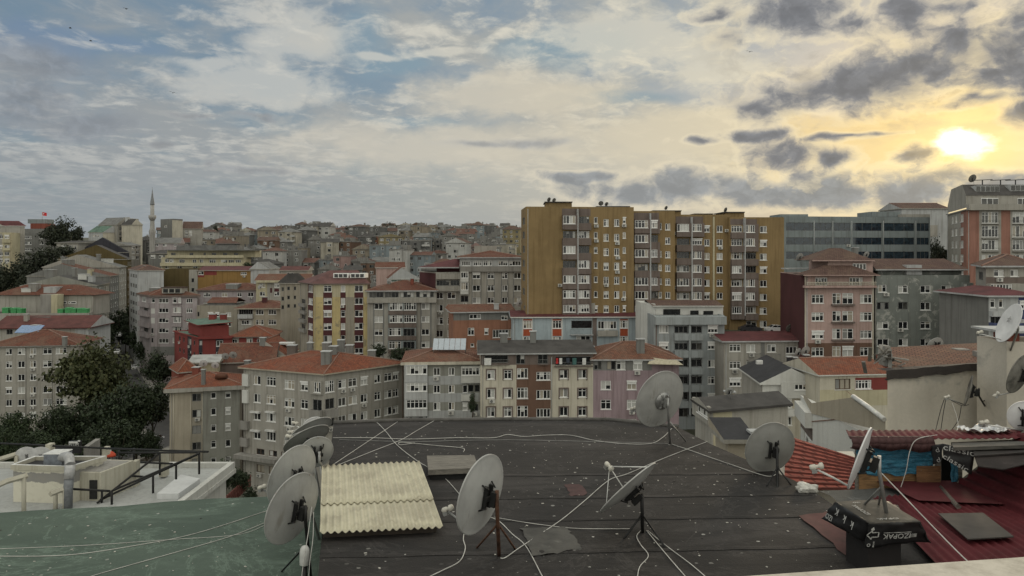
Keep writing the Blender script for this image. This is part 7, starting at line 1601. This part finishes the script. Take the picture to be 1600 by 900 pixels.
# cloud deck seen in perspective
zz_=mathn(n,'ADD',mathn(n,'MAXIMUM',Z,0.),.10); pl_=N(n,'ShaderNodeCombineXYZ'); n.links.new(mathn(n,'DIVIDE',X,zz_),pl_.inputs[0]); n.links.new(mathn(n,'DIVIDE',Y,zz_),pl_.inputs[1]); PL=pl_.outputs[0]
dot=N(n,'ShaderNodeVectorMath',operation='DOT_PRODUCT'); n.links.new(d,dot.inputs[0]); dot.inputs[1].default_value=sd; c=mathn(n,'MAXIMUM',dot.outputs['Value'],0.)
g1=mathn(n,'POWER',c,10.); g2=mathn(n,'POWER',c,90.); g3=mathn(n,'POWER',c,900.)
def ell(px,py,rx,ry,vec):
    a=math.atan2((px-800)/F,1); h=math.sqrt(1+((px-800)/F)**2); e=math.atan2((HY-py)/F,h); sx=F*(1+((px-800)/F)**2)/rx; sy=F*h/ry
    q=N(n,'ShaderNodeVectorMath',operation='MULTIPLY_ADD'); n.links.new(vec,q.inputs[0]); q.inputs[1].default_value=(sx,sy,0); q.inputs[2].default_value=(-a*sx,-e*sy,0)
    l=N(n,'ShaderNodeVectorMath',operation='LENGTH'); n.links.new(q.outputs[0],l.inputs[0]); return l.outputs['Value']
def warp(vec,scale,amp,detail,sq=1.7):
    w1=N(n,'ShaderNodeTexNoise'); w1.inputs['Scale'].default_value=scale; w1.inputs['Detail'].default_value=detail; w1.inputs['Roughness'].default_value=.6
    mp=N(n,'ShaderNodeMapping'); mp.inputs['Scale'].default_value=(1,sq,1); n.links.new(vec,mp.inputs[0]); n.links.new(mp.outputs[0],w1.inputs[0])
    ws=N(n,'ShaderNodeVectorMath',operation='SUBTRACT'); n.links.new(w1.outputs[1],ws.inputs[0]); ws.inputs[1].default_value=(.5,.5,.5)
    wm=N(n,'ShaderNodeVectorMath',operation='MULTIPLY_ADD'); n.links.new(ws.outputs[0],wm.inputs[0]); wm.inputs[1].default_value=amp; n.links.new(vec,wm.inputs[2]); return wm.outputs[0]
AW=warp(A,6.,(.10,.05,0),3); AW2=warp(A,16.,(.05,.03,0),5,1.5)
def fbm(vec,scale,sc,detail=10,rough=.6,dist=.15): return noise(n,vec,scale,detail,rough,dist,sc)
sl=mathn(n,'ADD',ell(1503,224,60,27,AW2),mathn(n,'MULTIPLY',mathn(n,'SUBTRACT',fbm(A,28,(1,2.4,1),5),.5),.7))
sunb=ramp(n,sl,1.0,.0,0,1); sunh=ramp(n,sl,2.8,.4,0,1)
nis=mixc(n,.75,sky.outputs[0],(1.7,2.45,3.25))
warm=mathn(n,'ADD',mathn(n,'MULTIPLY',g1,.55),mathn(n,'MULTIPLY',g2,.5),clamp=True)
lowf=ramp(n,el,.0,.20,1,0)
lf=ramp(n,az,-.62,-.02,1,0)
veil=mixc(n,warm,(3.3,3.5,3.5),(6.0,5.3,3.7))
veil=mixc(n,mathn(n,'MULTIPLY',lf,.75),veil,(2.6,2.85,3.05))
lit=mixc(n,warm,(6.2,6.0,5.3),(9.8,8.3,5.0)); lit=mixc(n,mathn(n,'MULTIPLY',lf,.6),lit,(5.1,5.15,5.0))
c1=noise(n,PL,.75,10,.62,.3); c2=noise(n,PL,2.2,10,.64,.3,sc=(1,.7,1)); c5=noise(n,PL,7.5,8,.62,.4,sc=(1,.8,1))
c3=fbm(AW,3.2,(1,2.2,1)); c4=fbm(AW2,12,(1,1.9,1),10,.62)
cov=ramp(n,mathn(n,'ADD',mathn(n,'MULTIPLY',c1,.5),mathn(n,'MULTIPLY',c3,.5)),.43,.56,0,1)
cov=mathn(n,'MAXIMUM',cov,mathn(n,'MULTIPLY',lowf,.92))
col=mixc(n,cov,nis,veil)
def field(col,L,amt,cc,e0=.35,e1=1.25,na=1.8,nz=None):
    cur=None
    for q in L: v=ell(*q,AW); cur=v if cur is None else mathn(n,'SMOOTH_MIN',cur,v,.3)
    m=mathn(n,'ADD',cur,mathn(n,'MULTIPLY',mathn(n,'SUBTRACT',nz or c4,.5),na)); return mixc(n,mathn(n,'MULTIPLY',ramp(n,m,e1,e0,0,1),amt),col,cc)
# blue openings
col=field(col,[(570,55,46,50),(620,95,70,22),(880,70,120,34),(960,150,110,12),(60,60,120,30),(190,62,90,12),(640,190,90,9)],.85,mixc(n,lf,(2.2,3.1,3.65),(1.6,2.3,3.3)),.35,1.35,1.6)
fsum=mathn(n,'ADD',mathn(n,'ADD',mathn(n,'MULTIPLY',c2,.36),mathn(n,'MULTIPLY',c3,.22)),mathn(n,'MULTIPLY',c5,.42))
fl=ramp(n,fsum,.48,.60,0,1)
fl=mathn(n,'MULTIPLY',fl,ramp(n,el,.05,.14,.25,1)); fl=mathn(n,'MULTIPLY',fl,ramp(n,az,-.5,.12,.6,.85))
col=mixc(n,fl,col,lit)
cream=mixc(n,warm,(5.2,4.95,4.3),(9.0,7.3,4.1))
col=field(col,[(1020,215,230,50),(1150,180,160,30),(700,232,300,50),(900,320,120,10),(820,150,200,40)],.85,cream)
col=field(col,[(480,55,110,50),(400,130,150,40),(1000,60,190,60),(1120,110,90,40),(330,95,60,12),(690,85,60,10),(600,85,40,6)],.6,lit,.5,1.15,2.4)
col=field(col,[(1430,210,250,50),(1380,255,280,30)],.75,(9.6,6.8,2.6))
hb=mathn(n,'MULTIPLY',ramp(n,el,.02,.09,0,1),ramp(n,el,.10,.20,1,0)); hb=mathn(n,'MULTIPLY',hb,ramp(n,az,-.35,.25,0,.55)); col=mixc(n,hb,col,cream)
col=mixc(n,mathn(n,'MULTIPLY',g2,.34),col,(9.8,6.8,2.5)); col=mixc(n,mathn(n,'MULTIPLY',g3,.6),col,(12.5,9.2,3.8))
det=fbm(AW2,13,(1,1.35,1),11,.60); det2=fbm(AW2,34,(1,1.3,1),8,.6)
dd=mathn(n,'ADD',mathn(n,'MULTIPLY',det,.78),mathn(n,'MULTIPLY',det2,.22))
def layer(col,L,dcol,rim,amt,e0,e1,rimw=.5,da=2.4,up=1.6):
    cur=None
    for q in L: v=ell(*q,AW); cur=v if cur is None else mathn(n,'SMOOTH_MIN',cur,v,.35)
    m=mathn(n,'ADD',cur,mathn(n,'MULTIPLY',mathn(n,'SUBTRACT',dd,.5),da))
    den=ramp(n,m,e1,e0,0,1)
    edge=mathn(n,'MULTIPLY',ramp(n,m,e1+.30,e1-.05,0,1),ramp(n,det2,.32,.62,.35,1))
    col=mixc(n,mathn(n,'MULTIPLY',edge,rimw),col,rim)
    shade=mixc(n,ramp(n,m,e0-.5,e1,0,1),dcol,tuple(x*up for x in dcol)); shade=mixc(n,mathn(n,'MULTIPLY',ramp(n,det2,.4,.7,0,.35),1.),shade,tuple(x*2. for x in dcol))
    return mixc(n,mathn(n,'MULTIPLY',den,amt),col,shade)
bright=mixc(n,warm,(6.2,5.8,4.9),(10.5,8.6,4.9))
col=layer(col,[(40,150,95,45),(150,195,80,22),(60,90,120,30),(-120,140,120,80)],(2.0,2.2,2.45),(3.6,3.8,3.9),.8,.2,1.5,0,2.0,1.25)
col=layer(col,[(1050,297,140,26),(1160,300,85,30),(1290,296,105,34),(1430,298,95,32),(915,281,70,9),(1560,300,70,22)],(2.0,2.15,2.3),bright,.88,.45,1.25,.6,3.6,1.3)
col=layer(col,[(1180,160,56,16),(1262,148,95,30),(1350,133,100,38),(1440,112,76,32),(1500,66,60,50),(1590,85,65,66),(1250,12,80,36),(1415,22,70,52),(1196,208,66,9),(1087,221,34,8),(1220,246,62,26),(1300,251,38,19),(1428,247,36,16),(1597,188,30,20),(1130,55,30,14),(1530,160,80,9),(1330,215,70,5),(1700,100,90,90),(1330,40,40,16),(1480,15,60,24),(1120,20,40,10)],(1.35,1.42,1.58),bright,.93,.2,1.4,.5,5.2,2.0)
wisp=ramp(n,mathn(n,'ADD',mathn(n,'MULTIPLY',dd,.6),mathn(n,'MULTIPLY',c2,.4)),.50,.60,0,1); wisp=mathn(n,'MULTIPLY',wisp,mathn(n,'MULTIPLY',ramp(n,az,.16,.42,0,.75),ramp(n,el,.10,.2,0,1)))
col=mixc(n,wisp,col,mixc(n,det2,(2.3,2.25,2.2),(4.2,3.8,3.1)))
col=layer(col,[(320,188,54,6),(411,188,28,7),(245,229,20,6),(322,263,24,8),(392,266,70,6),(425,192,16,6),(825,221,60,8),(745,224,70,6)],(2.4,2.5,2.6),(4.8,4.7,4.3),.7,.2,1.3,.2,3.2,1.2)
col=mixc(n,mathn(n,'MULTIPLY',sunh,.32),col,(13.5,10,4.2)); col=mixc(n,sunb,col,(28,27,22))
# unseen sky overhead and behind the viewer, brightened to fill the facades
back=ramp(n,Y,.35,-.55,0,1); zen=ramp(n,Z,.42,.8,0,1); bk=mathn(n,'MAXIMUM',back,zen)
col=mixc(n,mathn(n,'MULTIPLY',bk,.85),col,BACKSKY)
below=ramp(n,Z,-.02,-.12,0,1); col=mixc(n,below,col,(.6,.6,.6))
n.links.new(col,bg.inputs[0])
wd.cycles.sampling_method='MANUAL'; wd.cycles.sample_map_resolution=512
L=bpy.data.lights.new('Sun','SUN'); L.energy=.7; L.angle=R(12); L.color=(1,.80,.55); lo=link('sun',L); lo.rotation_euler=sd.to_track_quat('Z','Y').to_euler()
# ================================================================== camera
cam=bpy.data.cameras.new('camera'); cam.sensor_width=36; cam.lens=F/1600*36; cam.shift_y=-(450-HY)/1600; cam.clip_start=.1; cam.clip_end=9000
co_=link('camera',cam); co_.location=(0,0,CZ); co_.rotation_euler=(R(90),0,0); S.camera=co_
S.view_settings.view_transform='Standard'; S.view_settings.look='None'; S.view_settings.exposure=.12; S.view_settings.gamma=1; S.view_settings.use_curve_mapping=False
S.cycles.use_denoising=True; S.cycles.max_bounces=5; S.cycles.diffuse_bounces=3; S.cycles.glossy_bounces=2; S.cycles.sample_clamp_indirect=4; S.cycles.use_adaptive_sampling=True; S.cycles.adaptive_threshold=.02
